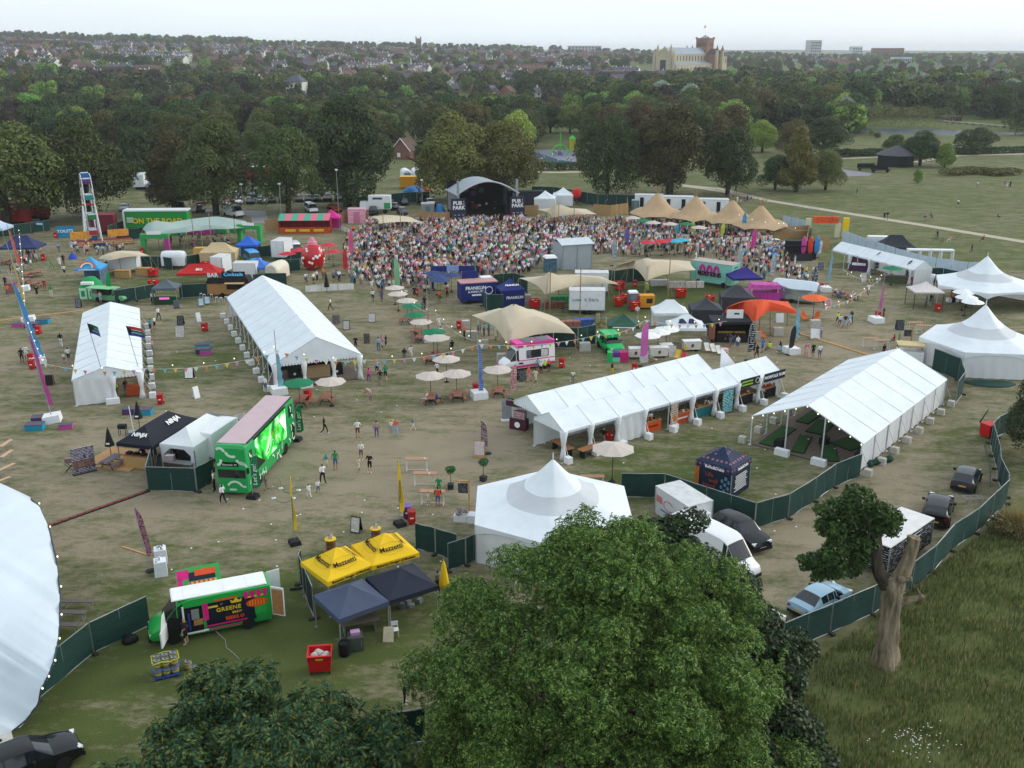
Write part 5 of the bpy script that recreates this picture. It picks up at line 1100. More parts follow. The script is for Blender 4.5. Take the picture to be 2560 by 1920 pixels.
mb=MB()
for k in range(8):mb.box((uni(-.7,.7),uni(-.5,.5),0),(.35,.28,uni(.2,.45)),uni(0,1))
sld('stock_crates',mb,[M('stock_mix','#8b8f94',.7,.5,2)],'pile of stock crates under the dark navy gazebo','crate pile',G(R(1230,890)))
t=thing('closed_parasol','folded yellow parasol beside the dark navy gazebo','parasol',G(R(1550,790)))
part('canopy',LA([(.32,.7),(.34,.85),(.12,2.2),(.02,2.5)],8),[YROOF],t)
part('pole',TU((0,0,0),(0,0,2.6),.03),[ALU],t)
person(R(1490,770),'beside the folded yellow parasol','grey','navy','stand',1.0,hair='dark hair')
t=thing('cable_cover','black cable sleeve joining the van and the side screen','cable',G(R(95,740)),.1)
part('sleeve',TU((0,0,.08),(1.0,.1,.08),.08),[BLACK],t)
def mk_barrel():
 t=thing('oak_barrel','','barrel');prof=[(.27,0),(.31,.2),(.33,.45),(.31,.7),(.27,.9),(.25,.9),(.25,.86),(.02,.86)];part('staves',LA(prof,16),[M('barrel_oak','#7d5436',.8,.25,6,stretch=(4,4,.4))],t,40)
 for z,r in((.08,.292),(.3,.328),(.62,.324),(.82,.292)):part('hoop',LA([(r,z),(r+.006,z+.01),(r+.006,z+.05),(r,z+.06)],16),[M('hoop_iron','#3c3a38',.5,metal=.5)],t)
 part('top_disc',LA([(.4,.91),(.4,.95),(.02,.955)],8),[YROOF],t);part('menu_holder',BX((0,0,.955),(.3,.2,.26)),[POSTER],t);return t
pro('barrel',mk_barrel,G(R(482,370)),0,'oak barrel table with yellow top behind the screen end of the yellow gazebos','barrel tables')
pro('barrel',mk_barrel,G(R(906,268)),.4,'oak barrel table with yellow top behind the joint of the yellow gazebos','barrel tables')
abd('black framed white menu board on grass between barrel and yellow flag',R(722,182),-.25,BLACK,POSTER,1.15,.7)
YF=M('flag_yellow','#e2bd2a',.7,.06,1)
feather('tall yellow feather flag beside the rope posts and the oak barrel',R(140,300),5.1,YF,.05,.7,rad(-62),'tank','Mazzetti',DOLIVE,grp='tall yellow flags')
feather('tall yellow feather flag beside the purple and red bins',O(995,1465),5.1,YF,.05,.7,rad(-58),'tank','Mazzetti',DOLIVE,grp='tall yellow flags')
WHP(O(1072,1390),.1,'behind the yellow flag by the small scrim fence')
WH(O(1118,1445),.15,'full of rubbish beside the purple bin and yellow flag')
def mk_poseur(top):
 t=thing('poseur_table','','table');part('top',BX((0,0,1.04),(1.85,.6,.05)),[top],t)
 for s in(-1,1):
  mb=MB()
  for y in(-.24,.24):mb.tube((s*.82,y,.05),(s*.82,y,1.04),.022,None,5)
  mb.tube((s*.82,-.32,.04),(s*.82,.32,.04),.022,None,5);part('leg_frame',mb,[STW],t)
 part('stretcher',TU((-.82,0,.12),(.82,0,.12),.022),[STW],t);return t
PINEP=M('planed_pine','#a9836a',.75,.15,4,stretch=(6,1,1))
pro('poseur',lambda:mk_poseur(PINEP),G(O(1172,900)),-.03,'empty high bar table topped with one cup, behind the others','high bar tables')
pro('poseur',lambda:mk_poseur(PINEP),G(O(1258,1052)),-.04,'empty high bar table between two others strewn with cups','high bar tables')
pro('poseur',lambda:mk_poseur(PINEP),G(O(1335,1245)),-.08,'high bar table where a family stands eating','high bar tables')
for p_,n_ in(((1250,780),'single'),((1300,935),'stacked')):sld('paper_cup',LA([(.05,0),(.07,.13),(.06,.12),(.02,.02)],8),[PAP],n_+' white paper cup left on a high bar table','cup',G(O(*p_),1.1)+Vector((0,0,-.01)))
def mk_potplant():t=thing('potted_tree','','plant');part('pot',BX((0,0,0),(.42,.42,.42),0,0,1.12),[M('slate_pot','#2f3338',.8)],t);part('stem',TU((0,0,.4),(.02,0,1.35),.03,.02),[BARK],t);bl=[(uni(-.2,.2),uni(-.2,.2),1.45+uni(-.15,.25),.26,.26,.2)for _ in range(7)];ob('crown',cmesh('crown',bl,700,.1,lmat('bay_leaves',['#27431f','#386030','#4d7a3a']),77),t);return t
pro('potplant',mk_potplant,G(O(1522,1085)),0,'small potted bay tree next to the eating family','potted bay trees')
pro('potplant',mk_potplant,G(O(1860,1005)),1,'small potted bay tree out on grass near the hexagonal tent','potted bay trees')
t=thing('hanging_sign','black hanging sign on a timber gallows post','sign',G(O(1715,1320)),-.1)
part('post',BX((0,0,0),(.12,.12,2.45)),[WDP],t)
part('arm',BX((-.4,0,2.35),(.95,.1,.1)),[WDP],t)
part('board',BX((-.45,0,1.45),(.72,.05,.8)),[CHALK],t)
t=thing('planter','white trough planter full of pink and white flowers with a sink','planter',G(O(1690,1420)),-.15)
part('trough',BX((-.45,0,0),(.95,.6,.48)),[STW],t)
part('sink',BX((.5,0,0),(.85,.75,.6)),[STW],t)
bl=[(-.45+uni(-.35,.35),uni(-.2,.2),.6+uni(0,.25),.2,.2,.18)for _ in range(9)]
ob('flowers',cmesh('flowers',bl,900,.08,lmat('mixed_flowers',['#2f4d24','#3f6a30','#d8cfd6','#c06a9a']),5),t)
abd('oak framed noughts and crosses board beside the brown flag',O(1822,755),-.12,WDP,prn('colour_poster','#e8e2d4','#7a4f86',5,12,.6),1.45,.9)
feather('brown feather flag with curly lettering near the noughts and crosses board',O(1905,722),3.0,prn('brown_flag','#3e2430','#d7c3c0',4,7,.45),1.0,.55,PI,'round')
# fences and things round the hexagonal tent
fence('scrim fence panels beside the red bin leading to the ash tree',[T(78,348),T(180,375),T(290,410)])
fence('scrim fence panels butting against the white hexagonal tent',[T(240,458),T(330,428),T(410,395)])
pag('hexagonal_tent','white hexagonal peaked tent half hidden by the big ash tree',(2.75,60.5),6.0,2.8,6.1,rad(30),walls=(1,2,3,4),grp='white peaked hexagonal tents')
PARA((1530,1205),'alone behind the hexagonal tent and the golf side fence','cream',.3,1.15)
pro('poseur',lambda:mk_poseur(PINEP),G((1480,1222)),0,'high bar table behind the hexagonal tent peak','high bar tables')
fence('long curved scrim fence between the spotted gazebo and the parked vehicles',[U(-30,458),U(320,462),U(650,575),U(1040,705),U(1305,628),U(1515,492),U(1670,378),U(1880,292)])
fence('tall dark scrim fence curving round the far end of the golf tent',[J(1300,1085),J(1560,1190),J(1600,1330),J(1530,1430)],h=2.4)
LANE=[V(120,1020),V(390,905),V(625,800),V(845,660),V(965,565),V(1065,442),V(1205,347),V(1375,180)]
fence('long green scrim fence sweeping along the lane past the lopped tree',LANE+[L(2070,1095)],h=2.0)
fence('scrim fence at the bend of the lane beside the red bin and dark tree',[L(2070,1090),L(2012,965),L(2008,880),L(1958,690),L(2005,640),L(2120,580),(2575,1070)],h=2.0)
fence('scrim fence panel between the robinia and the ash tree',[SS(1780,775),SS(2130,705)])
DOTS=M('navy_spotted','#1c2c47',.7,.05)
n_,l_=DOTS.node_tree.nodes,DOTS.node_tree.links
tc_=n_.new('ShaderNodeTexCoord')
vo=n_.new('ShaderNodeTexVoronoi')
dv(vo,'Scale',2.6)
dv(vo,'Randomness',.15)
l_.new(tc_.outputs['Object'],vo.inputs['Vector'])
lt=n_.new('ShaderNodeMath')
lt.operation='LESS_THAN'
dv(lt,1,.30)
l_.new(vo.outputs['Distance'],lt.inputs[0])
mx_=n_.new('ShaderNodeMixRGB')
l_.new(lt.outputs[0],mx_.inputs['Fac'])
b_=n_['Principled BSDF']
l_.new(b_.inputs['Base Color'].links[0].from_socket,mx_.inputs['Color1'])
dv(mx_,'Color2',(*lin('#8a5a66'),1))
l_.new(mx_.outputs['Color'],b_.inputs['Base Color'])
NVW=M('navy_wall_print','#17243c',.75,.06)
pa,pb,pc=G(U(560,392)),G(U(812,470)),G(U(1000,415))
rz_=ang(pa,pb)
u_=Vector((cos(rz_),sin(rz_),0))
n2=Vector((-u_.y,u_.x,0))
ce=pa+u_*1.55+n2*1.5
t=gazebo('spotted_gazebo','dark navy gazebo with spotted roof and printed walls on the green',(ce.x,ce.y,0),rz_,3.1,3.1,DOTS,2.5,3.5,'frbl',NVW,.45,ccv=.02)
text('Bella&Duke',.34,t,(.1,-1.6,2.25),(PI/2,0,0),PAP,bold=.008)
text('Bella&Duke',.34,t,(1.6,.1,2.25),(PI/2,0,PI/2),PAP,bold=.008)
RUST=M('rust_print','#8a3f34',.8)
for w_,z in(('Life',1.65),('well',1.2),('loved',.75)):text(w_,.48,t,(-.3 if w_!='well' else .05,-1.62,z),(PI/2,0,0),RUST,bold=.012)
for k in range(9):part('text_line',BX((1.575,-.1+.1*sin(k*2),.5+k*.15),(.012,2.0-.35*abs(sin(k*1.7)),.055)),[PAP],t)
LB=M('leaf_print','#5f87a0',.8)
for k,(x,z)in enumerate(((.75,.4),(1.0,.65),(.75,.9),(1.05,1.15),(.8,1.4),(1.1,1.65),(1.3,.4),(1.3,.9),(1.35,1.4))):mb=MB();mb.poly([(x+.13*cos(a)*(1 if k%2 else .8),-1.63,z+.17*sin(a))for a in lsp(0,2*PI,10)[:-1]]);part('leaf_motif',mb,[LB],t)
part('corner_print',BX((-1.35,-1.6,.1),(.36,.02,1.95)),[M('fur_print','#b5672c',.8,.3,6)],t)
# vehicles behind the hexagonal tent
p1,p2,p3=G(U(262,640)),G(U(515,815)),G(U(668,735))
ce=(p1+p3)/2
t=trl('box_trailer','white box trailer with red stripes and a chiller unit on its end',(ce.x,ce.y,0),ang(p1,p2),3.8,2.1,2.05,M('trailer_grp','#cfd2d4',.5,.06,2),.5,False,hitch=False)
part('chiller_unit',BX((2.15,.15,1.0),(.45,.85,.95)),[STW],t)
part('grille',BX((2.385,.15,1.1),(.02,.5,.3)),[BLACK],t)
for k in range(4):part('red_stripe',BX((-1.4,-1.06,1.9-k*.13),(.7,.015,.07)),[RED],t)
ring=MB()
ring.path([(-.3+.55*cos(a),-1.065,1.6+.36*sin(a))for a in lsp(.5,5.6,16)],.022,4)
part('red_swoosh',ring,[RED],t)
part('blue_stripe',BX((-.6,-1.06,1.0),(1.2,.015,.09)),[M('trailer_blue','#2a5fa8',.5)],t)
l_,r_=vspot(U(965,905),U(712,735),.96,-1)
car('parked_estate','glossy black suv parked beside the curved scrim fence','suv','black',l_,r_,detail=True)
l_,r_=vspot(U(850,1135),U(420,910),1.0,-1)
car('parked_van','white high roof van half hidden behind the ash tree','van','white',l_,r_,'van',None,True,1.1)
car('parked_hatchback','dark grey hatchback seen from behind with yellow plate in the lane','hatch','dark grey',G(L(1775,990)),rad(57))
car('parked_suv','black suv with glass roof parked behind the white roofed trailer','suv','black',G(L(1560,1230)),rad(62))
pa,pb,pc=G(L(1215,1465),2.35),G(L(1540,1245),2.35),G(L(1265,1160),2.35)
L_=(pb-pa).length
rz_=ang(pa,pb)
u_=Vector((cos(rz_),sin(rz_),0))
n2=Vector((-u_.y,u_.x,0))
ce=(pa+pb)/2+n2*1.15
t=trl('catering_trailer','black sided trailer with dirty white roof beside the lane fence',(ce.x,ce.y,0),rz_,L_,2.3,1.85,prn('trailer_dark_print','#14171b','#b9bcc0',2,4,.25),.5,False,roof=M('dirty_white_roof','#d8d6d4',.6,.12,1.2))
part('roof_stain',MB().poly([(1.2+.7*cos(a),.7+.28*sin(a)*(1+.3*sin(3*a)),2.405)for a in lsp(0,6.28,14)[:-1]]),[M('rust_stain','#a58f90',.9,.2,3)],t)
for k,w_ in enumerate((2.4,1.7,1.2)):part('lettering_strip',BX((.2+k*.2,-1.165,2.0-k*.3),(w_,.012,.16)),[prn('strip_print','#d9dadb','#14171b',7,2,.6)],t)
part('red_panel',BX((-.5,-1.165,.75),(1.3,.012,.4)),[RED],t)
car('parked_saloon','silver blue saloon with yellow plate parked against the lane fence','saloon','pale blue',G(U(1560,1335)),rad(38))
car('parked_hatchback','white car bonnet showing between the lane fence and dark tree','hatch','white',G(U(1030,1530)),rad(35))
car('parked_estate','black estate car parked on grass below the white sail canopy','suv','black',G(PP(150,1690)),rad(38),lgr=1.05)
t=thing('water_tank','white plastic tank beside the black estate car','tank',G(PP(20,1620)),.6)
part('tank',BX((0,0,0),(1.2,1.0,1.15),0,0,.96),[CONC],t)
part('cap',LA([(.12,1.15),(.12,1.2),(.01,1.2)],8),[BLACK],t)
t=thing('skip_bin','red lidded bin with raised lid by the dark leaning tree','bin',G(L(1945,630)),.5)
part('body',BX((0,0,.15),(1.2,.95,1.1),0,0,1.1),[RED],t)
part('lid',TU((-.6,.6,1.25),(1.2,1.2,1.9),.08,.04,4),[BLACK],t)
for x in(-.5,.5):part('wheel',LA([(.1,-.04),(.1,.04)],8,(x,-.35,.1),axis='x'),[RUB],t)
mb=MB()
mb.path([G(L(1960,1010)),G(L(1955,850)),G(L(1925,740)),G(L(1915,690)),G(L(1950,685))],.04,5)
sld('hose',mb,[M('green_hose','#4d5f5c',.7)],'dark green hose looping along the lane fence','hose',(0,0,.04))
t=thing('steel_ladder_frame','low galvanised frame lying against the lane fence','frame',G(L(1830,1130)),.1)
for y in(0,.6):part('rail',TU((-.6,y,.35),(.9,y,.35),.03),[GALV],t)
for x in(-.5,0,.5,.85):part('rung',TU((x,0,.35),(x,.6,.35),.025),[GALV],t);part('leg',TU((x,0,0),(x,0,.35),.02),[GALV],t)
for px,q,nm,lab in((L(1960,240),.9,'folded_tarp','dark green tarpaulin spread flat before the hexagonal tent wall'),(L(1130,830),.35,'scrim_bundle','bundle of dark green scrim dumped beside the golf tent wall')):
 mb=MB()
 if q>.5:mb.lathe([(0.01,.16),(.6,.14),(.95,.1),(1,.0)],24);mb.v=[(x*2.5*(1+.12*sin(3*atan2(y,x))),y*1.15,max(0,z+.03*sin(8*x+5*y)))for x,y,z in mb.v]
 else:
  for k in range(9):mb.lathe([(.01,0),(.3,.05),(.32,.25),(.1,.42),(.01,.44)],8,(-1.2+k*.3,uni(-.15,.15),0))
 sld(nm,mb,[SCRIM],lab,'tarpaulin',G(px),.55 if q<.5 else-.1,None,180)
# golf marquee
t=marquee('golf_marquee','white marquee with open front over green crazy golf lanes',(20.47,78.1,0),(27.75,72.03,0),21,7,2.6,4.7,('r','b'),'open',20.6,'lr',(),None,(-1.6,1.6),'large white marquees',scallop=False,wtm=CONC)
TURF=M('putting_turf','#2c5226',.95,.12,3)
TEDGE=M('turf_kerb','#1b2a1c',.9)
def lane(t,x,y,w,l,rz=0.0,shape=None):mb=MB();mb.box((x,y,.11),(w,l,.08),rz,0);a=part('kerb',mb,[TEDGE],t);part('putting_lane',BX((x,y,.17),(w-.16,l-.16,.035),rz),[TURF],a);part('hole',LA([(.08,.207),(.01,.208)],8,(x,y+l*.3,0)),[PAP],a)
for a in((-3.6,3.0,1.3,5.2,.05),(-1.2,2.6,1.1,4.2,.25),(1.4,2.2,1.3,3.6,.5),(2.2,6.2,2.2,4.5,-.3),(-1.6,7.4,1.6,3.6,.1),(3.6,1.2,1.2,1.6,.2),(-3.4,9.4,1.2,4,0)):lane(t,*a)
for x,y in((-2.5,.9),(.2,3.9),(3.8,2.6)):part('planter_box',BX((x,y,.1),(.7,.7,.6)),[BLACK],t);bl=[(x,y,.8,.25,.25,.15)];ob('planter_shrub',cmesh('planter_shrub',bl,120,.13,lmat('bay_leaves',['#27431f']),9),t)
mb=MB()
for k in range(11):u_=k/10;x=-4.7+9.4*u_;z=2.6+2.1*(1-abs(2*u_-1))-.12;mb.lathe([(.01,.06),(.05,.02),(.05,-.04),(.01,-.07)],6,(x,-.05,z))
part('light_bulbs',mb,[BULB],t)
# hex tents on the right
pag('hexagonal_tent','white peaked hexagonal tent with closed walls next to the golf marquee',(50.3,101.2),6.3,2.75,6.5,rad(-8),walls=(3,4,5),grp='white peaked hexagonal tents')
pag('hexagonal_tent','white peaked hexagonal tent with orange posts behind the round white parasols',(63,128.3),6.6,2.7,6.3,rad(10),walls=(5,0),grp='white peaked hexagonal tents')
# NINJA stand, green bus
BLK=M('gazebo_black','#161a26',.7,.1,1.2,bump=.15,bsc=2)
WHG=M('gazebo_white','#e9eef1',.6,.05,1.2,bump=.15,bsc=2,trans=.15)
cx=(G(N(135,640),2.2)+G(N(540,685),2.2)+G(N(880,345),2.2)+G(N(520,330),2.2))/4
rz_=ang(G(N(135,640),2.2),G(N(540,685),2.2))
t=gazebo('black_gazebo','long black gazebo with white lettering beside the white kitchen tent',(cx.x-.3,cx.y+.1,0),rz_+PI/2,6.6,3.3,BLK,2.2,3.3,'',ccv=.05)
text('NINJA',.62,t,(-.1+1.0,-.86,2.83),(atan2(1.1,1.65),0,0),PAP,bold=.02,shear=.25)
text('NINJA',.5,t,(-2.5,-.0,2.72),(atan2(1.1,1.65),0,-PI/2),PAP,bold=.018,shear=.25)
cx=(G(N(550,650),2.2)+G(N(935,660),2.2)+G(N(1255,385),2.2)+G(N(885,350),2.2))/4
t=gazebo('white_gazebo','long white gazebo kitchen with arched opening between black gazebo and bus',(cx.x,cx.y,0),rz_+PI/2,6.2,3.1,WHG,2.2,3.25,'fb',WHG,ccv=.05)
for s in(-1,1):part('door_drape',GR([[(-3.1,s*1.5,.02),(-3.1,s*1.15,.02)],[(-3.1,s*1.5,1.4),(-3.12,s*1.2,1.4)],[(-3.1,s*1.5,2.0),(-3.1,s*.5,2.0)]]),[WHG],t)
fence('dark scrim fence wrapping the front of the white kitchen gazebo',[N(480,770),N(385,1135),N(905,1150),N(1100,1040)])
t=thing('deck_platform','pale timber deck with bamboo bar under the black gazebo','deck',G(N(60,800)),rz_)
for k in range(16):part('plank',BX((.3,-1.9+k*.25,0),(4.6,.235,.1)),[WDP],t)
t=thing('bamboo_bar','bamboo fronted bar counter below the black gazebo','bar',G(N(290,905)),rz_)
part('front',BX((0,0,.05),(2.6,.12,1.0)),[M('bamboo','#b6945f',.8,.25,12,stretch=(6,6,.3))],t)
part('counter',BX((0,.35,1.05),(2.75,.8,.05)),[WDR],t)
for k in range(4):part('grill',BX((-1+k*.65,.35,1.1),(.4,.4,.18)),[cho((BLACK,GALV))],t)
person(N(350,820),'cooking behind the bamboo bar','black','black','bend',PI,hair='dark hair')
person(N(680,850),'at work inside the white kitchen gazebo','black','black','stand',0.5,hair='dark hair')
t=thing('prep_table','steel prep table stacked with boxes behind the scrim fence','table',G(N(720,930)),rz_)
part('top',BX((0,0,.8),(2.6,.7,.05)),[ALU],t)
for x in(-1.2,1.2):part('leg_frame',BX((x,0,0),(.05,.6,.8)),[GALV],t)
part('boxes',BX((-.75,0,.85),(.7,.45,.5),.2),[prn('carton_print','#cdbfbf','#6a4650',4,6,.5)],t)
t=thing('chest_freezer','dark chest freezer inside the white kitchen gazebo','freezer',G(N(730,800)),rz_+.2)
part('body',BX((0,0,0),(1.5,.7,.85)),[M('dark_steel','#3c4043',.5)],t)
part('lid',BX((0,0,.85),(1.52,.72,.06)),[M('dark_steel')],t)
t=pro('picnic_grey',lambda:mkpic(M('grey_composite','#6a6670',.8,.15,4),BLACK),G(MM(1165,690)),-.3,'grey picnic table on the timber deck by the black gazebo')
for px,w_ in((MM(1155,590),'at the grey picnic table'),(MM(1450,300),'behind the black gazebo')):t=thing('closed_parasol','folded black parasol standing '+w_,'parasol',G(px),0);part('canopy',LA([(.05,1.0),(.42,1.05),(.3,1.5),(.1,2.4),(.02,2.6)],8),[BLACK],t);part('pole',TU((0,0,0),(0,0,2.7),.03),[BLACK],t);part('print',BX((0,-.36,1.25),(.3,.02,.14)),[PAP],t)
l0,l1=G(MM(800,775)),G(MM(965,735))
t=thing('roller_banner','purple printed stand-up banner on the grass near the deck','banner',(l0+l1)/2,ang(l0,l1))
part('screen',BX((0,0,.05),(1.75,.04,2.15)),[prn('banner_print','#3a3650','#c9c4cc',2.2,5,.45)],t)
part('photo_strip',BX((0,-.03,.55),(1.6,.02,.55)),[M('food_photo','#7f5f56',.7,.6,5)],t)
part('base',BX((0,0,0),(1.85,.35,.06)),[BLACK],t)
t=thing('folding_stand','black folding cross legged stand holding a box','stand',G(MM(735,745)),.2)
for s in(-1,1):part('leg_frame',TU((-.4*s,-.2,0),(.4*s,-.2,.85),.025).tube((-.4*s,.2,0),(.4*s,.2,.85),.025),[BLACK],t)
part('box',BX((0,0,.86),(.6,.45,.35)),[M('box_dusky','#8a6f70',.8)],t)
t=thing('camp_grill','small black camp grill on legs behind the black gazebo','grill',G(MM(1280,370)),0)
part('box',BX((0,0,.7),(.7,.45,.35)),[BLACK],t)
for x in(-.3,.3):
 for y in(-.18,.18):part('leg',BX((x,y,0),(.04,.04,.7)),[BLACK],t)
t=thing('lamp_stand','thin leaning steel pole with grey foot by the black gazebo','pole',G(MM(1390,350)),0)
part('pole',TU((0,0,0),(-.15,0,2.6),.04),[STW],t)
part('foot',BX((0,0,0),(.9,.7,.25)),[GALV],t)
car('parked_van','white van squeezed between the white gazebo and the green bus','van','white',G(N(1190,690)),rad(74),'van',None,True,1.0)
fence('open steel barriers behind the white van and gazebo',[N(1040,430),N(1290,470),N(1430,430)],M('barrier_grey','#b9b2b6',.6),1.2,'barrier_fence',2.2,True,False,None)
hv=Vector((-1.23,-11.5,0)).normalized()
fc=Vector((-21.1,67.75,0))
bc=fc-hv*5.6
bus=thing('double_decker_bus','bright green double decker bus with white swooshes and a glowing side screen','bus',(bc.x,bc.y,0),atan2(hv.y,hv.x))
BG=M('bus_green','#14a052',.35,.05,1,spec=.5)
BW=M('bus_mint','#cfe6d2',.4,.04,1)
mb=MB()
secs=[]
for x,k,zt in((-5.6,.94,4.1),(-5.5,.99,4.18),(5.3,.99,4.18),(5.5,.97,4.12),(5.62,.92,3.9)):secs.append([(x,y*k,z if z<4 else zt-(4.18-z))for y,z in((-1.24,.35),(-1.27,1.2),(-1.27,2.4),(-1.24,3.9),(-1.12,4.12),(-.6,4.18),(.6,4.18),(1.12,4.12),(1.24,3.9),(1.27,2.4),(1.27,1.2),(1.24,.35))])
mb.grid(secs)
mb.poly(secs[0])
mb.poly(secs[-1][::-1])
part('body',mb,[BG],bus,40)
part('roof_skin',BX((-.1,0,4.17),(10.7,2.2,.04)),[M('bus_roof_pink','#bfa8ad',.7,.06,1.2)],bus)
part('roof_gutter',BX((-.1,1.17,4.13),(10.4,.1,.09)),[M('gutter_dark','#33263a',.6)],bus)
part('windscreen',GR([[(5.60,-1.06,1.15),(5.60,1.06,1.15)],[(5.66,-1.06,2.2),(5.66,1.06,2.2)]]),[GLS],bus)
part('destination_board',BX((5.6,-.1,2.45),(.1,1.35,.36)),[BLACKG],bus)
text('Electricals  01',.2,bus,(5.67,-.1,2.6),(PI/2,0,PI/2),PAP)
for y in(-.9,.9):part('headlight',BX((5.58,y,.75),(.1,.3,.16)),[LPW],bus);part('mirror',BX((5.75,y*1.48,2.0),(.2,.14,.4)),[BLACK],bus)
part('front_plate',BX((5.62,0,.5),(.05,.55,.12)),[PLW],bus)
part('bumper',BX((5.55,0,.32),(.16,2.3,.25)),[BG],bus)
wheels(bus,[(3.3,1.12),(3.3,-1.12),(-2.9,1.12),(-2.9,-1.12)],.48,.3)
SCR=bpy.data.materials.new('led_screen')
SCR.use_nodes=True
n_,l_=SCR.node_tree.nodes,SCR.node_tree.links
tc_=n_.new('ShaderNodeTexCoord')
nz=n_.new('ShaderNodeTexNoise')
dv(nz,'Scale',.55)
dv(nz,'Detail',5)
dv(nz,'Distortion',.8)
rp=n_.new('ShaderNodeValToRGB')
for i_,(ps_,c_)in enumerate(((.34,'#063a14'),(.45,'#0f9a2f'),(.52,'#2ee23c'),(.58,'#bff7c4'),(.66,'#0c7a2a'))):e_=rp.color_ramp.elements[i_]if i_<2 else rp.color_ramp.elements.new(ps_);e_.position=ps_;e_.color=(*lin(c_),1)
l_.new(tc_.outputs['Object'],nz.inputs['Vector'])
l_.new(nz.outputs['Fac'],rp.inputs['Fac'])
b_=n_['Principled BSDF']
l_.new(rp.outputs['Color'],b_.inputs['Base Color'])
l_.new(rp.outputs['Color'],b_.inputs['Emission Color'])
dv(b_,'Emission Strength',.75)
MATS['led_screen']=SCR
part('screen',BX((.3,1.285,1.45),(7.0,.05,2.5)),[SCR],bus)
part('screen_frame',BX((.3,1.28,3.96),(7.1,.1,.1)),[BLACK],bus)
part('screen_dark_corner',MB().poly([(3.75,1.315,1.45),(2.0,1.315,1.46),(3.75,1.315,2.6)]),[BLACKG],bus)  # flat black triangle in the lower front corner of the screen
part('white_figure',MB().poly([(-3.1,1.318,1.9),(-1.7,1.318,3.3),(-2.2,1.318,3.75),(-3.15,1.318,3.5)]),[M('screen_white','#eafaea',.4,.02,1,emit=.7)],bus)
for k in range(40):
 x,z=random.gauss(-.6,.8),random.gauss(2.7,.45)
 if-3<x<3.5 and 1.5<z<3.9:part('confetti',BX((x,1.32,z),(uni(.05,.16),.01,uni(.05,.12))),[cho((YEL,PAP,ORNG))],bus)
def swoosh(cx_,cz_,r,a0,a1,w,plane,m=BW):
 mb=MB();rws=[]
 for k in range(9):
  a=a0+(a1-a0)*k/8;rws.append([])
  for rr in(r-w/2,r+w/2):u_,v_=cx_+rr*cos(a),cz_+rr*sin(a);rws[-1].append((5.69 if v_<2.2 else 5.655-max(0,v_-3.2)*.04,u_,v_)if plane=='f' else(u_,1.30,v_))
 mb.grid(rws);part('swoosh',mb,[m],bus)
for a in((-.8,3.55,.35,.2,2.4,.2),(.15,3.75,.5,3.4,5.2,.2),(.95,3.2,.5,3.5,5.0,.2),(-1.1,2.9,.35,4.8,6.6,.2),(.75,2.3,.5,.3,1.9,.2),(.2,.65,.6,.4,2.7,.18)):swoosh(*a,'f')
for k in range(16):x=5.0-k*.66;swoosh(x,.95+.3*sin(k*2.3),.38,k*1.1,k*1.1+1.5,.16,'s')
for x,z in((-4.2,3.3),(-4.6,2.4),(-4.1,1.7),(-4.8,1.6),(4.5,2.6),(4.7,3.4)):swoosh(x,z,.4,x,x+1.6,.18,'s')
part('side_window',BX((-4.55,1.275,2.75),(.8,.03,1.0)),[GLS],bus)
part('side_window',BX((4.75,1.265,2.6),(.5,.03,.9)),[GLS],bus)
part('entrance_door',BX((4.55,1.275,.42),(1.0,.03,1.7)),[BLACKG],bus)
part('rear_door',BX((-4.9,1.275,.45),(.8,.03,1.5)),[BLACKG],bus)
FG=M('flag_green','#147a4c',.7,.05,1)
feather("green feather flag reading let's go standing at the bus entrance",N(1500,1210),3.6,FG,.9,.7,rad(-15),'tank',"Let's go!",PAP,grp="green let's go flags")
feather("green feather flag reading let's go at the rear of the bus",N(1965,600),3.4,FG,.9,.7,rad(-15),'tank',"Let's go!",PAP,grp="green let's go flags")
def mk_stanchion():t=thing('rope_post','','post');part('post',TU((0,0,0),(0,0,.95),.03),[M('brass_steel','#b7b4a6',.35,metal=.6)],t);part('foot',LA([(.18,0),(.18,.03),(.03,.06)],12),[STW],t);part('cap',LA([(.03,.95),(.05,.97),(.01,1.02)],8),[ALU],t);return t
sp=[((1795,1110),'nearest the bus wheel'),((1985,1130),'next to the tall yellow flag top'),((1720,1215),'by the green let us go flag'),((1930,1215),'beside the yellow flag pole')]
for q,w_ in sp:pro('stanchion',mk_stanchion,G(N(*q)),0,'silver rope post '+w_.replace('nearest the','close to the'),'silver rope posts')
for a,b,w_ in((0,1,'between the two posts farther along the bus'),(2,3,'between the two posts at the bus entrance')):p,q=G(N(*sp[a][0]),.9),G(N(*sp[b][0]),.9);sld('barrier_rope',MB().path([p.lerp(q,k/8)-Vector((0,0,.35*4*(k/8)*(1-k/8)))for k in range(9)],.02,5),[M('green_rope','#1d5a3c',.8)],'green velvet rope '+w_,'rope')
p,q=G(MM(480,1318)),G(MM(1550,940))
t=thing('cable_ramp','long red and black cable ramp crossing the grass to the scrim fence','cable ramp',p,ang(p,q))
L_=(q-p).length
for k in range(14):x=L_*(k+.5)/14;b=part('ramp_section',BX((x,0,0),(L_/14-.03,.42,.06),0,0,.97),[BLACK],t);part('lid',BX((x,.02,.06),(L_/14-.05,.2,.02)),[M('ramp_red','#8f3a36',.7,.2,2)],b)
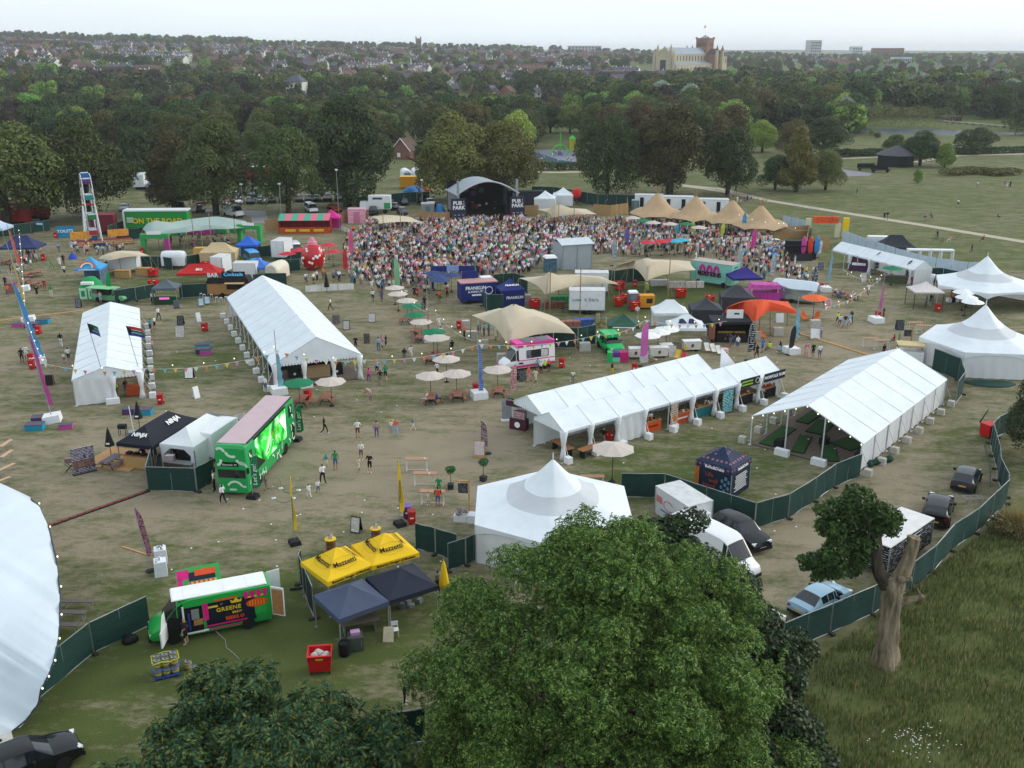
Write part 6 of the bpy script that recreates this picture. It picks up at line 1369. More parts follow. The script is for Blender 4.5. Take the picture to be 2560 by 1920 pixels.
# middle of the festival field
marquee('dining_marquee','widest white marquee with timber floor and tied curtains at its open end',(-23.66,92.36,0),(-15.41,95.92,0),31,10,2.6,5.0,('b',),None,4.2,'l',((-4.3,.1),(-1.4,.1),(1.6,.1),(4.3,.1)),None,(-1.4,1.6),'large white marquees')
marquee('stall_marquee','narrow white marquee with two flags on poles at its closed end',(-41.47,87.71,0),(-35.73,89.85,0),27,9,2.6,3.65,('l','b'),None,None,'r',((2.9,.1),(.4,.1)),None,(.2,),'large white marquees')
d_,n_=Vector((.81,.585,0)),Vector((.585,-.81,0))
a=Vector((.1,81.9,0))
marquee('food_marquee','long white food tent at the rear of the touching pair',a,a+n_*4.1,21,7,2.6,3.7,('l','r'),None,None,'',(),None,(),'long white food tents')
a=Vector((1.9,77.8,0))
marquee('food_marquee','long white food tent with open stalls along its front side',a,a+n_*3.9,27,9,2.6,3.65,('l','b'),None,None,'r',tuple((1.9,y)for y in(.1,3,6,9.1,15,18,21,24)),None,(),'long white food tents')
t=thing('tent_end_wall','sagging white cloth closing half of the narrow marquee end','tent wall',(-38.6,88.78,0),ang((-41.47,87.71),(-35.73,89.85)))
part('sheet',GR([[(-3.05+3.3*i/12,-.06+.07*sin(i*1.6+r),.04+2.5*r/3)for i in range(13)]for r in range(4)]),[WH2],t,180)
q=a+d_*7.5+n_*3.92
t=thing('tent_bay_wall','white cloth wall closing one bay of the food tent','tent wall',(q.x,q.y,0),atan2(d_.y,d_.x))
part('sheet',GR([[(-1.5+3*i/12,.05*sin(i*1.7+r),.04+2.5*r/3)for i in range(13)]for r in range(4)]),[WH2],t,180)
def stall(lbl,dist,col,back=None,w=2.4,name='stall_counter',goods=10,depth=3.2):
 p=a+d_*dist+n_*depth;t=thing(name,lbl,'counter',(p.x,p.y,0),atan2(d_.y,d_.x));part('front',BX((0,-.3,0),(w,.06,.95)),[col],t);part('top',BX((0,0,.95),(w+.05,.7,.04)),[WDP],t)
 for k in range(goods):part('goods',BX((uni(-w*.45,w*.45),uni(-.25,.25),.99),(.16,.14,uni(.08,.32)),random.random()),[cho((BLACK,PAP,WDP,RED,M('jar_amber','#8a5a2a',.4),M('jar_green','#4f6a3a',.4)))],t)
 if back:part('back_banner',BX((0,2.2,.9),(w,.04,1.6)),[back],t)
 return t
OR=M('orange_stall','#d2561f',.75,.08)
s=stall('orange fronted food counter under the long tent',10.6,OR,BLACK,1.9)
part('print_line',BX((0,-.345,.45),(1.1,.02,.14)),[REDD],s)
s=stall('orange food counter with white script beside the roller banner',14.2,OR,BLACK,2.1)
part('print_line',BX((0,-.345,.45),(1.3,.02,.12),.0),[PAP],s)
stall('teal clothed market counter with jars under the long tent',17.2,M('teal_cloth','#1f6f74',.8,.1,2),M('brown_goods','#5b4638',.8,.5,3),2.6,goods=20)
stall('black counter heaped with produce under the green lettered banner',22.3,BLACK,M('crate_wall','#6b5236',.8,.5,3),2.8,goods=22)
s=stall('dark stall counter with bottles at the end of the long tent',26.3,BLACK,None,1.6,goods=12)
p=a+d_*12.45+n_*4.2
t=thing('roller_banner','pull-up banner with a golden pie picture between orange counters','banner',(p.x,p.y,0),atan2(d_.y,d_.x))
part('screen',BX((0,0,.5),(.85,.03,1.9)),[prn('pie_print','#b9a79a','#7d5a44',2,3,.4)],t)
part('picture',LA([(.3,0),(.22,.02),(.01,.03)],12,(0,-.03,1.0),axis='y'),[M('pie_gold','#b5793a',.7,.3,5)],t)
part('base',BX((0,0,0),(.95,.4,.45)),[BALL],t)
p=a+d_*19.5+n_*4.1
t=thing('roller_banner','teal pull-up banner beside the teal counter','banner',(p.x,p.y,0),atan2(d_.y,d_.x))
part('screen',BX((0,0,.05),(1.35,.04,2.2)),[prn('teal_print','#2b8a92','#d7e5e4',2,4,.35)],t)
part('base',BX((0,0,0),(1.4,.3,.06)),[BLACK],t)
p=a+d_*22.5+n_*4.06
t=thing('fascia_banner','black banner with green lettering hung on the food tent eave','banner',(p.x,p.y,0),atan2(d_.y,d_.x))
part('cloth',BX((0,0,2.0),(2.7,.04,.85)),[BLACK],t)
for z in(2.2,2.5):part('print_line',BX((-.4,-.03,z),(1.5,.02,.14)),[M('lime_print','#8fbf3a',.7)],t)
part('ring_emblem',MB().path([(1.0+.26*cos(q),-.03,2.42+.26*sin(q))for q in lsp(0,6.28,16)],.03,4),[PAP],t)
p=a+d_*26.0+n_*4.06
t=thing('fascia_banner','black banner with white capitals at the far end of the food tent','banner',(p.x,p.y,0),atan2(d_.y,d_.x))
part('cloth',BX((0,0,1.95),(3.0,.04,.85)),[M('banner_navy','#161a28',.7)],t)
text('NORFOLK RUM',.42,t,(0,-.03,2.38),(PI/2,0,0),PAP,bold=.012)
for u_,lab in((1.0,'long brown trestle table at the open end of the food tent'),(2.6,'second brown trestle table under the food tent corner')):
 p=a+d_*u_+n_*(2.6 if u_<2 else 4.4);t=thing('trestle_table',lab,'table',(p.x,p.y,0),atan2(d_.y,d_.x)+(1.5 if u_<2 else .1));part('top',BX((0,0,.74),(2.6,.75,.04)),[M('trestle_brown','#9c6a45',.7,.15,3,stretch=(1,6,1))],t)
 for s in(-1,1):part('leg_frame',BX((s*1.0,0,0),(.05,.6,.74)),[BLACK],t)
t=thing('maroon_stall','maroon stall front with round emblem in the end of the rear food tent','stall',G(K(300,590)),rad(-28))
part('counter',BX((0,0,0),(1.6,.7,1.0)),[M('maroon','#4c1f30',.7,.1,2)],t)
part('emblem',LA([(.28,0),(.01,.01)],12,(0,-.37,.5),axis='y'),[PAP],t)
part('display',BX((0,.1,1.0),(1.2,.5,.7)),[prn('maroon_print','#8a5a66','#d9cfd2',3,6,.5)],t)
part('fascia',BX((0,-.2,2.1),(2.4,.05,.5)),[M('maroon')],t)
feather('pale maroon feather flag at the end of the rear food tent',K(235,365),3.6,prn('maroon_flag','#a8636c','#e7d5d2',3,4,.4),.9,.6,.2)
t=thing('sign_panel','tall grey panel leaning on the food tent corner','board',G(K(205,525)),.2)
part('board',BX((0,0,0),(.9,.06,2.0)),[M('panel_grey','#8a9198',.6)],t)
part('foot',BX((0,-.1,0),(1,.5,.15)),[BALL],t)
t=WH(K(1010,690),.6,'being tilted and pushed along the food tent')
t.rotation_euler=(-.5,0,.9)
person(K(945,720),'pushing a tilted red bin by the food tent','black','grey','walk',-.6,hair='grey hair',long_=False)
person(K(1110,640),'beside the food tent wall','white','navy','bend',1.2,long_=False,hair='dark hair')
person(K(1305,590),'waiting at the orange food counter','white','cream','stand',.6,hair='brown hair',long_=False)
person(K(1825,475),'at the produce stall of the food tent','black','grey','stand',.6,hair='dark hair',long_=False)
person(K(1995,330),'in the last bay of the food tent','light blue','denim','stand',1.0,long_=True)
t=thing('gable_flap','white triangular flap rising at the far end of the food tent','tent wall',G(K(2000,330)),.6)
part('cloth',MB().poly([(-1.0,2,2.4),(1.2,2,2.4),(-1.0,2,4.6)]).poly([(-1.0,2.02,4.6),(1.2,2.02,2.4),(-1.0,2.02,2.4)]),[WH2],t)
abd('pale timber menu board on grass beyond the food tents',I(1805,1270),.2,WDP,prn('colour_poster','#e8e2d4','#7a4f86'),1.3,.9)
abd('small black chalk board at the rum stall',K(2155,370),.7,BLACK,CHALK,.9,.55)
sld('ballast_block',BX((0,0,0),(1.0,.5,.5),0,0,.95),[BALL],'white wrapped ballast block by the chalk board','ballast',G(K(2100,365)),.3)
t=thing('bar_counter','plain wooden bar counter on the floor of the widest marquee','bar',G(GG(1250,960)),ang((-23.66,92.36),(-15.41,95.92)))
part('front',BX((0,0,.12),(2.7,.1,1.05)),[M('ply_pale','#b59a72',.8,.1,3)],t)
part('top',BX((0,.3,1.17),(2.8,.7,.05)),[WDP],t)
for px,lab in((GG(1005,950),'black draped booth with round emblem inside the widest marquee'),(GG(1450,920),'long black draped counter inside the widest marquee')):t=thing('draped_counter',lab,'counter',G(px),.35);part('cloth',BX((0,0,.1),(1.3 if '1005' not in lab else 1.3,.9,1.1),0,0,.95),[BLACK],t);part('emblem',LA([(.14,0),(.01,.01)],10,(0,-.46,.5),axis='y'),[PAP],t)
mb=MB()
mb.box((0,0,0),(7,.1,2.2))
sld('dark_backdrop',mb,[M('tent_inner_dark','#2a2320',.9,.4,.8)],'dark partition with shelves behind the wooden bar in the marquee','partition',(-22.6,99.6,0),ang((-23.66,92.36),(-15.41,95.92)))
t=thing('stall_cart','orange wooden stall cart inside the narrow marquee end','stall',G(F(1450,1140)),.35)
part('counter',BX((0,0,.1),(1.7,.8,.95)),[M('cart_orange','#a8481f',.7,.2,2)],t)
part('canopy',BX((0,.2,1.9),(1.8,1.0,.1)),[WDR],t)
for x in(-.8,.8):part('post',BX((x,.3,1.0),(.06,.06,.95)),[WDR],t)
person(F(1240,1170),'just inside the narrow marquee','hi-vis yellow','navy','stand',0.2,hair='dark hair')
person(F(1345,1140),'beside the orange stall cart','black','denim','stand',1.0)
FGn,FBl,FRd=M('flag_field_green','#1f6b45',.8),M('flag_field_blue','#27408f',.8),M('flag_field_red','#b53a3a',.8)
for px,h,lab in((F(1180,1195),8.0,'thin pole flying a green and blue flag limp before the narrow marquee'),(F(1545,1100),7.0,'thin pole flying a spread multicoloured flag beside the narrow marquee')):
 t=thing('flag_pole',lab,'flag',G(px));t.rotation_euler=(rad(4),rad(-7),0);part('pole',TU((0,0,0),(0,0,h),.04,.03),[GALV],t);w=1.5 if h<7.5 else .9
 for k,(m_,z0,z1)in enumerate(((FRd if h<7.5 else FGn,.66,1.0),(FGn,.36,.64),(FBl,0,.34))):mb=MB();mb.grid([[(w*i/4,.08*sin(i),h-1.05+z-.12*i)for i in range(5)]for z in(z0,z1)]);part('flag_stripe',mb,[m_],t)
 part('flag_triangle',MB().poly([(.0,-.03,h-1.05),(.5,-.03,h-.6),(0,-.03,h-.05)]),[BLACK],t)
# festoon poles with ballast, pennants and strings of bulbs
def fpole(lbl,px,h,flagm,lean=(0,0),fl=(.35,.8),name='festoon_pole',fw=.7):
 t=thing(name,lbl,'pole',G(px));t.rotation_euler=(lean[0],lean[1],uni(-.2,.2));part('pole',TU((0,0,.3),(0,0,h),.05,.035),[GALV],t);part('ballast',BX((0,0,0),(1.5,1.5,.7),.3,0,.95),[BALL],t)
 if flagm:mb=MB();n=9;z0,z1=h*fl[0],h*fl[1];left=[(0.04,0,z0+(z1-z0)*k/n)for k in range(n+1)];right=[(fw*(1-.25*(k%2))*(1-.5*k/n),.1*sin(k*1.3),z0+(z1-z0)*k/n-.15)for k in range(n+1)];mb.grid([left,right],0);part('flag',mb,[flagm],t,180)
 return t
PFB=M('flag_pale_blue','#7fb4c9',.8,.2,1)
PFP=M('flag_pink_purple','#c04a98',.8,.25,1)
PFO=M('flag_orange','#e0705a',.8,.25,1)
PFV=prn('flag_blue_pink','#6a5aa8','#59a7d2',2,3,.6)
fpole('tall leaning festoon pole with pink flag among coloured seat boxes',F(565,1420),11,PFP,(0,-.12),(.15,.75),fw=.5)
fpole('festoon pole with long blue flag beside the two red bins',F(420,800),10.5,M('flag_sky_blue','#4a92c8',.8,.1,1),(0,-.16),(.05,.85),fw=.8)
fpole('festoon pole strung with bulbs and yellow pennants by the picnic corner',F(310,360),10,M('flag_soft_yellow','#c9b95a',.8,.3,1),(0,-.12),(.3,.9),fw=.35)
fpole('festoon pole with orange flag behind the picnic corner',A(260,965),9.5,PFO,(0,-.1),(.4,.9),fw=.6)
fpole('festoon pole with blue and purple flag near the picnic tables',HH(842,1165),6.8,PFV,(0,-.01),(.08,.8),fw=.55)
fpole('festoon pole with blue flag beside the green parasol and dining marquee',GG(843,1120),6.5,PFB,(0,0),(.1,.65),fw=.6)
fpole('festoon pole with pink flag standing among the picnic parasols',HH(300,560),6.5,M('flag_rose','#c06a9a',.8),(0,.0),(.1,.55),fw=.25)
fpole('festoon pole with white flag by the dark sail flag near the silver caravan',I(2030,990),6.5,PFB,(0,.05),(.3,.8),fw=.8)
fpole('festoon pole with pink flag near the white pop-up canopy',J(748,615),6.5,M('flag_rose'),(0,.07),(.25,.75),fw=.5)
fpole('festoon pole with pale flag near the long white stall tent',E(243,900),6.5,PFB,(0,.09),(.25,.8),fw=.5)
sld('ballast_block',BX((0,0,0),(1.3,.6,1.0),0,0,.95),[CONC],'pale concrete block carrying the bunting pole near the ice cream van','ballast',G(HH(880,640)),.1)
def bunt(lbl,pts,sag_=1.0,bulbs=True,flags=True,name='bunting_string'):
 ps=[G(p,z)for p,z in pts];t=thing(name,lbl,'bunting',ps[0]);o=ps[0];rope,pen,bl=MB(),MB(),MB();cols=[]
 for a_,b_ in zip(ps,ps[1:]):
  n=max(6,int((b_-a_).length/.9));line=[a_.lerp(b_,k/n)-Vector((0,0,sag_*4*(k/n)*(1-k/n)))-o for k in range(n+1)];rope.path(line,.018,3);u_=(b_-a_).normalized()
  for k,q in enumerate(line[:-1]):
   if flags:i=pen.pts([q,q+u_*.42,q+u_*.21-Vector((0,0,.46))]);pen.face((i,i+1,i+2),k%5)
   if bulbs and k%3==0:bl.lathe([(.01,.06),(.055,.03),(.055,-.03),(.01,-.06)],5,tuple(q+Vector((0,0,.35))))
 part('rope',rope,[M('bunting_rope','#d8d8d2',.8)],t)
 if flags:tag(part('pennants',pen,[M('pen_%d'%k,c,.8)for k,c in enumerate(('#e6e4da','#d98a4a','#7fb7c4','#d9c95a','#d78aa8'))],t),kind='stuff')
 if bulbs:tag(part('bulbs',bl,[BULB],t),kind='stuff')
bunt('bunting crossing the narrow marquee to the dining marquee pole',[(F(460,800),4.2),(F(1500,860),4.0),(GG(790,690),4.6)],.5)
bunt('bunting from the dining marquee across the grass to the ice cream van pole',[(GG(790,660),5),(GG(1725,765),3.6),(HH(850,600),4.4)],.5)
bunt('bunting stretching over the pink ice cream van to the crepe stalls',[(HH(850,600),4.4),(HH(2100,500),4.0),(I(480,640),4.5),(I(1350,650),3.8)],.5)
bunt('bunting between the orange canopy and the long white stall tent',[(E(250,1060),3.5),(E(800,770),5.2),(E(420,680),4.0)],.7)
bunt('string of bulbs falling past the picnic corner poles',[(A(205,350),9),(F(270,300),5),(F(450,780),4)],.4,True,False)
bunt('string of bulbs curving above the picnic parasols',[(C(20,1000),4),(HH(380,270),3.2),(HH(800,560),3.5)],.6,True,False)
bunt('string of bulbs running along the front of the tan tipis',[(D(1480,180),4.5),(D(1950,270),4.2),(D(2212,320),4)],.4,True,False)
# coloured seat boxes
def sbox(lbl,px,col,rz=0.0,s=1.0):t=thing('seat_box',lbl,'box seat',G(px),rz,'coloured seat boxes');part('box',BX((0,0,0),(1.5*s,1.0*s,.5*s)),[M('box_'+col,{'blue':'#1f8fb0','purple':'#55386c','pink':'#c04a9a'}[col],.8,.08,2)],t);part('lid',BX((0,0,.5*s),(1.53*s,1.03*s,.06)),[M('box_lid','#5c5664',.9,.1,2)],t)
for px,c,rz,lab in((F(378,1500),'blue',.15,'large blue seat box at the pink flag pole'),(F(440,1420),'purple',.25,'large purple seat box behind the blue one at the pink flag pole'),(F(705,1490),'pink',.25,'low pink seat box at the pink flag pole'),(F(1405,1330),'purple',.1,'purple seat box pushed against a blue one behind the black gazebo'),(F(1535,1340),'blue',.05,'blue seat box pushed against a purple one behind the black gazebo'),(F(460,375),'blue',.1,'blue seat box beside the bulb pole ballast'),(F(188,410),'pink',.1,'low pink seat box beside the bulb pole ballast'),(F(340,415),'purple',.0,'purple seat box behind the bulb pole ballast'),(F(2160,640),'blue',.1,'blue seat box on grass between the two marquees'),(F(2165,690),'purple',.1,'purple seat box on grass between the two marquees'),(GG(60,705),'pink',.1,'low pink seat box on grass between the two marquees')):sbox(lab,px,c,rz,.75 if 'low' in lab else 1.0)
# bins across the field
for px,near in((F(410,490),'below the blue flag pole beside purple seat box'),(F(340,790),'in front of its twin at the blue flag pole'),(F(345,860),'touching its twin at the blue flag pole'),(F(1710,1235),'alone on grass at the narrow marquee end'),(F(2180,460),'alone between the two marquees'),(HH(630,435),'beside white crates near the cream canopy'),(HH(1720,845),'beside the ice cream van'),(HH(805,1120),'behind the blue and purple flag pole'),(I(365,1195),'beside the pink and white feather flag'),(GG(1150,1190),'behind the picnic table at the bus'),(C(175,1015),'by the blue marquee parasols'),(J(1355,510),'beside the white pop-up canopy'),(E(1085,835),'at the end of the long stall tent'),(A(465,645),'near the navy gazebo'),(A(598,405),'at the toilets sign'),(J(765,585),'at the rose flag pole near the golf tent'),(I(1345,420),'behind the pink striped awning'),(I(1235,610),'behind the black street food stall'),(I(370,290),'behind the cream canopy scrim'),(A(1520,575),'inside the mint tent enclosure'),(E(200,890),'at the pale flag pole')):WH(px,uni(-.3,.3),near)
WHP(E(1130,830),0,'beside the long stall tent end')
WHP(F(400,770),.2,'at the blue flag pole')
for px,near in((I(205,320),'behind the cream canopy fence'),(I(855,400),'alone on the green service yard'),(I(1165,470),'alone near the black gazebo in the service yard'),(I(200,490),'beside the grey portable toilet'),(I(370,540),'in front of the yellow generator'),(I(275,455),'tucked behind another bin by the portable toilet'),(C(1430,1150),'beside the pallet crates'),(A(1630,815),'by the bamboo counter'),(A(1640,940),'on the green behind the dark gazebo stall'),(B(65,740),'next to the white horsebox')):SK(px,uni(-.3,.3),near)
# parasols and picnic tables on the main lawn
for px,col,w_ in((GG(1065,1270),'green','over the picnic table at the bus'),(GG(1405,1255),'cream','over the picnic table near the marquee floor'),(HH(330,1190),'cream','over two people eating outside'),(HH(605,1165),'cream','over the empty table near the festoon ballast'),(HH(497,1000),'cream','standing alone on bare grass'),(HH(1040,1120),'cream','tilted beside the maroon flag'),(HH(400,760),'cream','where the bunting crosses the tables'),(HH(360,690),'green','closest to the bunting in the line of tables'),(HH(230,560),'cream','with a bare table before it'),(HH(165,480),'green','with a red bin under its rim'),(HH(130,380),'green','in the middle of the table line'),(HH(80,320),'cream','above the seated crowd by the blue stand'),(B(2110,1180),'cream','at the purple bin end of the tables'),(B(2075,1110),'cream','with a green flag pole at its rim')):PARA(px,w_,col,random.random(),.92 if px[1]<860 else 1.0)
for px,w_ in((GG(1090,1245),'under the green parasol by the bus'),(GG(1350,1225),'on open grass near the marquee floor'),(HH(335,1225),'with two people eating'),(HH(615,1195),'empty beside the festoon ballast'),(HH(1055,1150),'under the tilted parasol'),(HH(400,760),'crowded under the bunting'),(HH(225,570),'bare in the table line'),(HH(190,510),'next in the table line after the bare one'),(HH(60,380),'under the middle green parasol'),(HH(345,800),'just in front of the crowded one')):PT(px,uni(-.35,.35),w_)
for px,w_ in((HH(290,1225),'eating at the picnic table by the festoon ballast'),(HH(395,1225),'across the picnic table by the festoon ballast')):person(px,w_,'cream' if px[0]<1080 else 'blue','white' if px[0]<1080 else 'navy','sit',1.2 if px[0]<1080 else-1.2,hair='straw hat' if px[0]<1080 else 'green hat',long_=False)
# signs and boards on the lawn
for px,rz,fr,fc_,w_,nm in((F(1925,390),.05,BLACK,CHALK,.8,'black chalk board standing between the marquees'),(F(1920,510),.05,STW,POSTER,.9,'white arrow board standing between the marquees'),(F(2018,955),.05,BLACK,PAP,.9,'white faced board under the bunting'),(F(2085,1165),.8,STW,PAP,.6,'small white tent sign edge-on beyond the red bin'),(GG(1560,440),.1,BLACK,POSTER,.8,'white menu board with three rows beside the marquee'),(GG(1450,380),.2,WDR,POSTERD,.9,'framed blue menu board beside the marquee'),(GG(1830,360),.1,WDR,POSTER,.9,'framed white menu on an easel on the lawn'),(GG(1775,585),.1,WDR,CHALK,.7,'little chalk sign near the black dressed steward'),(HH(1290,985),.5,M('dark_wood','#3f3228',.8),CHALK,.9,'dark open sandwich board by the ice cream van'),(F(2110,355),.7,STW,PAP,.6,'thin white easel beyond the chalk board'),(J(980,685),-.2,BLACK,CHALK,.95,'black chalk board on grass near the golf tent'),(F(840,205),.2,BLACK,POSTERD,.7,'navy board standing by the green food van'),(F(535,1035),.2,WDR,BLACK,.8,'timber framed black board under the leaning pole'),(E(620,800),.1,STW,POSTER,.8,'pale poster board before the long stall tent'),(J(145,770),-.1,STW,PAP,1.1,'big white board leaning by the timber ramp'),(E(270,1060),.1,STW,prn('pink_poster','#d9a0b0','#7a4a5a'),.8,'pink poster board beside the orange parasol'),(E(200,690),0,BLACK,POSTERD,.8,'purple board near the surfboard stand'),(I(465,1080),0,STW,POSTER,.9,'white menu board before the crepe stall'),(I(765,1020),.1,STW,POSTER,.8,'white listing board between crepe stall and deck chairs'),(I(1905,660),0,STW,PAP,1.0,'white board under the orange canopy')):
 if nm:abd(nm,px,rz,fr,fc_,1.15,w_)
# ice cream van
l_,r_=vspot(HH(1205,900),HH(1560,850),1.0,1)
ICEW=M('ice_white','#eceaea',.35,.04,1,spec=.5)
ICEP=M('ice_pink','#e0489c',.4,.05,1)
iv=car('ice_cream_van','pink and white ice cream van with serving hatch and solar roof','van','white',l_,r_,'van',None,True,1.0,1.0,ICEW)
part('roof_sign',BX((-.7,0,2.6),(4.3,1.75,.42),0,0,1.04),[ICEP],iv)
for x in(-1.9,-.2):part('solar_panel',BX((x,0,3.03),(1.5,1.5,.04)),[M('solar_grey','#5d6370',.3,.1,2)],iv)
vgrid('lower_stripe',-2.9,2.2,.4,.68,ICEP,iv)
vgrid('belt_stripe',-2.9,1.2,1.12,1.22,ICEP,iv,.004)
part('bonnet_stripe',BX((2.6,0,.45),(.72,1.95,.32),0,0,.9),[ICEP],iv)
hw_=vgrid('serving_hatch',-2.2,.4,1.35,2.2,M('hatch_dark','#20242a',.4),iv,.006)
vgrid('hatch_poster',-2.1,-1.3,1.4,2.15,POSTER,iv,.02)
vgrid('hatch_poster',-.15,.35,1.4,2.15,POSTERD,iv,.02)
vgrid('number_board',.8,1.3,.8,.98,BLACK,iv,.01)
person(HH(1455,760),'serving from the ice cream van hatch','grey','black','stand',-1.5,z=.55)
for px,tp,bt,w_,hr in((HH(1465,885),'light blue','grey','queueing at the ice cream van','dark hair'),(HH(1500,915),'white','black','queueing at the ice cream van','green hat'),(HH(1540,905),'hi-vis yellow','black','queueing at the ice cream van','green hat'),(HH(1582,890),'coral','black','queueing at the ice cream van','green hat')):person(px,w_,tp,bt,'stand',.3,1.5,hr,False)
person(HH(1370,1000),'stepping away from the ice cream van','coral','pink','walk',-1.2,hair='fair hair')
person(HH(1440,1025),'carrying a bag past the ice cream van','cream','cream','walk',-.8,hair='dark hair')
person(HH(1838,1010),'alone on grass behind the food tents','white','grey','stand',2.9,1.4,'brown hair',True,child=True)
person(I(125,1250),'pushing a buggy behind the food tents','black','yellow','walk',.9,hair='dark hair')
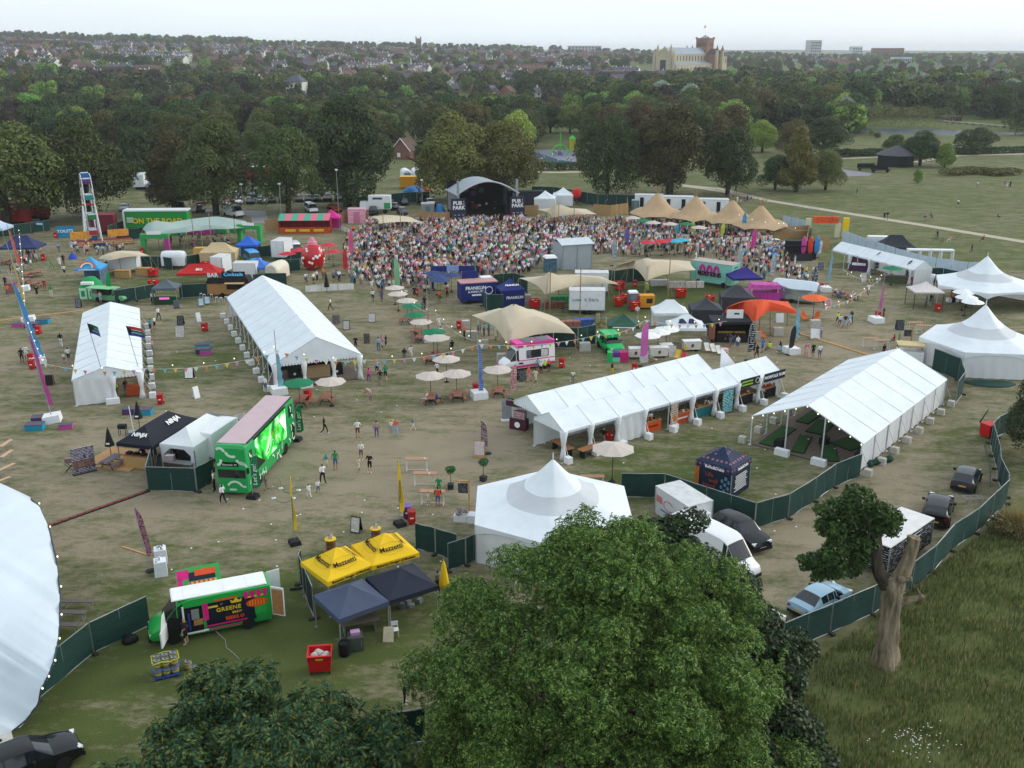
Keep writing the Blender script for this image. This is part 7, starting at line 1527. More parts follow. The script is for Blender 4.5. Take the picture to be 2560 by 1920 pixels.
# people around the near lawn
npl="""O 215 520 black black w -1.57 dark near the tall yellow flags
O 560 560 white brown h 0.2 grey holding a bag on the lawn by the bus
O 755 555 patterned purple s 0.3 dark in the middle of the lawn
O 905 505 white light_blue s 0.2 dark* beside the man in coral
O 960 540 coral light_blue s 0.1 grey with a small child on the lawn
O 915 480 yellow cream s 0.1 fair* carried beside the man in coral
O 1130 480 blue cream w -1.4 brown* alone on the lawn before the picnic tables
O 595 790 white khaki h 0 straw_hat carrying a child in an orange hat
O 685 920 black black h 2.9 dark looking at a phone on the lawn
O 330 890 green denim s 0.1 brown holding a child by the hand near the rope posts
O 232 870 teal cream s 0.3 brown* holding hands with the man in green
O 570 905 cream cream w 2.7 brown* following the phone user
O 200 1040 white black w 0.6 brown with children near the rope posts
O 150 1140 white denim w 0.5 dark* beside the man in white near the rope posts
O 55 1180 white white w 0.7 dark* leading the group by the rope posts
O 690 175 patterned patterned b 1.1 fair picking litter from the lawn
O 1390 1270 navy denim s 0.2 dark wearing an orange rucksack at the bar table
O 1290 1255 white cream s 0.2 brown* at the bar table with the rucksack wearer
O 1400 1160 green green s 3 grey behind the bar table
N 1095 1140 white black s 1.6 green_hat in a green hat against the bus side
N 1185 1280 white black w 0.8 dark passing in front of the bus
N 1640 1130 grey grey w -0.8 dark* leaving the bus entrance
GG 1660 660 black black s 2.8 dark on guard beside the dining marquee
GG 1900 670 light_blue denim s 0.3 dark in a group of three on the lawn
GG 1940 650 pink cream s 2 fair in a group of three on the lawn
GG 1980 645 black black s 1.4 dark in a group of three on the lawn
GG 1800 1010 hot_pink purple w 0.3 dark beside the dining marquee corner
GG 1975 985 green navy w 0.2 brown with the group by the dining marquee corner
GG 1920 1030 black grey w 0.2 dark with the group by the dining marquee corner
GG 1885 930 light_blue black w 0.2 fair with the group by the dining marquee corner
GG 2175 790 black grey w 0.2 dark crossing under the bunting
HH 50 790 black grey w 0.1 brown strolling beside a woman in white
HH 120 765 white white w 0.1 dark strolling in a long dress
GG 700 1110 white denim s -0.6 grey at the outer leg of the dining marquee
GG 1390 240 white black w 1.5 dark behind the dining marquee
GG 1840 145 white black w 0.1 dark below the white crowd barrier
GG 1935 160 purple purple w -0.1 brown below the white crowd barrier
F 655 630 black white w 0.4 dark walking beside the narrow marquee
F 685 800 white grey s -0.2 fair* pointing beside the narrow marquee
F 735 790 white navy w 0.2 dark with a backpack beside the narrow marquee
F 240 800 black black s 0.2 dark at the bins by the blue flag pole
F 285 760 white white s 0.2 fair at the bins by the blue flag pole
F 1690 340 white navy w -2.2 brown hurrying past the narrow marquee
F 1605 470 teal navy s 1.4 dark leaning in at the narrow marquee side
F 1650 440 white navy s 1.4 grey along the narrow marquee side
F 1630 690 pink grey s 1.6 brown along the narrow marquee side
F 1590 1020 navy black s 1.6 brown along the narrow marquee side
F 400 105 black black w 0.2 fair crossing the grass near the picnic corner
F 550 100 green cream s 0.1 brown crossing the grass near the picnic corner
A 690 810 white navy w 0.1 brown walking on the funfair lawn
A 640 715 white white w 0.3 brown walking on the funfair lawn
A 680 690 black black w 0.3 dark walking on the funfair lawn
A 550 725 green green w -1.5 fair walking on the funfair lawn
A 630 555 light_blue denim s 0 brown waiting on the funfair lawn
A 400 560 pink grey s 0 brown beside the navy gazebo
A 65 935 black black s 0 fair beside the wooden lectern boxes
A 85 1030 orange denim s 0.2 brown beside the wooden lectern boxes
A 480 960 red red s 0.2 fair near the picnic corner
A 10 820 teal grey s 0.5 brown at the funfair lawn edge
A 1075 1100 cream light_blue s 2.8 brown ordering at the green food van
A 1620 1110 white black s 1.7 dark buying at the dark gazebo stall
A 1655 1110 light_blue light_blue s 1.9 dark buying at the dark gazebo stall
HH 415 440 white white w 0.2 dark in a long dress near the cream canopy
HH 435 550 white white w 0.2 dark near the cream canopy blocks
HH 395 950 white black w -0.9 brown striding past the lone parasol
HH 685 545 coral black s 1.2 fair leaning on a pale block by the cream canopy
HH 240 275 grey grey w -0.2 dark between the parasols and the blue truck
HH 555 660 black navy t 0.4 dark at the end of the crowded picnic table
HH 500 790 black navy t 1.4 dark at the crowded picnic table
HH 830 490 light_blue navy s 1.4 grey at the edge of the cream canopy bar
HH 855 495 grey khaki s 1.4 brown at the edge of the cream canopy bar
HH 895 515 light_blue denim s 1.2 brown at the edge of the cream canopy bar
HH 945 510 teal denim s 1.1 grey at the edge of the cream canopy bar
HH 1020 555 white white s 2 dark under the cream canopy edge
J 370 640 hi-vis_yellow black w 0.2 dark in the group walking from the orange canopy
J 390 665 white denim w 0.1 brown in the group walking from the orange canopy
J 440 670 navy light_blue w 0.1 dark in the group walking from the orange canopy
J 485 660 light_blue white w 0.2 fair in the group walking from the orange canopy
J 500 630 navy navy w 0.1 dark in the group walking from the orange canopy
J 670 350 white black w -0.5 brown crossing toward the long stall tent
J 820 590 navy navy s 1.5 grey beside the rose flag pole
J 205 780 light_blue denim s 1.3 brown beside the big white board
J 60 950 pink cream s 0.3 fair in a trio on the worn lawn
J 125 960 black black s 0.2 green_hat in a trio on the worn lawn
J 190 980 white denim s 0.1 green_hat in a trio on the worn lawn
J 1240 470 purple navy s 1 dark under the white pop-up canopy
J 1285 450 navy denim s 2 dark under the white pop-up canopy
J 925 830 red grey t 0.8 dark at the drinks table by the golf tent
J 970 850 green green s 1.4 dark at the drinks table by the golf tent
J 820 970 black black s 0.5 brown at the white cart by the golf tent
I 1350 930 black black s 0.1 dark in the queue of the black street food stall
I 1375 925 brown grey s 0.1 dark in the queue of the black street food stall
I 1410 900 black denim s 0.1 dark in the queue of the black street food stall
I 1460 960 white denim s 0.4 fair in the queue of the black street food stall
I 1635 1010 black black s 0.9 dark standing by the deck chairs
I 1665 1060 black black w 0.5 brown in front of the deck chairs
I 1725 985 blue blue s 0.7 brown in overalls by the deck chairs
I 1800 975 hi-vis_yellow grey t 0.6 dark in a circle of camp chairs
I 1900 1000 light_blue grey t -0.6 dark in a circle of camp chairs
I 1915 960 black black t -1.6 dark in a circle of camp chairs
I 2075 870 white black w -0.2 dark walking out from the orange canopy
I 395 620 white grey w -0.3 dark crossing the green service yard
I 505 330 white hi-vis_yellow b 0.5 dark sorting things behind the cream canopy
I 905 1000 yellow grey t 0.2 fair in a deck chair at the crepe stall
I 2190 1020 pink pink w 0.2 brown passing the white festoon ballast
SS 2000 480 black black b -1.5 dark stooping behind the ash tree
E 1350 390 navy navy w 1.5 dark on the open park with bicycles
E 1690 535 navy denim w 0.6 dark strolling alone on the park grass
E 1480 415 pink cream t 1.2 brown sitting on the park grass by bicycles
E 1810 410 red black t 1 dark sitting alone on the park grass
E 1245 185 pink navy t 1 brown lounging in a pair beyond the path
E 1290 180 grey black t -1 dark lounging in a pair beyond the path
E 1950 185 black black t 1 dark resting alone far out on the park
E 1558 65 white navy s 0 brown standing alone far out on the park
E 830 195 black black w -0.6 dark walking in a couple on the gravel path
E 860 195 black grey w -0.6 brown walking in a couple on the gravel path
X4 765 725 black grey w 0.4 dark jogging on the lawn below the round maple
X4 1810 655 white grey w 0.3 brown walking a dog past the scrub mound
X4 2060 660 light_blue white s 0.3 brown in a far group beyond the scrub mound
X4 2090 655 black navy s 0.3 dark in a far group beyond the scrub mound
X4 2045 635 pink khaki s 0.3 dark in a far group beyond the scrub mound
X4 150 450 pink pink w 0.3 dark near the court under the larch
X3 285 525 pink khaki w 0.8 dark on the path by the playground hedge
X3 1945 790 white white s 0.5 brown in the knot of people beyond the tipis
X3 1975 795 red cream s 0.5 fair in the knot of people beyond the tipis
X3 2005 790 purple denim s 0.5 dark in the knot of people beyond the tipis
X3 2030 785 navy navy s 0.5 dark in the knot of people beyond the tipis
X3 2065 775 light_blue denim s 0.5 brown in the knot of people beyond the tipis
X3 1930 700 black black w 0.5 dark under the gnarled path tree"""
for row in npl.split('\n'):zz,x_,y_,tp,bt,po,rz,hr,w_=row.split(' ',8);ch=hr.endswith('*');hr=hr.strip('*').replace('_',' ');person(globals()[zz](float(x_),float(y_)),w_,tp.replace('_',' '),bt.replace('_',' '),{'w':'walk','s':'stand','h':'hold','b':'bend','t':'sit'}[po],float(rz)+PI*(random.random()<.15),1.2 if ch else uni(1.66,1.8),hr if ' ' in hr else hr+' hair',None,child=ch)
t=thing('rucksack','orange rucksack worn on a back at the bar table','bag',G(O(1390,1270)),.2)
part('pack',BX((0,-.2,1.0),(.34,.18,.45),0,0,.9),[M('rucksack_orange','#d2582a',.8)],t)
for s in(-1,1):part('strap',TU((s*.1,-.12,1.42),(s*.12,-.12,1.05),.02),[BLACK],t)
mb=MB()
for _ in range(150):p=G((uni(300,2000),uni(760,1500)));mb.box((p.x,p.y,0),(.12,.09,.03),random.random()*3)
tag(ob('litter',mb.mesh('litter',[PAP])),'scraps of white litter scattered over the grass',kind='stuff')
# funfair, stalls, stage and crowd
def kit(name,lbl,cat,px,rz,parts,grp=None,z=0.0):
 t=thing(name,lbl,cat,G(px)+Vector((0,0,z))if len(px)==2 else px,rz,grp)
 for p in parts:
  mb=MB()
  if p[1]=='b':mb.box(p[2],p[3],p[5]if len(p)>5 else 0,0,p[6]if len(p)>6 else 1)
  elif p[1]=='t':mb.tube(p[2],p[3][0],p[3][1],None,5)
  else:mb.lathe(p[3],12,p[2])
  part(p[0],mb,[p[4]],t,40 if p[1]=='l' else None)
 return t
def K_(name,col,rough=.7,**k):return M(name,col,rough,**k)
# ferris wheel
fw=thing('ferris_wheel','small funfair wheel with coloured seats and orange signboards','ferris wheel',G(A(1000,470)),rad(116))
RW,HC=5.3,6.9
FST=[K_('wheel_white','#d9dde0'),K_('wheel_red','#a8323a'),K_('wheel_green','#2f8a5a'),K_('wheel_blue','#2f6fae')]
for s in(-1,1):
 mb=MB();mb.path([(RW*cos(q),s*.75,HC+RW*sin(q))for q in lsp(0,2*PI,25)],.06,5);mb.path([(RW*.55*cos(q),s*.75,HC+RW*.55*sin(q))for q in lsp(0,2*PI,13)],.05,4);part('rim',mb,[FST[0]],fw)
 for k in range(10):q=2*PI*k/10;part('spoke',TU((0,s*.6,HC),(RW*cos(q),s*.75,HC+RW*sin(q)),.05,None,4),[FST[k%4]],fw)
 for x in(-2.6,2.6):part('support_leg',TU((x,s*1.35,.3),(0,s*1.0,HC),.11,None,5),[FST[0]],fw)
part('axle',TU((0,-1.2,HC),(0,1.2,HC),.16),[FST[1]],fw)
SEATC=['#2f7a4a','#a8323a','#2f6fae','#5b3a7a','#2f8a8a']
for k in range(10):q=2*PI*k/10+.2;x,z=RW*cos(q),HC+RW*sin(q);st=part('seat',BX((x,0,z-.75),(.75,1.25,.4),0,0,1.15),[K_('seat_%d'%(k%5),SEATC[k%5])],fw);part('seat_back',BX((x-.3,0,z-.4),(.1,1.25,.6)),[K_('seat_%d'%(k%5),SEATC[k%5])],st);part('seat_cover',BX((x,0,z+.05),(.85,1.2,.12)),[STW],st)
SIGN=prn('fair_sign','#dd7a2e','#f0d35a',1.5,3,.5)
part('deck',BX((-.5,-1.5,0),(4,9.5,.6)),[K_('deck_red','#7c2830')],fw)
for s in(-1,1):part('signboard',BX((-2.3,s*3.0-1,1.5),(.15,3.4,1.2),0,0,1),[SIGN],fw);part('sign_post',BX((-2.2,s*3.6-1,.5),(.12,.12,1.9)),[FST[1]],fw)
part('front_panel',BX((-2.55,-1.5,.1),(.1,9.5,.8)),[prn('fair_front','#c9b07a','#a8453a',1,2,.5)],fw)
part('stairs',BX((-2.3,-1,.1),(1.2,1.4,.5)),[K_('stair_blue','#2f4a7a')],fw)
kit('ride_trailer','dark red ride trailer standing behind the small ferris wheel','trailer',A(1120,360),.1,[('body','b',(0,0,.6),(4.2,2.4,3.0),K_('ride_red','#6d1f2c')),('chassis','b',(0,0,.1),(4,2,.5),BLACK),('roof','b',(0,0,3.6),(4.3,2.5,.1),K_('ride_roof','#8a3a44'))])
# signs and left edge
l0,l1=G(A(615,402)),G(A(788,392))
t=thing('toilets_sign','big blue leaning board lettered toilets','sign',(l0+l1)/2,ang(l0,l1))
t.rotation_euler=(-.12,0,ang(l0,l1))
part('board',BX((0,0,0),(3.1,.12,2.0)),[K_('sign_blue','#1584ae')],t)
text('TOILETS',.72,t,(0,-.08,1.1),(PI/2,0,0),PAP,bold=.01)
part('prop',TU((0,1.2,0),(0,.1,1.4),.05),[WDP],t)
kit('blue_sign','small blue sign fixed on the scrim fence by the funfair','sign',A(422,345),-.05,[('board','b',(0,0,1.3),(2.0,.06,.65),M('sign_blue')),('print','b',(0,-.05,1.5),(1.5,.02,.2),PAP),('post','b',(.8,.05,0),(.08,.06,1.4),GALV)])
fence('scrim fence running behind the funfair picnic seats',[A(-60,400),A(120,385),A(540,325)])
fence('scrim fence beside the ride trailer and mint tent',[A(1160,390),A(1330,330),A(1420,300)])
fence('scrim fence by the ride entrance and the green arch',[A(1240,440),A(1500,415)])
gazebo('peaked_gazebo','pale blue peaked gazebo by the funfair fence',G(A(-10,440)),0,4,4,K_('gazebo_pale_blue','#b9cbe0'),2.6,4.2,vln=.4)
gazebo('navy_gazebo','wide navy gazebo over wooden tables in the picnic corner',G(A(265,640)),.05,6,4,K_('gazebo_mid_navy','#2b3460'),2.4,4.0)
for px,w_,rz in((A(290,830),'beside the festoon poles',.2),(A(390,810),'under the navy gazebo end',-.3),(A(380,930),'with a green top cloth',.1),(A(285,900),'crowded by the picnic corner',0),(A(70,690),'painted orange at the funfair edge',0)):PT(px,rz,'in the picnic corner '+w_)
kit('lectern_box','tall timber box with purple top in the picnic corner','box',A(140,985),.1,[('box','b',(0,0,0),(1.3,1.0,1.3),WDR),('top','b',(0,0,1.3),(1.4,1.1,.08),K_('top_purple','#7a3f6c'))])
for k in range(26):anyone((random.gauss(60,22),random.gauss(655,17)),'in the busy picnic corner')
for k in range(24):anyone(A(uni(680,1350),uni(525,590)),'queueing before the ferris wheel deck')
kit('buggy','blue pop-up play tent on the funfair lawn','play tent',A(775,625),0,[('tent','l',(0,0,0),[(.7,0),(.5,.5),(.02,1.1)],K_('tent_blue','#2446b0'))])
for px,lab,L_ in((A(20,270),'red lorry under the leafy tree at the funfair edge',7),(A(260,215),'second red lorry behind the leafy tree trunk',6)):kit('red_lorry',lab,'lorry',px,.05,[('body','b',(0,0,1.0),(L_,2.4,2.6),K_('lorry_red','#a1221c')),('cab','b',(L_/2+1,0,.7),(1.8,2.3,2.2),M('lorry_red')),('chassis','b',(.5,0,.4),(L_+2,2,.6),BLACK)]+[('wheel','b',(x,0,0),(.9,2.5,.9),RUB)for x in(-L_*.35,L_/2+1)])
# street food yard on the left
t=gazebo('rainbow_gazebo','sky blue gazebo with rainbow print',G(A(990,870)),.05,3.6,3.4,K_('gazebo_sky','#3f9ad2'),2.3,3.8,'rb',K_('printed_wall','#5a6a86',var=.4))
for k,c in enumerate(('#d03a3a','#e6a23a','#e9e6d8')):mb=MB();mb.path([(1.1*cos(q)*(1-k*.14),-1.78+.9*sin(q)*(1-k*.14),2.42+.78*sin(q)*(1-k*.14))for q in lsp(0,PI,12)],.07,4);part('rainbow_band',mb,[K_('rainbow_%d'%k,c)],t)
part('print_line',BX((0,-1.74,2.1),(2.4,.02,.12)),[PAP],t)
DG=K_('dome_green','#12924f')
t=kit('dome_tent','green inflatable dome booth with white panels','tent',A(985,1020),.05,[('shell','l',(0,0,0),[(1.75,0),(1.7,1.0),(1.3,2.0),(.7,2.6),(.02,2.8)],DG),('sign','b',(0,-1.3,1.9),(1.6,.5,.35),PAP)])
for x in(-.55,.62):part('door_panel',BX((x,-1.78,0),(.95,.08,1.5)),[K_('panel_mint','#b9dcc4')],t);part('emblem',BX((x,-1.83,.35),(.5,.03,.8)),[DG],t)
l_,r_=vspot(A(1205,1098),A(1085,1090),.95,-1)
t=car('food_van','vintage pale green food van with raised awning','camper','green',l_,r_,'van',mat=K_('van_pale_green','#6fae7d',.4))
part('awning',BX((-.3,-1.6,2.2),(3.6,1.5,.07)),[K_('awning_green','#7fbf8a')],t)
part('hatch',BX((-.4,-.99,1.05),(2.0,.04,.85)),[BLACK],t)
feather('green feather flag beside the vintage green food van',A(1150,1085),4.2,DG,.8,.7,.1)
stent('cream_shelter','small cream stretch shelter behind the white box trailer',[(A(1045,625),2.6),(A(1150,645),2.6),(A(1590,592),2.7),(A(1480,545),2.9),(A(1230,545),2.9)],[(A(1260,540),3.7,4)],CRM)
trl('box_trailer','white box trailer with open rear door in the food yard',G(A(1330,765)),.02,4.4,2.1,2.1,STW,.6)
trl('horse_trailer','white horse trailer with spare wheel in the food yard',G(A(1860,720)),.03,3.6,1.8,2.2,STW,.5,False,rounded=True)
trl('horse_trailer','white double door horsebox beside the tan canvas tent',G(B(235,785)),1.4,3.2,1.9,2.3,STW,.5)
trl('box_trailer','white twin door trailer next to the parked white camper',G(B(880,620)),1.4,3.8,2.2,2.6,STW,.5)
trl('box_trailer','white catering trailer behind the cocktail bar',G(B(500,870)),.0,3.3,2.0,2.4,STW,.5)
trl('round_caravan','cream round backed caravan trailer by the blue gazebo',G(B(830,850)),1.3,3.9,2.2,2.3,K_('caravan_cream','#d9d0bd',.4),.5,False,rounded=True)
for px,lab in((A(1312,825),'bamboo counter beside the white box trailer'),(A(1535,800),'small bamboo counter carrying jars')):kit('bamboo_counter',lab,'counter',px,.03,[('front','b',(0,0,0),(2.2 if '1312' not in lab else 2.2,.8,1.1),MATS['bamboo']),('top','b',(0,0,1.1),(2.35,.95,.07),WDP)])
gazebo('canvas_tent','tan canvas tent with sagging walls in the food yard',G(B(215,690)),.1,5.5,3.5,K_('canvas_tan','#bfa985',.9),2.3,3.6,'frbl',M('canvas_tan'))
kit('straw_stack','yellow canvas covered stack near the mint tent','stack',A(2135,600),.1,[('cover','b',(0,0,0),(2.3,1.6,1.5),K_('cover_yellow','#c99a52'),0,.8)])
t=gazebo('red_canopy','low red canopy with white letters in the food yard',G((505,710)),.1,6.2,3.2,K_('canopy_red','#b8201f'),1.9,3.0)
text('BIG',.6,t,(0,-1.0,2.35),(.6,0,0),PAP,bold=.01)
t=gazebo('dark_stall','dark grey gazebo stall with pink neon sign and grass front',G(A(1790,1085)),.05,3.2,2.8,K_('gazebo_dusk','#55606a'),2.2,3.2)
part('counter',BX((0,-1.3,0),(3.0,.5,1.05)),[K_('grass_front','#23402a',.95)],t)
part('neon_sign',BX((0,-1.58,.75),(1.3,.04,.25)),[K_('neon_pink','#e85ab0',emit=.9)],t)
kit('board','grey sandwich board by the pink neon stall','board',A(1880,1150),.3,[('board','b',(0,0,0),(.7,.08,1.1),K_('slate_board','#5d6872')),('foot','b',(0,0,0),(.8,.4,.06),BLACK)])
for pts,lab in(([A(1225,1108),A(1450,1075),A(1660,1035)],'between the green food van and neon stall'),([A(1910,1045),A(2212,1030),B(160,1010)],'beside the neon stall toward the bar trailer'),([A(1110,800),A(1160,780)],'behind the rainbow gazebo'),([A(1470,735),A(1690,725),A(1840,745)],'linking the two white trailers'),([A(1990,725),A(2160,690)],'next to the white horse trailer'),([B(600,620),B(790,595)],'behind the blue camper'),([B(970,640),B(1150,620)],'before the parked white camper'),([B(570,930),B(690,915),B(930,915)],'in front of the round caravan'),([B(870,770),B(1070,755)],'beside the giant strawberry')):fence('low scrim fence '+lab,pts,h=1.9)
gazebo('blue_gazebo','bright blue gazebo behind the blue camper van',G(B(525,610)),.05,3.4,3.2,K_('gazebo_royal','#2b62c4'),2.3,3.7,'b')
gazebo('blue_gazebo','mid blue gazebo between the bar trailer and round caravan',G(B(630,845)),.05,3.8,3.2,K_('gazebo_denim','#3f74c8'),2.1,3.3)
car('camper_van','sky blue camper van with black roof and white stripe','camper','x',G(B(570,670)),rad(-62),'van',mat=K_('camper_blue','#3f9ad8',.3))
car('camper_van','parked white camper van beside the white trailer','camper','white',G(B(1015,575)),rad(-70),'van')
t=thing('bar_trailer','timber horsebox bar with chrome wheels and roof lettering','trailer',G(B(330,1020)),.02)
part('body',BX((0,0,.5),(5.6,2.0,1.5)),[M('bar_timber','#a87b4c',.8,.2,3,stretch=(4,1,1))],t)
part('roof',BX((0,0,2.0),(5.9,2.3,.8),0,0,.9),[BLACK],t)
part('hatch',BX((1.0,-1.02,1.15),(2.4,.05,.8)),[BLACK],t)
part('awning',BX((1.0,-1.5,2.1),(2.6,1.0,.06)),[K_('awning_tan','#c9a878')],t)
wheels(t,[(-.9,1.05),(-.9,-1.05),(.7,-1.05),(1.7,-1.05)],.34,.18,STW)
part('windmill',LA([(.7,0),(.02,.04)],8,(3.3,-1.1,1.5),axis='y'),[K_('windmill_blue','#5d8fb0')],t)
text('BAR',.8,t,(-2.0,-.9,3.1),(PI/2,0,0),PAP,bold=.015)
text('Cocktails',.7,t,(.8,-.9,3.2),(PI/2,0,0),K_('neon_blue','#5fb8e8',emit=.6))
part('sign_board',BX((.8,-.85,2.8),(3.2,.05,.8)),[BLACK],t)
def mk_stool():
 t=thing('metal_stool','','stool');part('seat',BX((0,0,.72),(.32,.32,.03)),[STW],t)
 for x in(-1,1):
  for y in(-1,1):part('leg',TU((x*.2,y*.2,0),(x*.13,y*.13,.72),.02,None,4),[STW],t)
 return t
for px,w_ in((B(15,1050),'by the scrim fence'),(B(50,1060),'beside a barrel'),(B(125,1060),'under the bar trailer end'),(B(180,1090),'in a ring round the barrel'),(B(228,1095),'out on the grass by the bar'),(B(280,1085),'close to the bar wheel')):pro('stool',mk_stool,G(px),.3,'pale metal bar stool '+w_,'pale metal stools')
def mk_deckchair(m_):
 t=thing('deck_chair','','chair');rws=[[(x,-.55+1.15*k/5,.28-.1*sin(PI*k/5)+.62*(k/5)**1.6)for x in(-.27,.27)]for k in range(6)];part('sling',GR(rws),[m_],t)
 for s in(-1,1):part('frame',TU((s*.3,-.6,.26),(s*.3,.65,0),.025,None,4).tube((s*.3,-.5,0),(s*.3,.62,.92),.025,None,4),[WDP],t)
 return t
def deck(px,rz,c,w_):cols={'blue':'#8fb0c4','white':'#e2e0dc','yellow':'#d9b53a','red':'#c03a44','orange':'#e0641f'};pro('deckchair'+c,lambda:mk_deckchair(K_('sling_'+c,cols[c])),G(px),rz,c+' deck chair '+w_,c+' deck chairs')
for a_ in((B(80,1110),.3,'blue','by the bar stools'),(B(15,1130),.3,'blue','at the edge of the neon stall lawn'),(I(1140,975),.1,'white','closest to the black street food stall'),(I(1205,985),.2,'white','in the middle of three'),(I(1265,1005),.2,'white','next to the pink milk churn'),(I(820,1050),-.4,'yellow','by the crepe boards'),(I(880,1080),-.4,'red','between yellow and grey chairs'),(I(560,1090),2.5,'white','turned toward the crepe counter'),(I(1725,830),.4,'orange','in front of the orange canopy'),(I(2165,640),.3,'orange','beside the silver caravan'),(J(40,580),.5,'orange','under the orange parasol'),(J(160,590),-.6,'orange','facing another orange chair')):deck(*a_)
# giant strawberry
p=G(B(1210,735))
t=thing('strawberry_stall','giant glossy red strawberry kiosk with white dots','kiosk',p)
part('berry',LA([(.9,0),(1.5,.6),(1.85,1.8),(1.7,3.0),(1.2,3.7),(.75,3.9)],20),[K_('berry_red','#b8121f',.2,spec=.6)],t,180)
for k in range(34):q,z=k*2.4,.5+2.9*random.random();r=float(np.interp(z,[0,.6,1.8,3.0,3.7],[.9,1.5,1.85,1.7,1.2]))+.02;d_=part('dot',LA([(.22,0),(.18,.05),(.01,.07)],7),[PAP],t);d_.location=(r*cos(q),r*sin(q),z);d_.rotation_euler=(0,PI/2,q)
part('cap',LA([(.8,3.8),(.75,4.3),(.5,4.4),(.3,4.9),(.02,5)],12),[K_('cap_pink','#d98a98')],t)
for px,w_ in((B(1060,690),'touching the giant strawberry'),(B(940,730),'low beside the scrim by the strawberry'),(B(1375,630),'behind the giant strawberry'),(B(1420,705),'in the rope enclosure by the strawberry'),(D(650,590),'over the crowd by the cream canopy'),(D(740,580),'next to another red one in the crowd'),(D(500,600),'at the crowd edge by the cream canopy')):pro('parasol_red',lambda:mkpar(K_('parasol_red','#c2283a')),G(px),0,'red parasol '+w_,'red parasols',.95)
for px,w_ in((D(790,585),'turquoise parasol in the crowd beside a red one'),(D(850,575),'bright turquoise parasol at the end of the parasol row')):pro('parasol_teal',lambda:mkpar(K_('parasol_teal','#2fa3bf')),G(px),0,w_,'turquoise parasols',.95)
for px,w_ in((D(345,330),'before the first tipi'),(D(560,385),'by the picket fence'),(D(740,400),'close to the blue sail flag'),(D(1045,440),'in the fenced garden')):PARA(px,w_+' in the tipi garden','cream')
for px,w_ in((D(460,360),'in the first tipi garden'),(D(910,400),'next to the yellow sail flag'),(E(895,840),'before the long stall tent')):PARA(px,w_,'green')
t=thing('closed_parasol','folded black parasol in the white rope enclosure','parasol',G(B(1352,990)))
part('canopy',LA([(.05,.8),(.4,.9),(.3,1.5),(.1,2.6),(.02,2.9)],8),[BLACK],t)
part('pole',TU((0,0,0),(0,0,3),.03),[BLACK],t)
for px,h,c,w_,lean in((B(1590,650),5.2,'#d65a8a','pink banner flag at the edge of the crowd',.9),(B(1525,800),4.2,'#c9302a','red inflatable sail by the strawberry enclosure',1),(B(2075,1030),5.5,'#7fb78a','thin green sail flag above the parasols',.2),(D(1600,570),4.2,'#d6479a','pink wavy sail flag near the vintage cars',.9),(D(955,400),3,'#c6cc52','yellow sail flag at the tipi garden by the green parasol',.9),(D(1275,420),3,'#c6cc52','yellow sail flag in the middle of the picket fence',.9),(D(1557,400),3,'#c6cc52','yellow sail flag beside the blue one',.9),(D(1765,390),3,'#c6cc52','yellow sail flag at the last tipi',.9),(D(790,410),2.6,'#4f9fc4','blue sail flag in the tipi garden',.6),(D(1500,400),4.5,'#3f8fc0','tall blue sail flag at the third tipi',.5),(D(260,530),3.8,'#6a5aa8','purple sail flag standing in the crowd',.3),(I(425,1130),5.0,'#d06ab4','pink and white sail flag by the crepe stall',.9),(D(1800,870),4.2,'#b9c4cc','white lettered sail flag arching over the picnic crowd',1),(D(1455,770),4.2,'#b9c4cc','white lettered sail flag near the mint truck',.4),(D(125,700),4.4,'#a9b4bc','white lettered sail flag rising at the sound tent',.6),(D(350,580),3,'#a9b4bc','white lettered sail flag leaning above the crowd',1),(D(50,160),3.2,'#3a2a3a','dark sail flag behind the back stretch tent',.7),(J(100,355),4.4,'#2c333d','dark lettered sail flag near the orange parasol',.9),(I(1560,1070),4.4,'#1c1c20','black lettered sail flag by the deck chairs',.8),(I(2000,1010),3.4,'#2a262e','black sail flag leaning by the festoon ballast',.8),(E(725,735),3.4,'#3a3a44','dark printed sail flag leaning on the stall tent front',1),(E(1030,820),3.4,'#3a3a44','dark printed sail flag at the stall tent far end',1),(E(170,570),2.8,'#d9dadd','white sail flag beside the surfboards',.9)):nm='sail_'+c.strip('#');dark=int(c[1:3],16)<100;feather(w_,px,h,prn(nm,c,'#d8d8dc' if dark else '#2c2c34',2,3,.35)if('lettered' in w_ or 'printed' in w_)else K_(nm,c),lean,.75,uni(-.4,.4))
STK=K_('picket_white','#e4e4e0')
def pkt(lbl,px,h=1.0):fence(lbl,px,STK,h,'picket_fence',2.0,False,False,None,.08)
pkt('long white rail panel along the strawberry enclosure',[B(1120,985),B(1640,955)])
pkt('white rail panels from the strawberry corner to the crowd',[B(1500,320),B(1670,405),B(1830,415),B(2200,390)])
pkt('white picket fence curving round the tipi garden',[D(1110,470),D(1400,460),D(1600,445),D(1835,430)])
pkt('white picket fence between the crowd and the first tipis',[D(60,365),D(300,370),D(700,410),D(950,425)])
pkt('white crowd barrier before the back stretch tent',[C(1630,290),C(1870,320),C(2130,325)])
for pts,lab in(([B(690,335),B(920,325)],'beside the striped prize stall'),([X2(745,960),X2(810,945),X2(980,960)],'behind the pink container'),([X2(1400,945),X2(1520,965),X2(1680,962)],'leading up to the stage side'),([C(1225,175),C(1450,175)],'on the far side of the stage'),([X3(30,905),X3(230,900)],'behind the small white marquee'),([X3(700,890),X3(850,900),X3(1000,880),X3(990,800)],'round the white toilet cabins'),([D(1840,425),D(2212,400),E(60,480)],'beyond the last tipi'),([E(160,500),E(290,490)],'beside the surfboards')):fence('tan reed screen '+lab,pts,HESS,2.3,'reed_screen',3,False,False,'tan reed screens',.02)
fence('dark green fence closing off the car park beside the box lorry',[X2(870,830),X2(1000,820),X2(1280,790),X2(1500,780)],h=2.4)
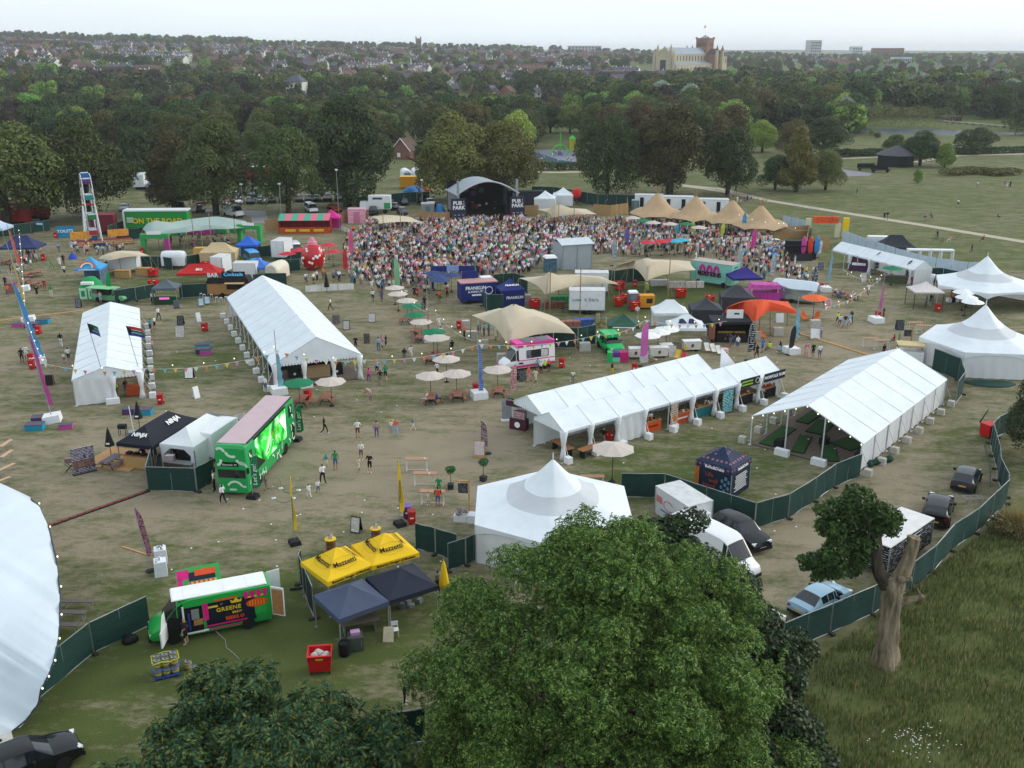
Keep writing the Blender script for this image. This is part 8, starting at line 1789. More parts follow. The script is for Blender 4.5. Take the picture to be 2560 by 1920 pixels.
fence('long dark green fence behind the stage and toilets',[X3(170,740),X3(360,745),X3(560,780),X3(740,815),X3(900,815),X3(1080,825)],h=2.6)
fence('dark scrim behind the cream canopies and service yard',[D(0,890),D(150,910),D(350,880),D(480,870)],h=2.2)
fence('green scrim behind the cream bar canopy',[HH(1370,640),HH(1890,640),HH(2080,600)],h=2.4)
fence('green scrim beside the blue catering truck',[C(880,1130),C(920,1180),C(1100,1180)],h=2.2)
fence('green scrim between the blue truck and cream canopy',[C(990,970),C(1210,950),C(1360,1000)],h=2.4)
fence('pale blue hoarding sweeping from the beach stand to the tall tents',[E(410,420),E(640,510),E(930,610),E(1160,680),E(1330,715),E(1640,760),E(1860,760)],BLUEHO,2.3,'hoarding_fence',2.6,False,False,None,.02)
fence('pale blue hoarding behind the last tipi',[D(1940,270),D(2212,330),E(110,400)],BLUEHO,2.0,'hoarding_fence',2.6,False,False,None,.02)
fence('green scrim panels beside the long stall tent',[E(1225,820),E(1400,825),E(1540,860)],h=2.3)
# mint tent, lorry, arches
MINT=M('mint_stretch','#9fb2ac',.8,.06,.5,bump=.2,trans=.1)
stent('mint_tent','huge mint green stretch tent beside the green lettered trailer',[(A(1515,310),3.4),(A(1560,395),2.7),(A(1980,345),3.0),(B(10,325),3.0),(B(300,310),2.9),(B(555,300),2.6),(B(490,225),3.2),(B(180,175),3.8),(A(1950,215),3.8)],[(A(2030,115),7.5,9),(B(90,125),7.0,9),(B(360,195),5.6,6),(A(1660,215),4.8,5)],MINT,bow=.08)
t=thing('promo_trailer','green lorry trailer with yellow lettering and white roof edge','trailer',G((398,578)),.04)
part('body',BX((0,0,.9),(11.5,2.5,3.0)),[K_('promo_green','#1f8a3a')],t)
part('roof',BX((0,0,3.9),(11.8,2.7,.25)),[STW],t)
part('frame',BX((-5.8,-.05,.8),(.3,2.7,3.1)),[STW],t)
part('chassis',BX((0,0,.3),(11,2,.6)),[BLACK],t)
text('ON THE ROAD',1.35,t,(.3,-1.28,2.1),(PI/2,0,0),YEL,bold=.03)
for k in range(3):part('print_line',BX((-4.7,-1.27,2.6-k*.35),(1.2,.02,.16)),[PAP],t)
AG,AP=K_('arch_green','#2f9a52'),K_('arch_purple','#a83a8a')
for px,rz,w_ in((A(1665,565),.1,'green inflatable arch at the mint tent with a purple leg'),(B(540,460),-.25,'green inflatable arch by the striped stall')):kit('inflatable_arch',w_,'arch',px,rz,[('leg','b',(-1.9,0,0),(.7,.9,2.6),AG),('leg','b',(1.9,0,0),(.7,.9,2.6),AP if 'purple' in w_ else AG),('crossbar','b',(0,0,2.5),(4.6,.9,.75),AG),('sign','b',(0,-.5,3.2),(2.2,.08,.5),PAP)])
for k in range(22):anyone((uni(385,610),random.gauss(606,6)),'lounging at the mint tent edge',cho(('sit','stand')))
for px,c in((A(1900,375),AG),(A(2080,365),AP),(B(60,370),AP),(B(200,360),AG),(B(400,350),AG)):kit('booth_panel','coloured booth panel inside the mint tent','panel',px,0,[('panel','b',(0,0,0),(3.0,.1,1.6),c),('foot','b',(0,0,0),(3.0,.6,.05),BLACK)],'booth panels in the mint tent')
t=thing('prize_stall','red prize stall with pink and green striped awning','stall',G(B(1125,345)),.04)
part('counter',BX((0,-1,0),(9.4,.2,1.1)),[K_('stall_orange','#c8501f',var=.3)],t)
part('back',BX((0,1,0),(9.4,.2,2.6)),[K_('stall_red','#8f1a22',var=.4)],t)
for x in(-4.7,4.7):part('side',BX((x,0,0),(.15,2,2.6)),[MATS['stall_red']],t)
for k in range(8):part('awning_stripe',GR([[(-4.7+k*1.175,-1.8,2.5),(-4.7+(k+1)*1.175,-1.8,2.5)],[(-4.7+k*1.175,.9,3.4),(-4.7+(k+1)*1.175,.9,3.4)]]),[K_('stripe_pink','#cf6f7c')if k%2 else K_('stripe_green','#4f9f86')],t)
for k in range(3):part('prize_sign',BX((-2.6+k*2.6,-1.12,.35),(1.9,.04,.45)),[YEL],t)
gazebo('pink_gazebo','hot pink gazebo next to the striped prize stall',G(B(1405,310)),.04,3.4,3.0,K_('gazebo_pink','#d0248c'),2.4,3.8,'b')
kit('pink_container','pale pink printed container behind the crowd corner','container',B(1675,240),.05,[('body','b',(0,0,0),(3.4,2.4,2.7),prn('pink_print','#d990a8','#f0d5dc',2,2,.4)),('roof','b',(0,0,2.7),(3.5,2.5,.1),K_('pink_roof','#c9a0ac')),('door','b',(0,-1.22,.1),(1.2,.05,2.2),K_('pink_door','#c77a96'))])
stent('cream_tent','cream stretch tent between the pink container and the stage',[(X2(985,905),2.6),(X2(1060,965),2.8),(X2(1440,955),2.6),(X2(1330,905),3.2),(X2(1120,890),3.2)],[(X2(1095,862),5.6,6),(X2(1245,855),5.8,6)],CRM,grp='cream stretch tents')
stent('cream_tent','cream stretch tent beyond the stage with a red balloon',[(C(1460,100),2.8),(C(1620,185),2.6),(C(2090,150),2.8),(C(1980,95),3.2),(C(1640,85),3.2)],[(C(1690,25),5.4,7),(C(1855,12),6.2,8)],CRM,grp='cream stretch tents')
stent('cream_tent','cream stretch tent sheltering boxes beside the silver sound tent',[(C(1265,830),3.0),(C(1545,1005),2.6),(C(1900,910),2.8),(C(2212,890),2.8),(D(200,900),2.6),(D(20,810),3.0),(C(1700,800),3.4)],[(C(1600,735),6.0,8),(C(1925,700),6.6,10)],CRM,grp='cream stretch tents')
stent('cream_tent','cream stretch bar tent just behind the ice cream van',[(HH(760,290),3.0),(HH(1145,600),2.6),(HH(1500,490),2.7),(HH(1860,485),2.6),(HH(1690,330),3.2),(HH(1420,225),3.6),(HH(1050,215),3.6)],[(HH(1210,160),6.0,7),(HH(1390,265),5.0,6)],CRM,grp='cream stretch tents')
stent('cream_tent','cream stretch tent next to the mint painted truck',[(D(135,740),3.0),(D(300,700),3.2),(D(490,865),2.6),(D(720,790),2.8),(D(1020,745),2.8),(D(960,650),3.2),(D(560,630),3.4)],[(D(500,610),5.2,7),(D(750,580),6.2,8)],CRM,grp='cream stretch tents')
OR2=M('orange_stretch','#e2542c',.8,.06,.6,bump=.2,trans=.12)
stent('orange_tent','bright orange stretch canopy above orange deck chairs',[(I(1310,570),2.6),(I(1450,520),2.8),(I(1640,665),2.5),(I(1810,545),2.9),(I(2120,580),2.5),(I(2000,440),3.2),(I(1600,440),3.2)],[(I(1720,415),4.8,7)],OR2)
# stage
l0,l1=G((1134,556)),G((1296,549))
rs=ang(l0,l1)
t=thing('concert_stage','arched grey concert stage with black interior and lettered towers','stage',(l0+l1)/2,rs)
w=(l1-l0).length/2-.6
STG=M('stage_skin','#9aa2aa',.6,.08,.4,bump=.2)
rws=[[(x_,y,5.3+2.6*cos(x_/(w+.5)*PI/2)-(y-0)*.03)for x_ in lsp(-w-.3,w+.3,15)]for y in(-1.5,2,6,10)]
part('arched_roof',GR(rws),[STG],t,180)
part('roof_edge',MB().path(rws[0],.16,6),[K_('truss_pale','#b9bfc4')],t)
part('deck',BX((0,4.5,0),(w*2,9,1.4)),[BLACK],t)
part('back_cloth',BX((0,9,1.4),(w*2,.2,5.6)),[K_('stage_black','#15161c',.9)],t)
for s in(-1,1):
 part('side_cloth',BX((s*w*.97,5,0),(.2,9,5.2)),[K_('stage_side','#84898f')],t);part('black_leg',BX((s*w*.88,1.5,1.4),(w*.2,.2,4.2)),[BLACK],t);part('truss_leg',BX((s*(w-.1),-1.4,0),(.4,.4,8.2)),[GALV],t);tw_=part('banner_tower',BX((s*(w-.1),-1.7,.3),(2.9,.5,4.6)),[K_('banner_slate','#2b2f40')],t)
 for q_,z in(('PUB',4.0),('PARK',3.1)):text(q_,1.0,tw_,(s*(w-.1)-(.25 if q_=='PUB' else 0),-1.98,z),(PI/2,0,0),PAP,bold=.03)
 text('IN THE',.28,tw_,(s*(w-.1)+.95,-1.98,4.0),(PI/2,PI/2,0),PAP)
 for k in range(6):part('sponsor_mark',BX((s*(w-.1)-.8+.8*(k%3),-1.97,1.0+.6*(k//3)),(.45,.02,.22)),[K_('mark_grey','#8f94a4')],tw_)
 part('speaker_stack',BX((s*(w*.72),.2,1.4),(.9,1.1,1.8)),[BLACK],t)
text('PARK',1.3,t,(-w*.5,8.88,5.0),(PI/2,0,0),K_('cloth_grey_letter','#5d616b'),bold=.03)
for x_,z,r,c in((-.4,5.9,.75,'#6d3a4a'),(1.1,4.9,.6,'#2f6f66'),(-.6,4.3,.6,'#5a4a78'),(-w*.78,4.2,.5,'#7a3a2c')):part('backdrop_disc',LA([(r,0),(.01,.02)],16,(x_,8.86,z),axis='y'),[K_('disc_'+c[1:],c)],t)
kit('drum_kit','drum kit on the black stage','drums',Vector((-7.5,203,1.4)),0,[('bass_drum','l',(0,0,0),[(.6,0),(.6,.7),(.02,.72)],K_('drum_red','#a04a3a')),('snare','l',(.8,0,.4),[(.35,0),(.35,.3),(.02,.31)],PAP),('cymbal','l',(-.7,0,1.2),[(.45,0),(.02,.06)],YEL),('stand','b',(-.7,0,0),(.05,.05,1.2),GALV)])
for x_,tp in((-9.5,'red'),(-5.2,'white'),(-3.5,'black'),(-1,'patterned')):person(None,'performing on the black stage',tp,'black','hold',PI,loc=Vector((x_,200.5,1.4)))
kit('gazebo_screen','grey portable cabin beside the stage','cabin',C(300,170),.05,[('body','b',(0,0,0),(2.6,2.4,2.5),K_('cabin_grey','#8c9298')),('roof','b',(0,0,2.5),(2.8,2.6,.15),K_('cabin_roof','#a9adb0')),('door','b',(0,-1.22,.1),(.9,.04,2),K_('cabin_door','#6f757a'))])
kit('blue_tarpaulin','blue tarpaulin over stacked stage gear','tarpaulin',C(425,165),0,[('cover','l',(0,0,0),[(1.3,0),(1.2,1.0),(.7,2.0),(.1,2.4)],K_('tarp_blue','#2f84c4')),('gear','b',(-1.4,.5,0),(1.4,1,2.6),BLACK)])
t=thing('sound_tent','silver grey mixing desk tent standing in the crowd','tent',G(C(1880,735)),ang(G(C(1780,735)),G(C(2010,720))))
SIL=M('silver_skin','#a3acb3',.5,.08,1,bump=.3)
part('walls',BX((0,2.2,0),(4.8,4.6,3.9)),[SIL],t)
part('roof',GR([[(-2.7,-.4,3.9),(2.7,-.4,3.9)],[(-2.7,2.2,4.5),(2.7,2.2,4.5)],[(-2.7,4.8,3.95),(2.7,4.8,3.95)]]),[K_('silver_roof','#c4ccd2')],t)
for x_ in(-2.4,0,2.4):part('pole',BX((x_,-.13,0),(.12,.06,3.9)),[ALU],t)
kit('info_cube','white topped printed cube kiosk by the sound tent','kiosk',C(1595,760),.2,[('body','b',(0,0,0),(1.7,1.7,2.2),K_('cube_print','#4a6a7c',var=.5)),('roof','b',(0,0,2.2),(1.9,1.9,.3),PAP,0,.8)])
# blue catering stand
FB=K_('franklin_blue','#1c2a6e',var=.06)
p0,p1=G(C(640,1115)),G(C(1000,1090))
t=thing('blue_truck','royal blue catering truck with white lettering and pink roof','truck',(p0+p1)/2+Vector((0,1.2,0)),ang(p0,p1))
part('body',BX((0,0,.4),(5.0,2.4,2.4)),[FB],t)
part('roof',BX((0,0,2.8),(5.1,2.5,.12)),[K_('roof_rose','#b98a86')],t)
part('raised_flap',BX((-.6,1.6,2.9),(2.2,.1,1.0)),[FB],t)
part('cab',BX((1.6,1.6,.4),(1.7,1.6,2.6),0,0,.9),[STW],t)
wheels(t,[(-1.4,-1.15),(1.4,-1.15)],.33,.2)
text('FRANKLIN',.6,t,(-.5,-1.22,2.15),(PI/2,0,0),PAP,bold=.02)
text('& SONS LTD',.38,t,(-.5,-1.22,1.65),(PI/2,0,0),PAP,bold=.012)
part('print_line',BX((-.4,-1.21,1.1),(1.3,.02,.22)),[PAP],t)
part('ring_emblem',MB().path([(1.3+.5*cos(q),-1.22,1.75+.5*sin(q))for q in lsp(0,6.28,20)],.06,4),[PAP],t)
p0,p1=G(C(1110,1145)),G(C(1310,1130))
t=gazebo('blue_lettered_gazebo','royal blue lettered gazebo beside the blue catering truck',(p0+p1)/2+Vector((-.5,1.3,0)),ang(p0,p1),3.3,3.0,FB,2.3,3.6,'frb',FB)
text('FRANKLIN',.5,t,(.2,-1.56,1.3),(PI/2,0,0),PAP,bold=.015)
text('FRANKLIN',.4,t,(0,-.95,2.86),(.7,0,0),PAP,bold=.01)
kit('blue_gantry','blue lettered gantry arch at the crowd edge','arch',C(565,940),.05,[('post','b',(-2.9,0,0),(.3,.3,2.6),FB),('post','b',(2.9,0,0),(.3,.3,2.6),FB),('beam','b',(0,0,2.5),(6.2,.3,.75),FB),('badge','b',(0,-.2,2.55),(1.7,.06,.85),K_('franklin_light','#8fa0d0'))])
for px in((365,960),(400,1010),(430,1040),(550,980)):pro('parasol_navy',lambda:mkpar(K_('parasol_navy','#2b3f6c')),G(C(*px)),0,'navy parasol in the blue catering garden','navy parasols')
for px,lab in((C(1990,1215),'white trailer lettered in grey with a teal cup'),(C(2040,1010),'white trailer behind the lettered bar trailer')):
 t=trl('bar_supply_trailer',lab,G(px)+Vector((0,1,0)),rad(177),4.6,2.1,2.5,K_('trailer_clean','#e3e6e8',.5),.55,False,twin=True)
 if 'teal' in lab:text('on',.75,t,(1.5,1.08,1.9),(PI/2,0,PI),K_('letter_grey','#7d8288'));text('x bars',.75,t,(-.55,1.08,1.95),(PI/2,0,PI),M('letter_grey'));part('cup_mark',BX((.92,1.07,1.75),(.4,.02,.24),0,0,1),[K_('letter_teal','#3fb0b4')],t)
for k in range(11):pro('keg',mk_keg,G(HH(2070+(k%4)*34,420-(k//4)*30))+Vector((0,0,.5*(k%2))),k,'steel keg in the stack behind the cream bar tent','kegs behind the cream bar tent',1.25)
for px,c,w_ in((HH(1640,210),'#7a4a3a','pallet stack of brown crates by the bar trailer'),(HH(1700,150),'#2f9a5a','green and teal crates on the pallet stack'),(HH(1950,400),'#3a62a8','blue keg crates beside the steel kegs'),(HH(1800,420),'#9a6a5a','mixed crates by the blue tarpaulin'),(I(640,270),'#dfe2e4','white chest freezer on pallets at the service yard'),(I(810,290),'#d9d4c8','pale boarded panel lying in the service yard'),(I(1000,290),'#e0d6cc','cream plastic stack beside the mint truck')):kit('crate_stack',w_,'crates',px,.1,[('crate','b',(x_,0,z),(.85,.8,.42),K_('crate_'+c[1:],c,var=.3))for x_ in(-.9,0,.9)for z in(0,.43)])
for px,w_ in((HH(760,540),'where a woman leans by the cream bar tent'),(HH(1090,785),'behind the ice cream van'),(HH(1965,665),'near the green tractor stall'),(HH(690,425),'beside a red bin by the bar tent'),(C(1345,1080),'next to the blue lettered gazebo'),(I(1645,840),'by the orange deck chairs'),(I(1890,800),'under the orange canopy'),(J(145,665),'beside the orange parasol')):sld('ballast_block',BX((0,0,0),(1.25,.75,.95),0,0,.95),[CONC],'pale concrete block '+w_,'ballast',G(px),.1,'pale concrete blocks')
kit('portable_toilet','grey portable toilet with white roof in the service yard','toilet',I(345,510),.1,[('cabin','b',(0,0,0),(1.2,1.2,2.1),K_('loo_grey','#5d6d74')),('roof','b',(0,0,2.1),(1.25,1.25,.2),PAP,0,.85),('door','b',(0,-.61,.1),(.8,.03,1.8),K_('loo_door','#6f8088'))])
kit('generator','yellow generator with dark window in the service yard','generator',I(490,510),.05,[('body','b',(0,0,.2),(2.0,1.2,1.6),K_('gen_yellow','#d9952a')),('window','b',(.3,-.62,.8),(.8,.03,.6),GLS),('skid','b',(0,0,0),(2.1,1.3,.2),BLACK),('side','b',(-1.1,0,.2),(.3,1.2,1.6),RED)])
# mint truck and right stalls
p0,p1=G(D(1080,880)),G(D(1250,950))
t=thing('mint_truck','mint green food truck painted with magenta swirls and black letters','truck',G(D(1215,900)),rad(-38))
part('body',BX((0,0,.5),(6.4,2.4,2.8)),[K_('truck_mint','#7fc9b8')],t)
part('roof',BX((0,0,3.3),(6.5,2.5,.12)),[K_('truck_roof','#a9a39c')],t)
part('cab_glass',BX((3.21,0,1.6),(.04,1.9,1.0)),[GLS],t)
wheels(t,[(-2,-1.15),(2,-1.15)],.4,.25)
for k in range(3):part('swirl',MB().path([(-1.4+k*1.1+.35*cos(q),-1.21,2.0+.95*sin(q))for q in lsp(-.6,3.8,10)],.2,4),[K_('swirl_magenta','#c22a8f')],t)
text('MIXTONS',.85,t,(-.2,-1.45,1.75),(PI/2,0,0),INK,bold=.03)
text('MIXTONS',.3,t,(3.25,0,2.9),(PI/2,0,PI/2),INK,bold=.01)
gazebo('purple_gazebo','purple gazebo beside the mint food truck',G(I(1520,330)),.1,4.2,3.4,K_('gazebo_purple','#2c2078'),2.2,3.4)
STRP=M('pink_stripes','#b83a9a',.7,.3,1.2,stretch=(3,3,.1))
kit('striped_caravan','pink and white striped sweet stall with scalloped awning','stall',I(1660,440),-.12,[('body','b',(0,0,0),(6.0,2.0,1.5),STRP),('awning','b',(.9,-.4,2.1),(4.2,2.2,.5),K_('awning_pink','#c04a9c',var=.3),0,.85),('post','b',(2.6,-1,1.5),(.1,.1,.7),STW),('post','b',(-.8,-1,1.5),(.1,.1,.7),STW),('hedge_box','b',(-.6,-1.4,0),(1.4,.5,.9),K_('box_green','#3f6a34'))])
trl('silver_caravan','polished silver rounded caravan by the orange canopy',G(I(2070,440)),rad(-30),6.0,2.3,2.5,M('polished_aluminium','#c9d4dc',.15,.05,1,metal=.8),.5,False,rounded=True)
t=gazebo('black_stall','black street food stall with wooden shutters and white roof sign',G(I(1370,840)),-.02,4.6,3.0,K_('stall_black','#24262c'),2.5,2.9,'rbl',BLACK,lgm=BLACK)
part('counter',BX((0,-1.2,0),(3.6,.6,1.1)),[BLACK],t)
part('roof_sign',BX((.2,-1.4,2.9),(1.9,.08,1.0)),[STW],t)
part('print_line',BX((.4,-1.46,3.35),(.6,.02,.18)),[INK],t)
for s in(-1,1):part('shutter',BX((s*2.35,-1.6,.4),(.75,.06,1.8),s*.4),[WDR],t)
for k in range(8):part('pan',LA([(.2,0),(.22,.15),(.02,.15)],8,(-1.4+k*.4,-1.2,1.1)),[K_('pan_gold','#a8843a',.4)],t)
gazebo('charcoal_gazebo','charcoal gazebo with closed walls behind the orange canopy',G(I(1440,560)),-.1,4.2,3.4,K_('gazebo_charcoal','#3a3c42'),2.4,3.6,'fl',M('gazebo_charcoal'))
gazebo('charcoal_gazebo','charcoal gazebo at the back of the black street food stall',G(I(1110,690)),-.05,3.8,3.2,M('gazebo_charcoal'),2.3,3.5,'fl',M('gazebo_charcoal'))
gazebo('white_gazebo','plain white gazebo at the back of the crepe stall',G(I(730,735)),-.02,4.2,3.2,WHG,2.4,3.7,'b',WHG)
t=gazebo('crepe_gazebo','white gazebo with navy pennant print above the crepe counters',G(I(900,890)),-.02,4.2,3.4,WHG,2.3,3.5)
for x_,y_ in((-.5,-.7),(.6,-.75)):part('roof_print',MB().poly([(x_-.5,y_-.35,2.72),(x_+.5,y_-.35,2.72),(x_+.1,y_+.3,3.1),(x_-.3,y_+.3,3.1)]),[K_('print_navy','#20284a')],t)
for px,w_ in((I(370,1040),'white bakery cart next to the pink sail flag'),(I(620,1030),'white crepe counter with shield emblem'),(I(970,960),'white ice box cart with lettering behind the deck chairs'),(I(700,1000),'white wheeled coffee cart behind the menu board')):t=kit('white_cart',w_,'cart',px,.1,[('body','b',(0,0,.2),(2.0 if 'crepe' in w_ or 'ice' in w_ else 1.3,.9,.95),K_('cart_cream','#d9d6cc')),('top','b',(0,0,1.15),(2.1 if 'crepe' in w_ or 'ice' in w_ else 1.4,1,.05),PAP),('emblem','b',(0,-.47,.5),(.3,.02,.35),K_('emblem_dusk','#5a4a4a')),('wheel','l',(.5,-.3,0),[(.2,0),(.2,.2)],RUB)])
for px,c in(((500,900),0),((610,860),1),((700,830),2)):pro('parasol_white',lambda:mkpar(K_('parasol_white','#e2e2de')),G(I(px[0],px[1]+130)),0,'square white printed parasol above the crepe counters','white parasols at the crepe stall')
t=gazebo('green_gazebo','bottle green gazebo beside the green jeep stall',G(I(240,870)),-.05,3.6,3.2,K_('gazebo_bottle','#2b5240'),2.3,3.5)
part('print_line',BX((0,-1.64,2.1),(2.6,.02,.12)),[PAP],t)
t=car('jeep_stall','bright green open jeep stall with black roof','suv','x',G(I(110,960)),rad(-75),'stall',mat=K_('jeep_green','#1fb45f',.4))
part('roof_box',BX((-.4,0,1.7),(2.2,1.8,.35)),[M('jeep_green')],t)
kit('promo_counter','square counter in green purple and pink blocks by the jeep','counter',I(180,1075),.05,[('block','b',(-.8,0,0),(.5,.9,1.1),M('jeep_green')),('block','b',(-.15,0,.55),(.8,.9,.55),K_('block_purple','#6a2a8a')),('block','b',(.7,0,.0),(.9,.9,1.1),K_('block_pink','#c21f70')),('block','b',(-.15,0,0),(.8,.9,.54),K_('block_mint','#6fd0a0'))])
kit('milk_churn_bin','pale pink drum bin by the white deck chairs','bin',I(1325,1050),0,[('drum','l',(0,0,0),[(.33,0),(.36,.3),(.36,1.1),(.3,1.2)],K_('churn_pink','#d8a8a8')),('label','b',(0,-.37,.5),(.3,.02,.35),INK)])
pro('parasol_orange',lambda:mkpar(K_('parasol_orange','#e2601f')),G(J(125,590)),0,'orange parasol near the silver caravan',None,1.15)
p,q=G(J(0,730)),G(J(720,955))
t=thing('timber_ramp','long pale timber cable ramp across the worn lawn','cable ramp',p,ang(p,q))
for k in range(10):part('plank',BX(((q-p).length*(k+.5)/10,0,0),((q-p).length/10-.04,.35,.09)),[WDP],t)
p,q=G(F(-40,355)),G(F(1120,212))
t=thing('timber_ramp','long pale timber cable ramp behind the narrow marquee','cable ramp',p,ang(p,q))
for k in range(12):part('plank',BX(((q-p).length*(k+.5)/12,0,0),((q-p).length/12-.04,.35,.09)),[WDP],t)
# tipis
def tipi(px,top,r,lbl):
 p=G(px);b=(960-top)/CAM_F;h=CAM_H+p.y*(-SP+b*CP)/(CP+b*SP);t=thing('tipi',lbl,'tent',p,random.random(),'tan pointed tipis');n=24;rws=[]
 for f,z in((1.0,2.0),(.78,2.7),(.62,.40*h),(.42,.62*h),(.2,.83*h),(.03,.98*h)):rws.append([(r*f*cos(2*PI*k/n),r*f*sin(2*PI*k/n),(z-(.35*(k%4==2)if f==1 else 0)))for k in range(n)])
 part('canvas',GR(rws,0,True),[TAN],t,180);part('hem',MB().path(rws[0]+rws[0][:1],.12,4),[K_('hem_dark','#4a4638')],t);part('cone_cap',LA([(r*.035,.95*h),(.02,h)],8),[TAN],t)
 for k in range(5):a_=k*1.25;part('pole',TU((r*.62*cos(a_),r*.62*sin(a_),0),(-.9*cos(a_),-.9*sin(a_),h+1.0),.08,None,5),[MATS['timber_pole']],t)
for a_ in((D(600,250),480,5.4,'tan tipi closest to the white toilet cabins'),(D(1005,285),488,5.3,'second tan tipi joined beside the first one'),(D(1390,325),498,5.2,'third tan tipi beside the blue sail flag'),(D(1690,380),511,5.2,'last tan tipi near the pale blue hoarding')):tipi(*a_)
CABW=K_('cabin_white','#dfe3e6',.5)
for px,L_,w_ in((X3(1180,835),6,'tall white toilet cabin behind the first tipi'),(X3(1420,850),7,'white toilet cabin between first and second tipi'),(X3(1720,875),7,'white toilet cabin between second and third tipi')):kit('toilet_cabin',w_,'cabin',px,-.12,[('body','b',(0,1,.3),(L_,2.4,2.5),CABW),('roof','b',(0,1,2.8),(L_+.1,2.5,.1),K_('cabin_top','#c9ced2')),('door','b',(-L_*.25,-.22,.4),(.8,.05,2),BLACK),('door','b',(L_*.2,-.22,.4),(.8,.05,2),BLACK)],'white toilet cabins')
kit('portable_toilet','blue grey portable toilet at the end of the reed screen','toilet',X3(1062,850),0,[('cabin','b',(0,0,0),(1.5,1.3,2.1),M('loo_grey')),('roof','b',(0,0,2.1),(1.5,1.3,.2),K_('loo_roof','#8fa0a8'),0,.85),('door','b',(0,-.66,.1),(.8,.03,1.8),M('loo_door'))])
for px,w_ in((X3(285,830),'small white frame tent beside the dark stage truck'),(X3(440,800),'small white frame tent behind the back stretch tent')):gazebo('white_frame_tent',w_,G(px),-.1,4.5,4,WHITE,2.3,3.8,'frbl',WH2)
kit('dark_truck','black covered stage truck beside the stage','truck',X3(130,825),.05,[('body','b',(0,0,.8),(7,2.5,2.8),K_('truck_black','#23252e')),('chassis','b',(0,0,.2),(6.8,2,.6),BLACK),('side_door','b',(1,-1.27,1),(2,.04,2.2),K_('truck_panel','#2c2f3a'))])
kit('red_balloon','red inflated dome poking above the back stretch tent','balloon',X3(555,800),0,[('ball','l',(0,0,1.2),[(.05,0),(.9,.5),(1.1,1.3),(.8,2.1),(.05,2.5)],RED),('tether','t',(0,0,0),((0,0,1.3),.03),INK)])
# beach stand, long stall tent, canopies on the right
t=kit('surf_stand','black stand with pink red and blue surfboards','stand',E(70,585),-.05,[('frame','b',(-1.2,0,0),(5.0,.8,3.0),BLACK),('shelf','b',(-2,-.6,2.2),(3,.8,.15),BLACK),('bar','b',(-1.5,-1.2,0),(4,.5,1.1),K_('bar_dark','#2c2c30'))])
for k,c in enumerate(('#c8479a','#d0452f','#3f86c4')):mb=MB();mb.lathe([(.02,0),(.38,.5),(.45,1.5),(.36,2.5),(.02,3.1)],10);mb.v=[(x_+-.9+k*1.05,y_*.2-.75,z+.9)for x_,y_,z in mb.v];part('surfboard',mb,[K_('board_'+c[1:],c,.3)],t,180)
kit('beach_arch','orange and yellow festival arch behind the surf stand','arch',E(260,370),-.1,[('lettering','b',(-.4,0,2.6),(4.4,.5,1.2),K_('arch_orange','#e0561f',var=.4)),('post','b',(3.2,0,0),(1.0,.8,3.6),YEL),('post','b',(-3.4,0,0),(.9,.6,3.4),K_('arch_pale','#c9c9a8')),('post','b',(1.9,.2,0),(.9,.5,2.6),M('arch_pale'))])
d_=(G(E(1040,835))-G(E(310,640))).normalized()
p=G(E(305,635))
marquee('stall_tent','long low white stall tent against the pale blue hoarding',p+Vector((-d_.y,d_.x,0))*3.4,p,(G(E(1150,845))-p).length,6,2.4,3.5,('l','b'),None,None,'',tuple((1.6,y_)for y_ in(4,8,12,16,20)),None,(),None)
kit('purple_stall','purple draped stall inside the long white stall tent','stall',E(575,700),-.35,[('counter','b',(0,0,0),(2.8,.7,.9),K_('purple_cloth','#4a2c4c')),('backdrop','b',(0,1.2,0),(2.8,.1,2.2),K_('purple_back','#6a4460',var=.4)),('goods','b',(0,0,.9),(2,.5,.3),PAP)])
kit('camo_stall','camouflage netted counter inside the long white stall tent','stall',E(930,815),-.35,[('counter','b',(0,0,0),(3.2,.7,1.0),K_('camo','#5a5f45',var=.5,scale=6)),('top','b',(0,0,1),(3.3,.9,.06),WOODG)])
gazebo('black_canopy','low black canopy lowered on the grass outside the hoarding',G(E(930,520)),-.15,6,4,K_('canopy_black','#2a2c36'),1.3,3.0)
gazebo('cream_canopy','pale pop-up canopy over tables by the peaked tents',G(E(1215,1050)),-.05,3.8,3.4,K_('canopy_pale','#d6cdca'),2.3,3.4,vln=.15,lgm=BLACK)
t=kit('steel_barrier','steel crowd barriers beside the gravel path','barrier',E(130,105),-.1,[('rail','t',(-1.1,0,1.1),((1.1,0,1.1),.04),GALV),('rail','t',(-1.1,0,.15),((1.1,0,.15),.04),GALV)]+[('bar','t',(-1.1+k*.25,0,.15),((-1.1+k*.25,0,1.1),.02),GALV)for k in range(10)])
dup(t,G(X4(260,835)),-.12,'second steel crowd barrier farther up the gravel path')
kit('white_gates','pair of white portable gate frames behind the hoarding','gate',E(1270,640),-.1,[('frame','b',(x_,0,0),(.15,1.2,2.4),STW)for x_ in(-3.4,-1.6,0,1.6,3.4)]+[('beam','b',(-1.7,0,2.3),(3.6,1.2,.2),STW),('beam','b',(1.75,0,2.3),(3.5,1.2,.2),STW)])
kit('panel_stack','stack of white panels on the grass outside the hoarding','stack',E(765,415),-.1,[('panel','b',(0,0,k*.22),(3.8-k*.1,1.6,.2),STW)for k in range(5)])
for k in range(4):pro('parasol_round',lambda:mkpar(K_('parasol_ivory','#e8eaea'),'parasol',1.4,2.4,12,.6),G(((2415,768),(2403,776),(2410,790),(2425,802))[k]),0,'ivory domed parasol beside the orange posted tent','ivory domed parasols')
for x_ in(E(1480,1000),E(1515,1000)):kit('orange_post','orange wrapped post of the peaked tent entrance','post',x_,0,[('post','t',(0,0,0),((.2,0,3.2),.14),K_('wrap_orange','#c9702a')),('base','b',(0,-.2,0),(1.0,.8,.5),BALL)],'orange entrance posts')
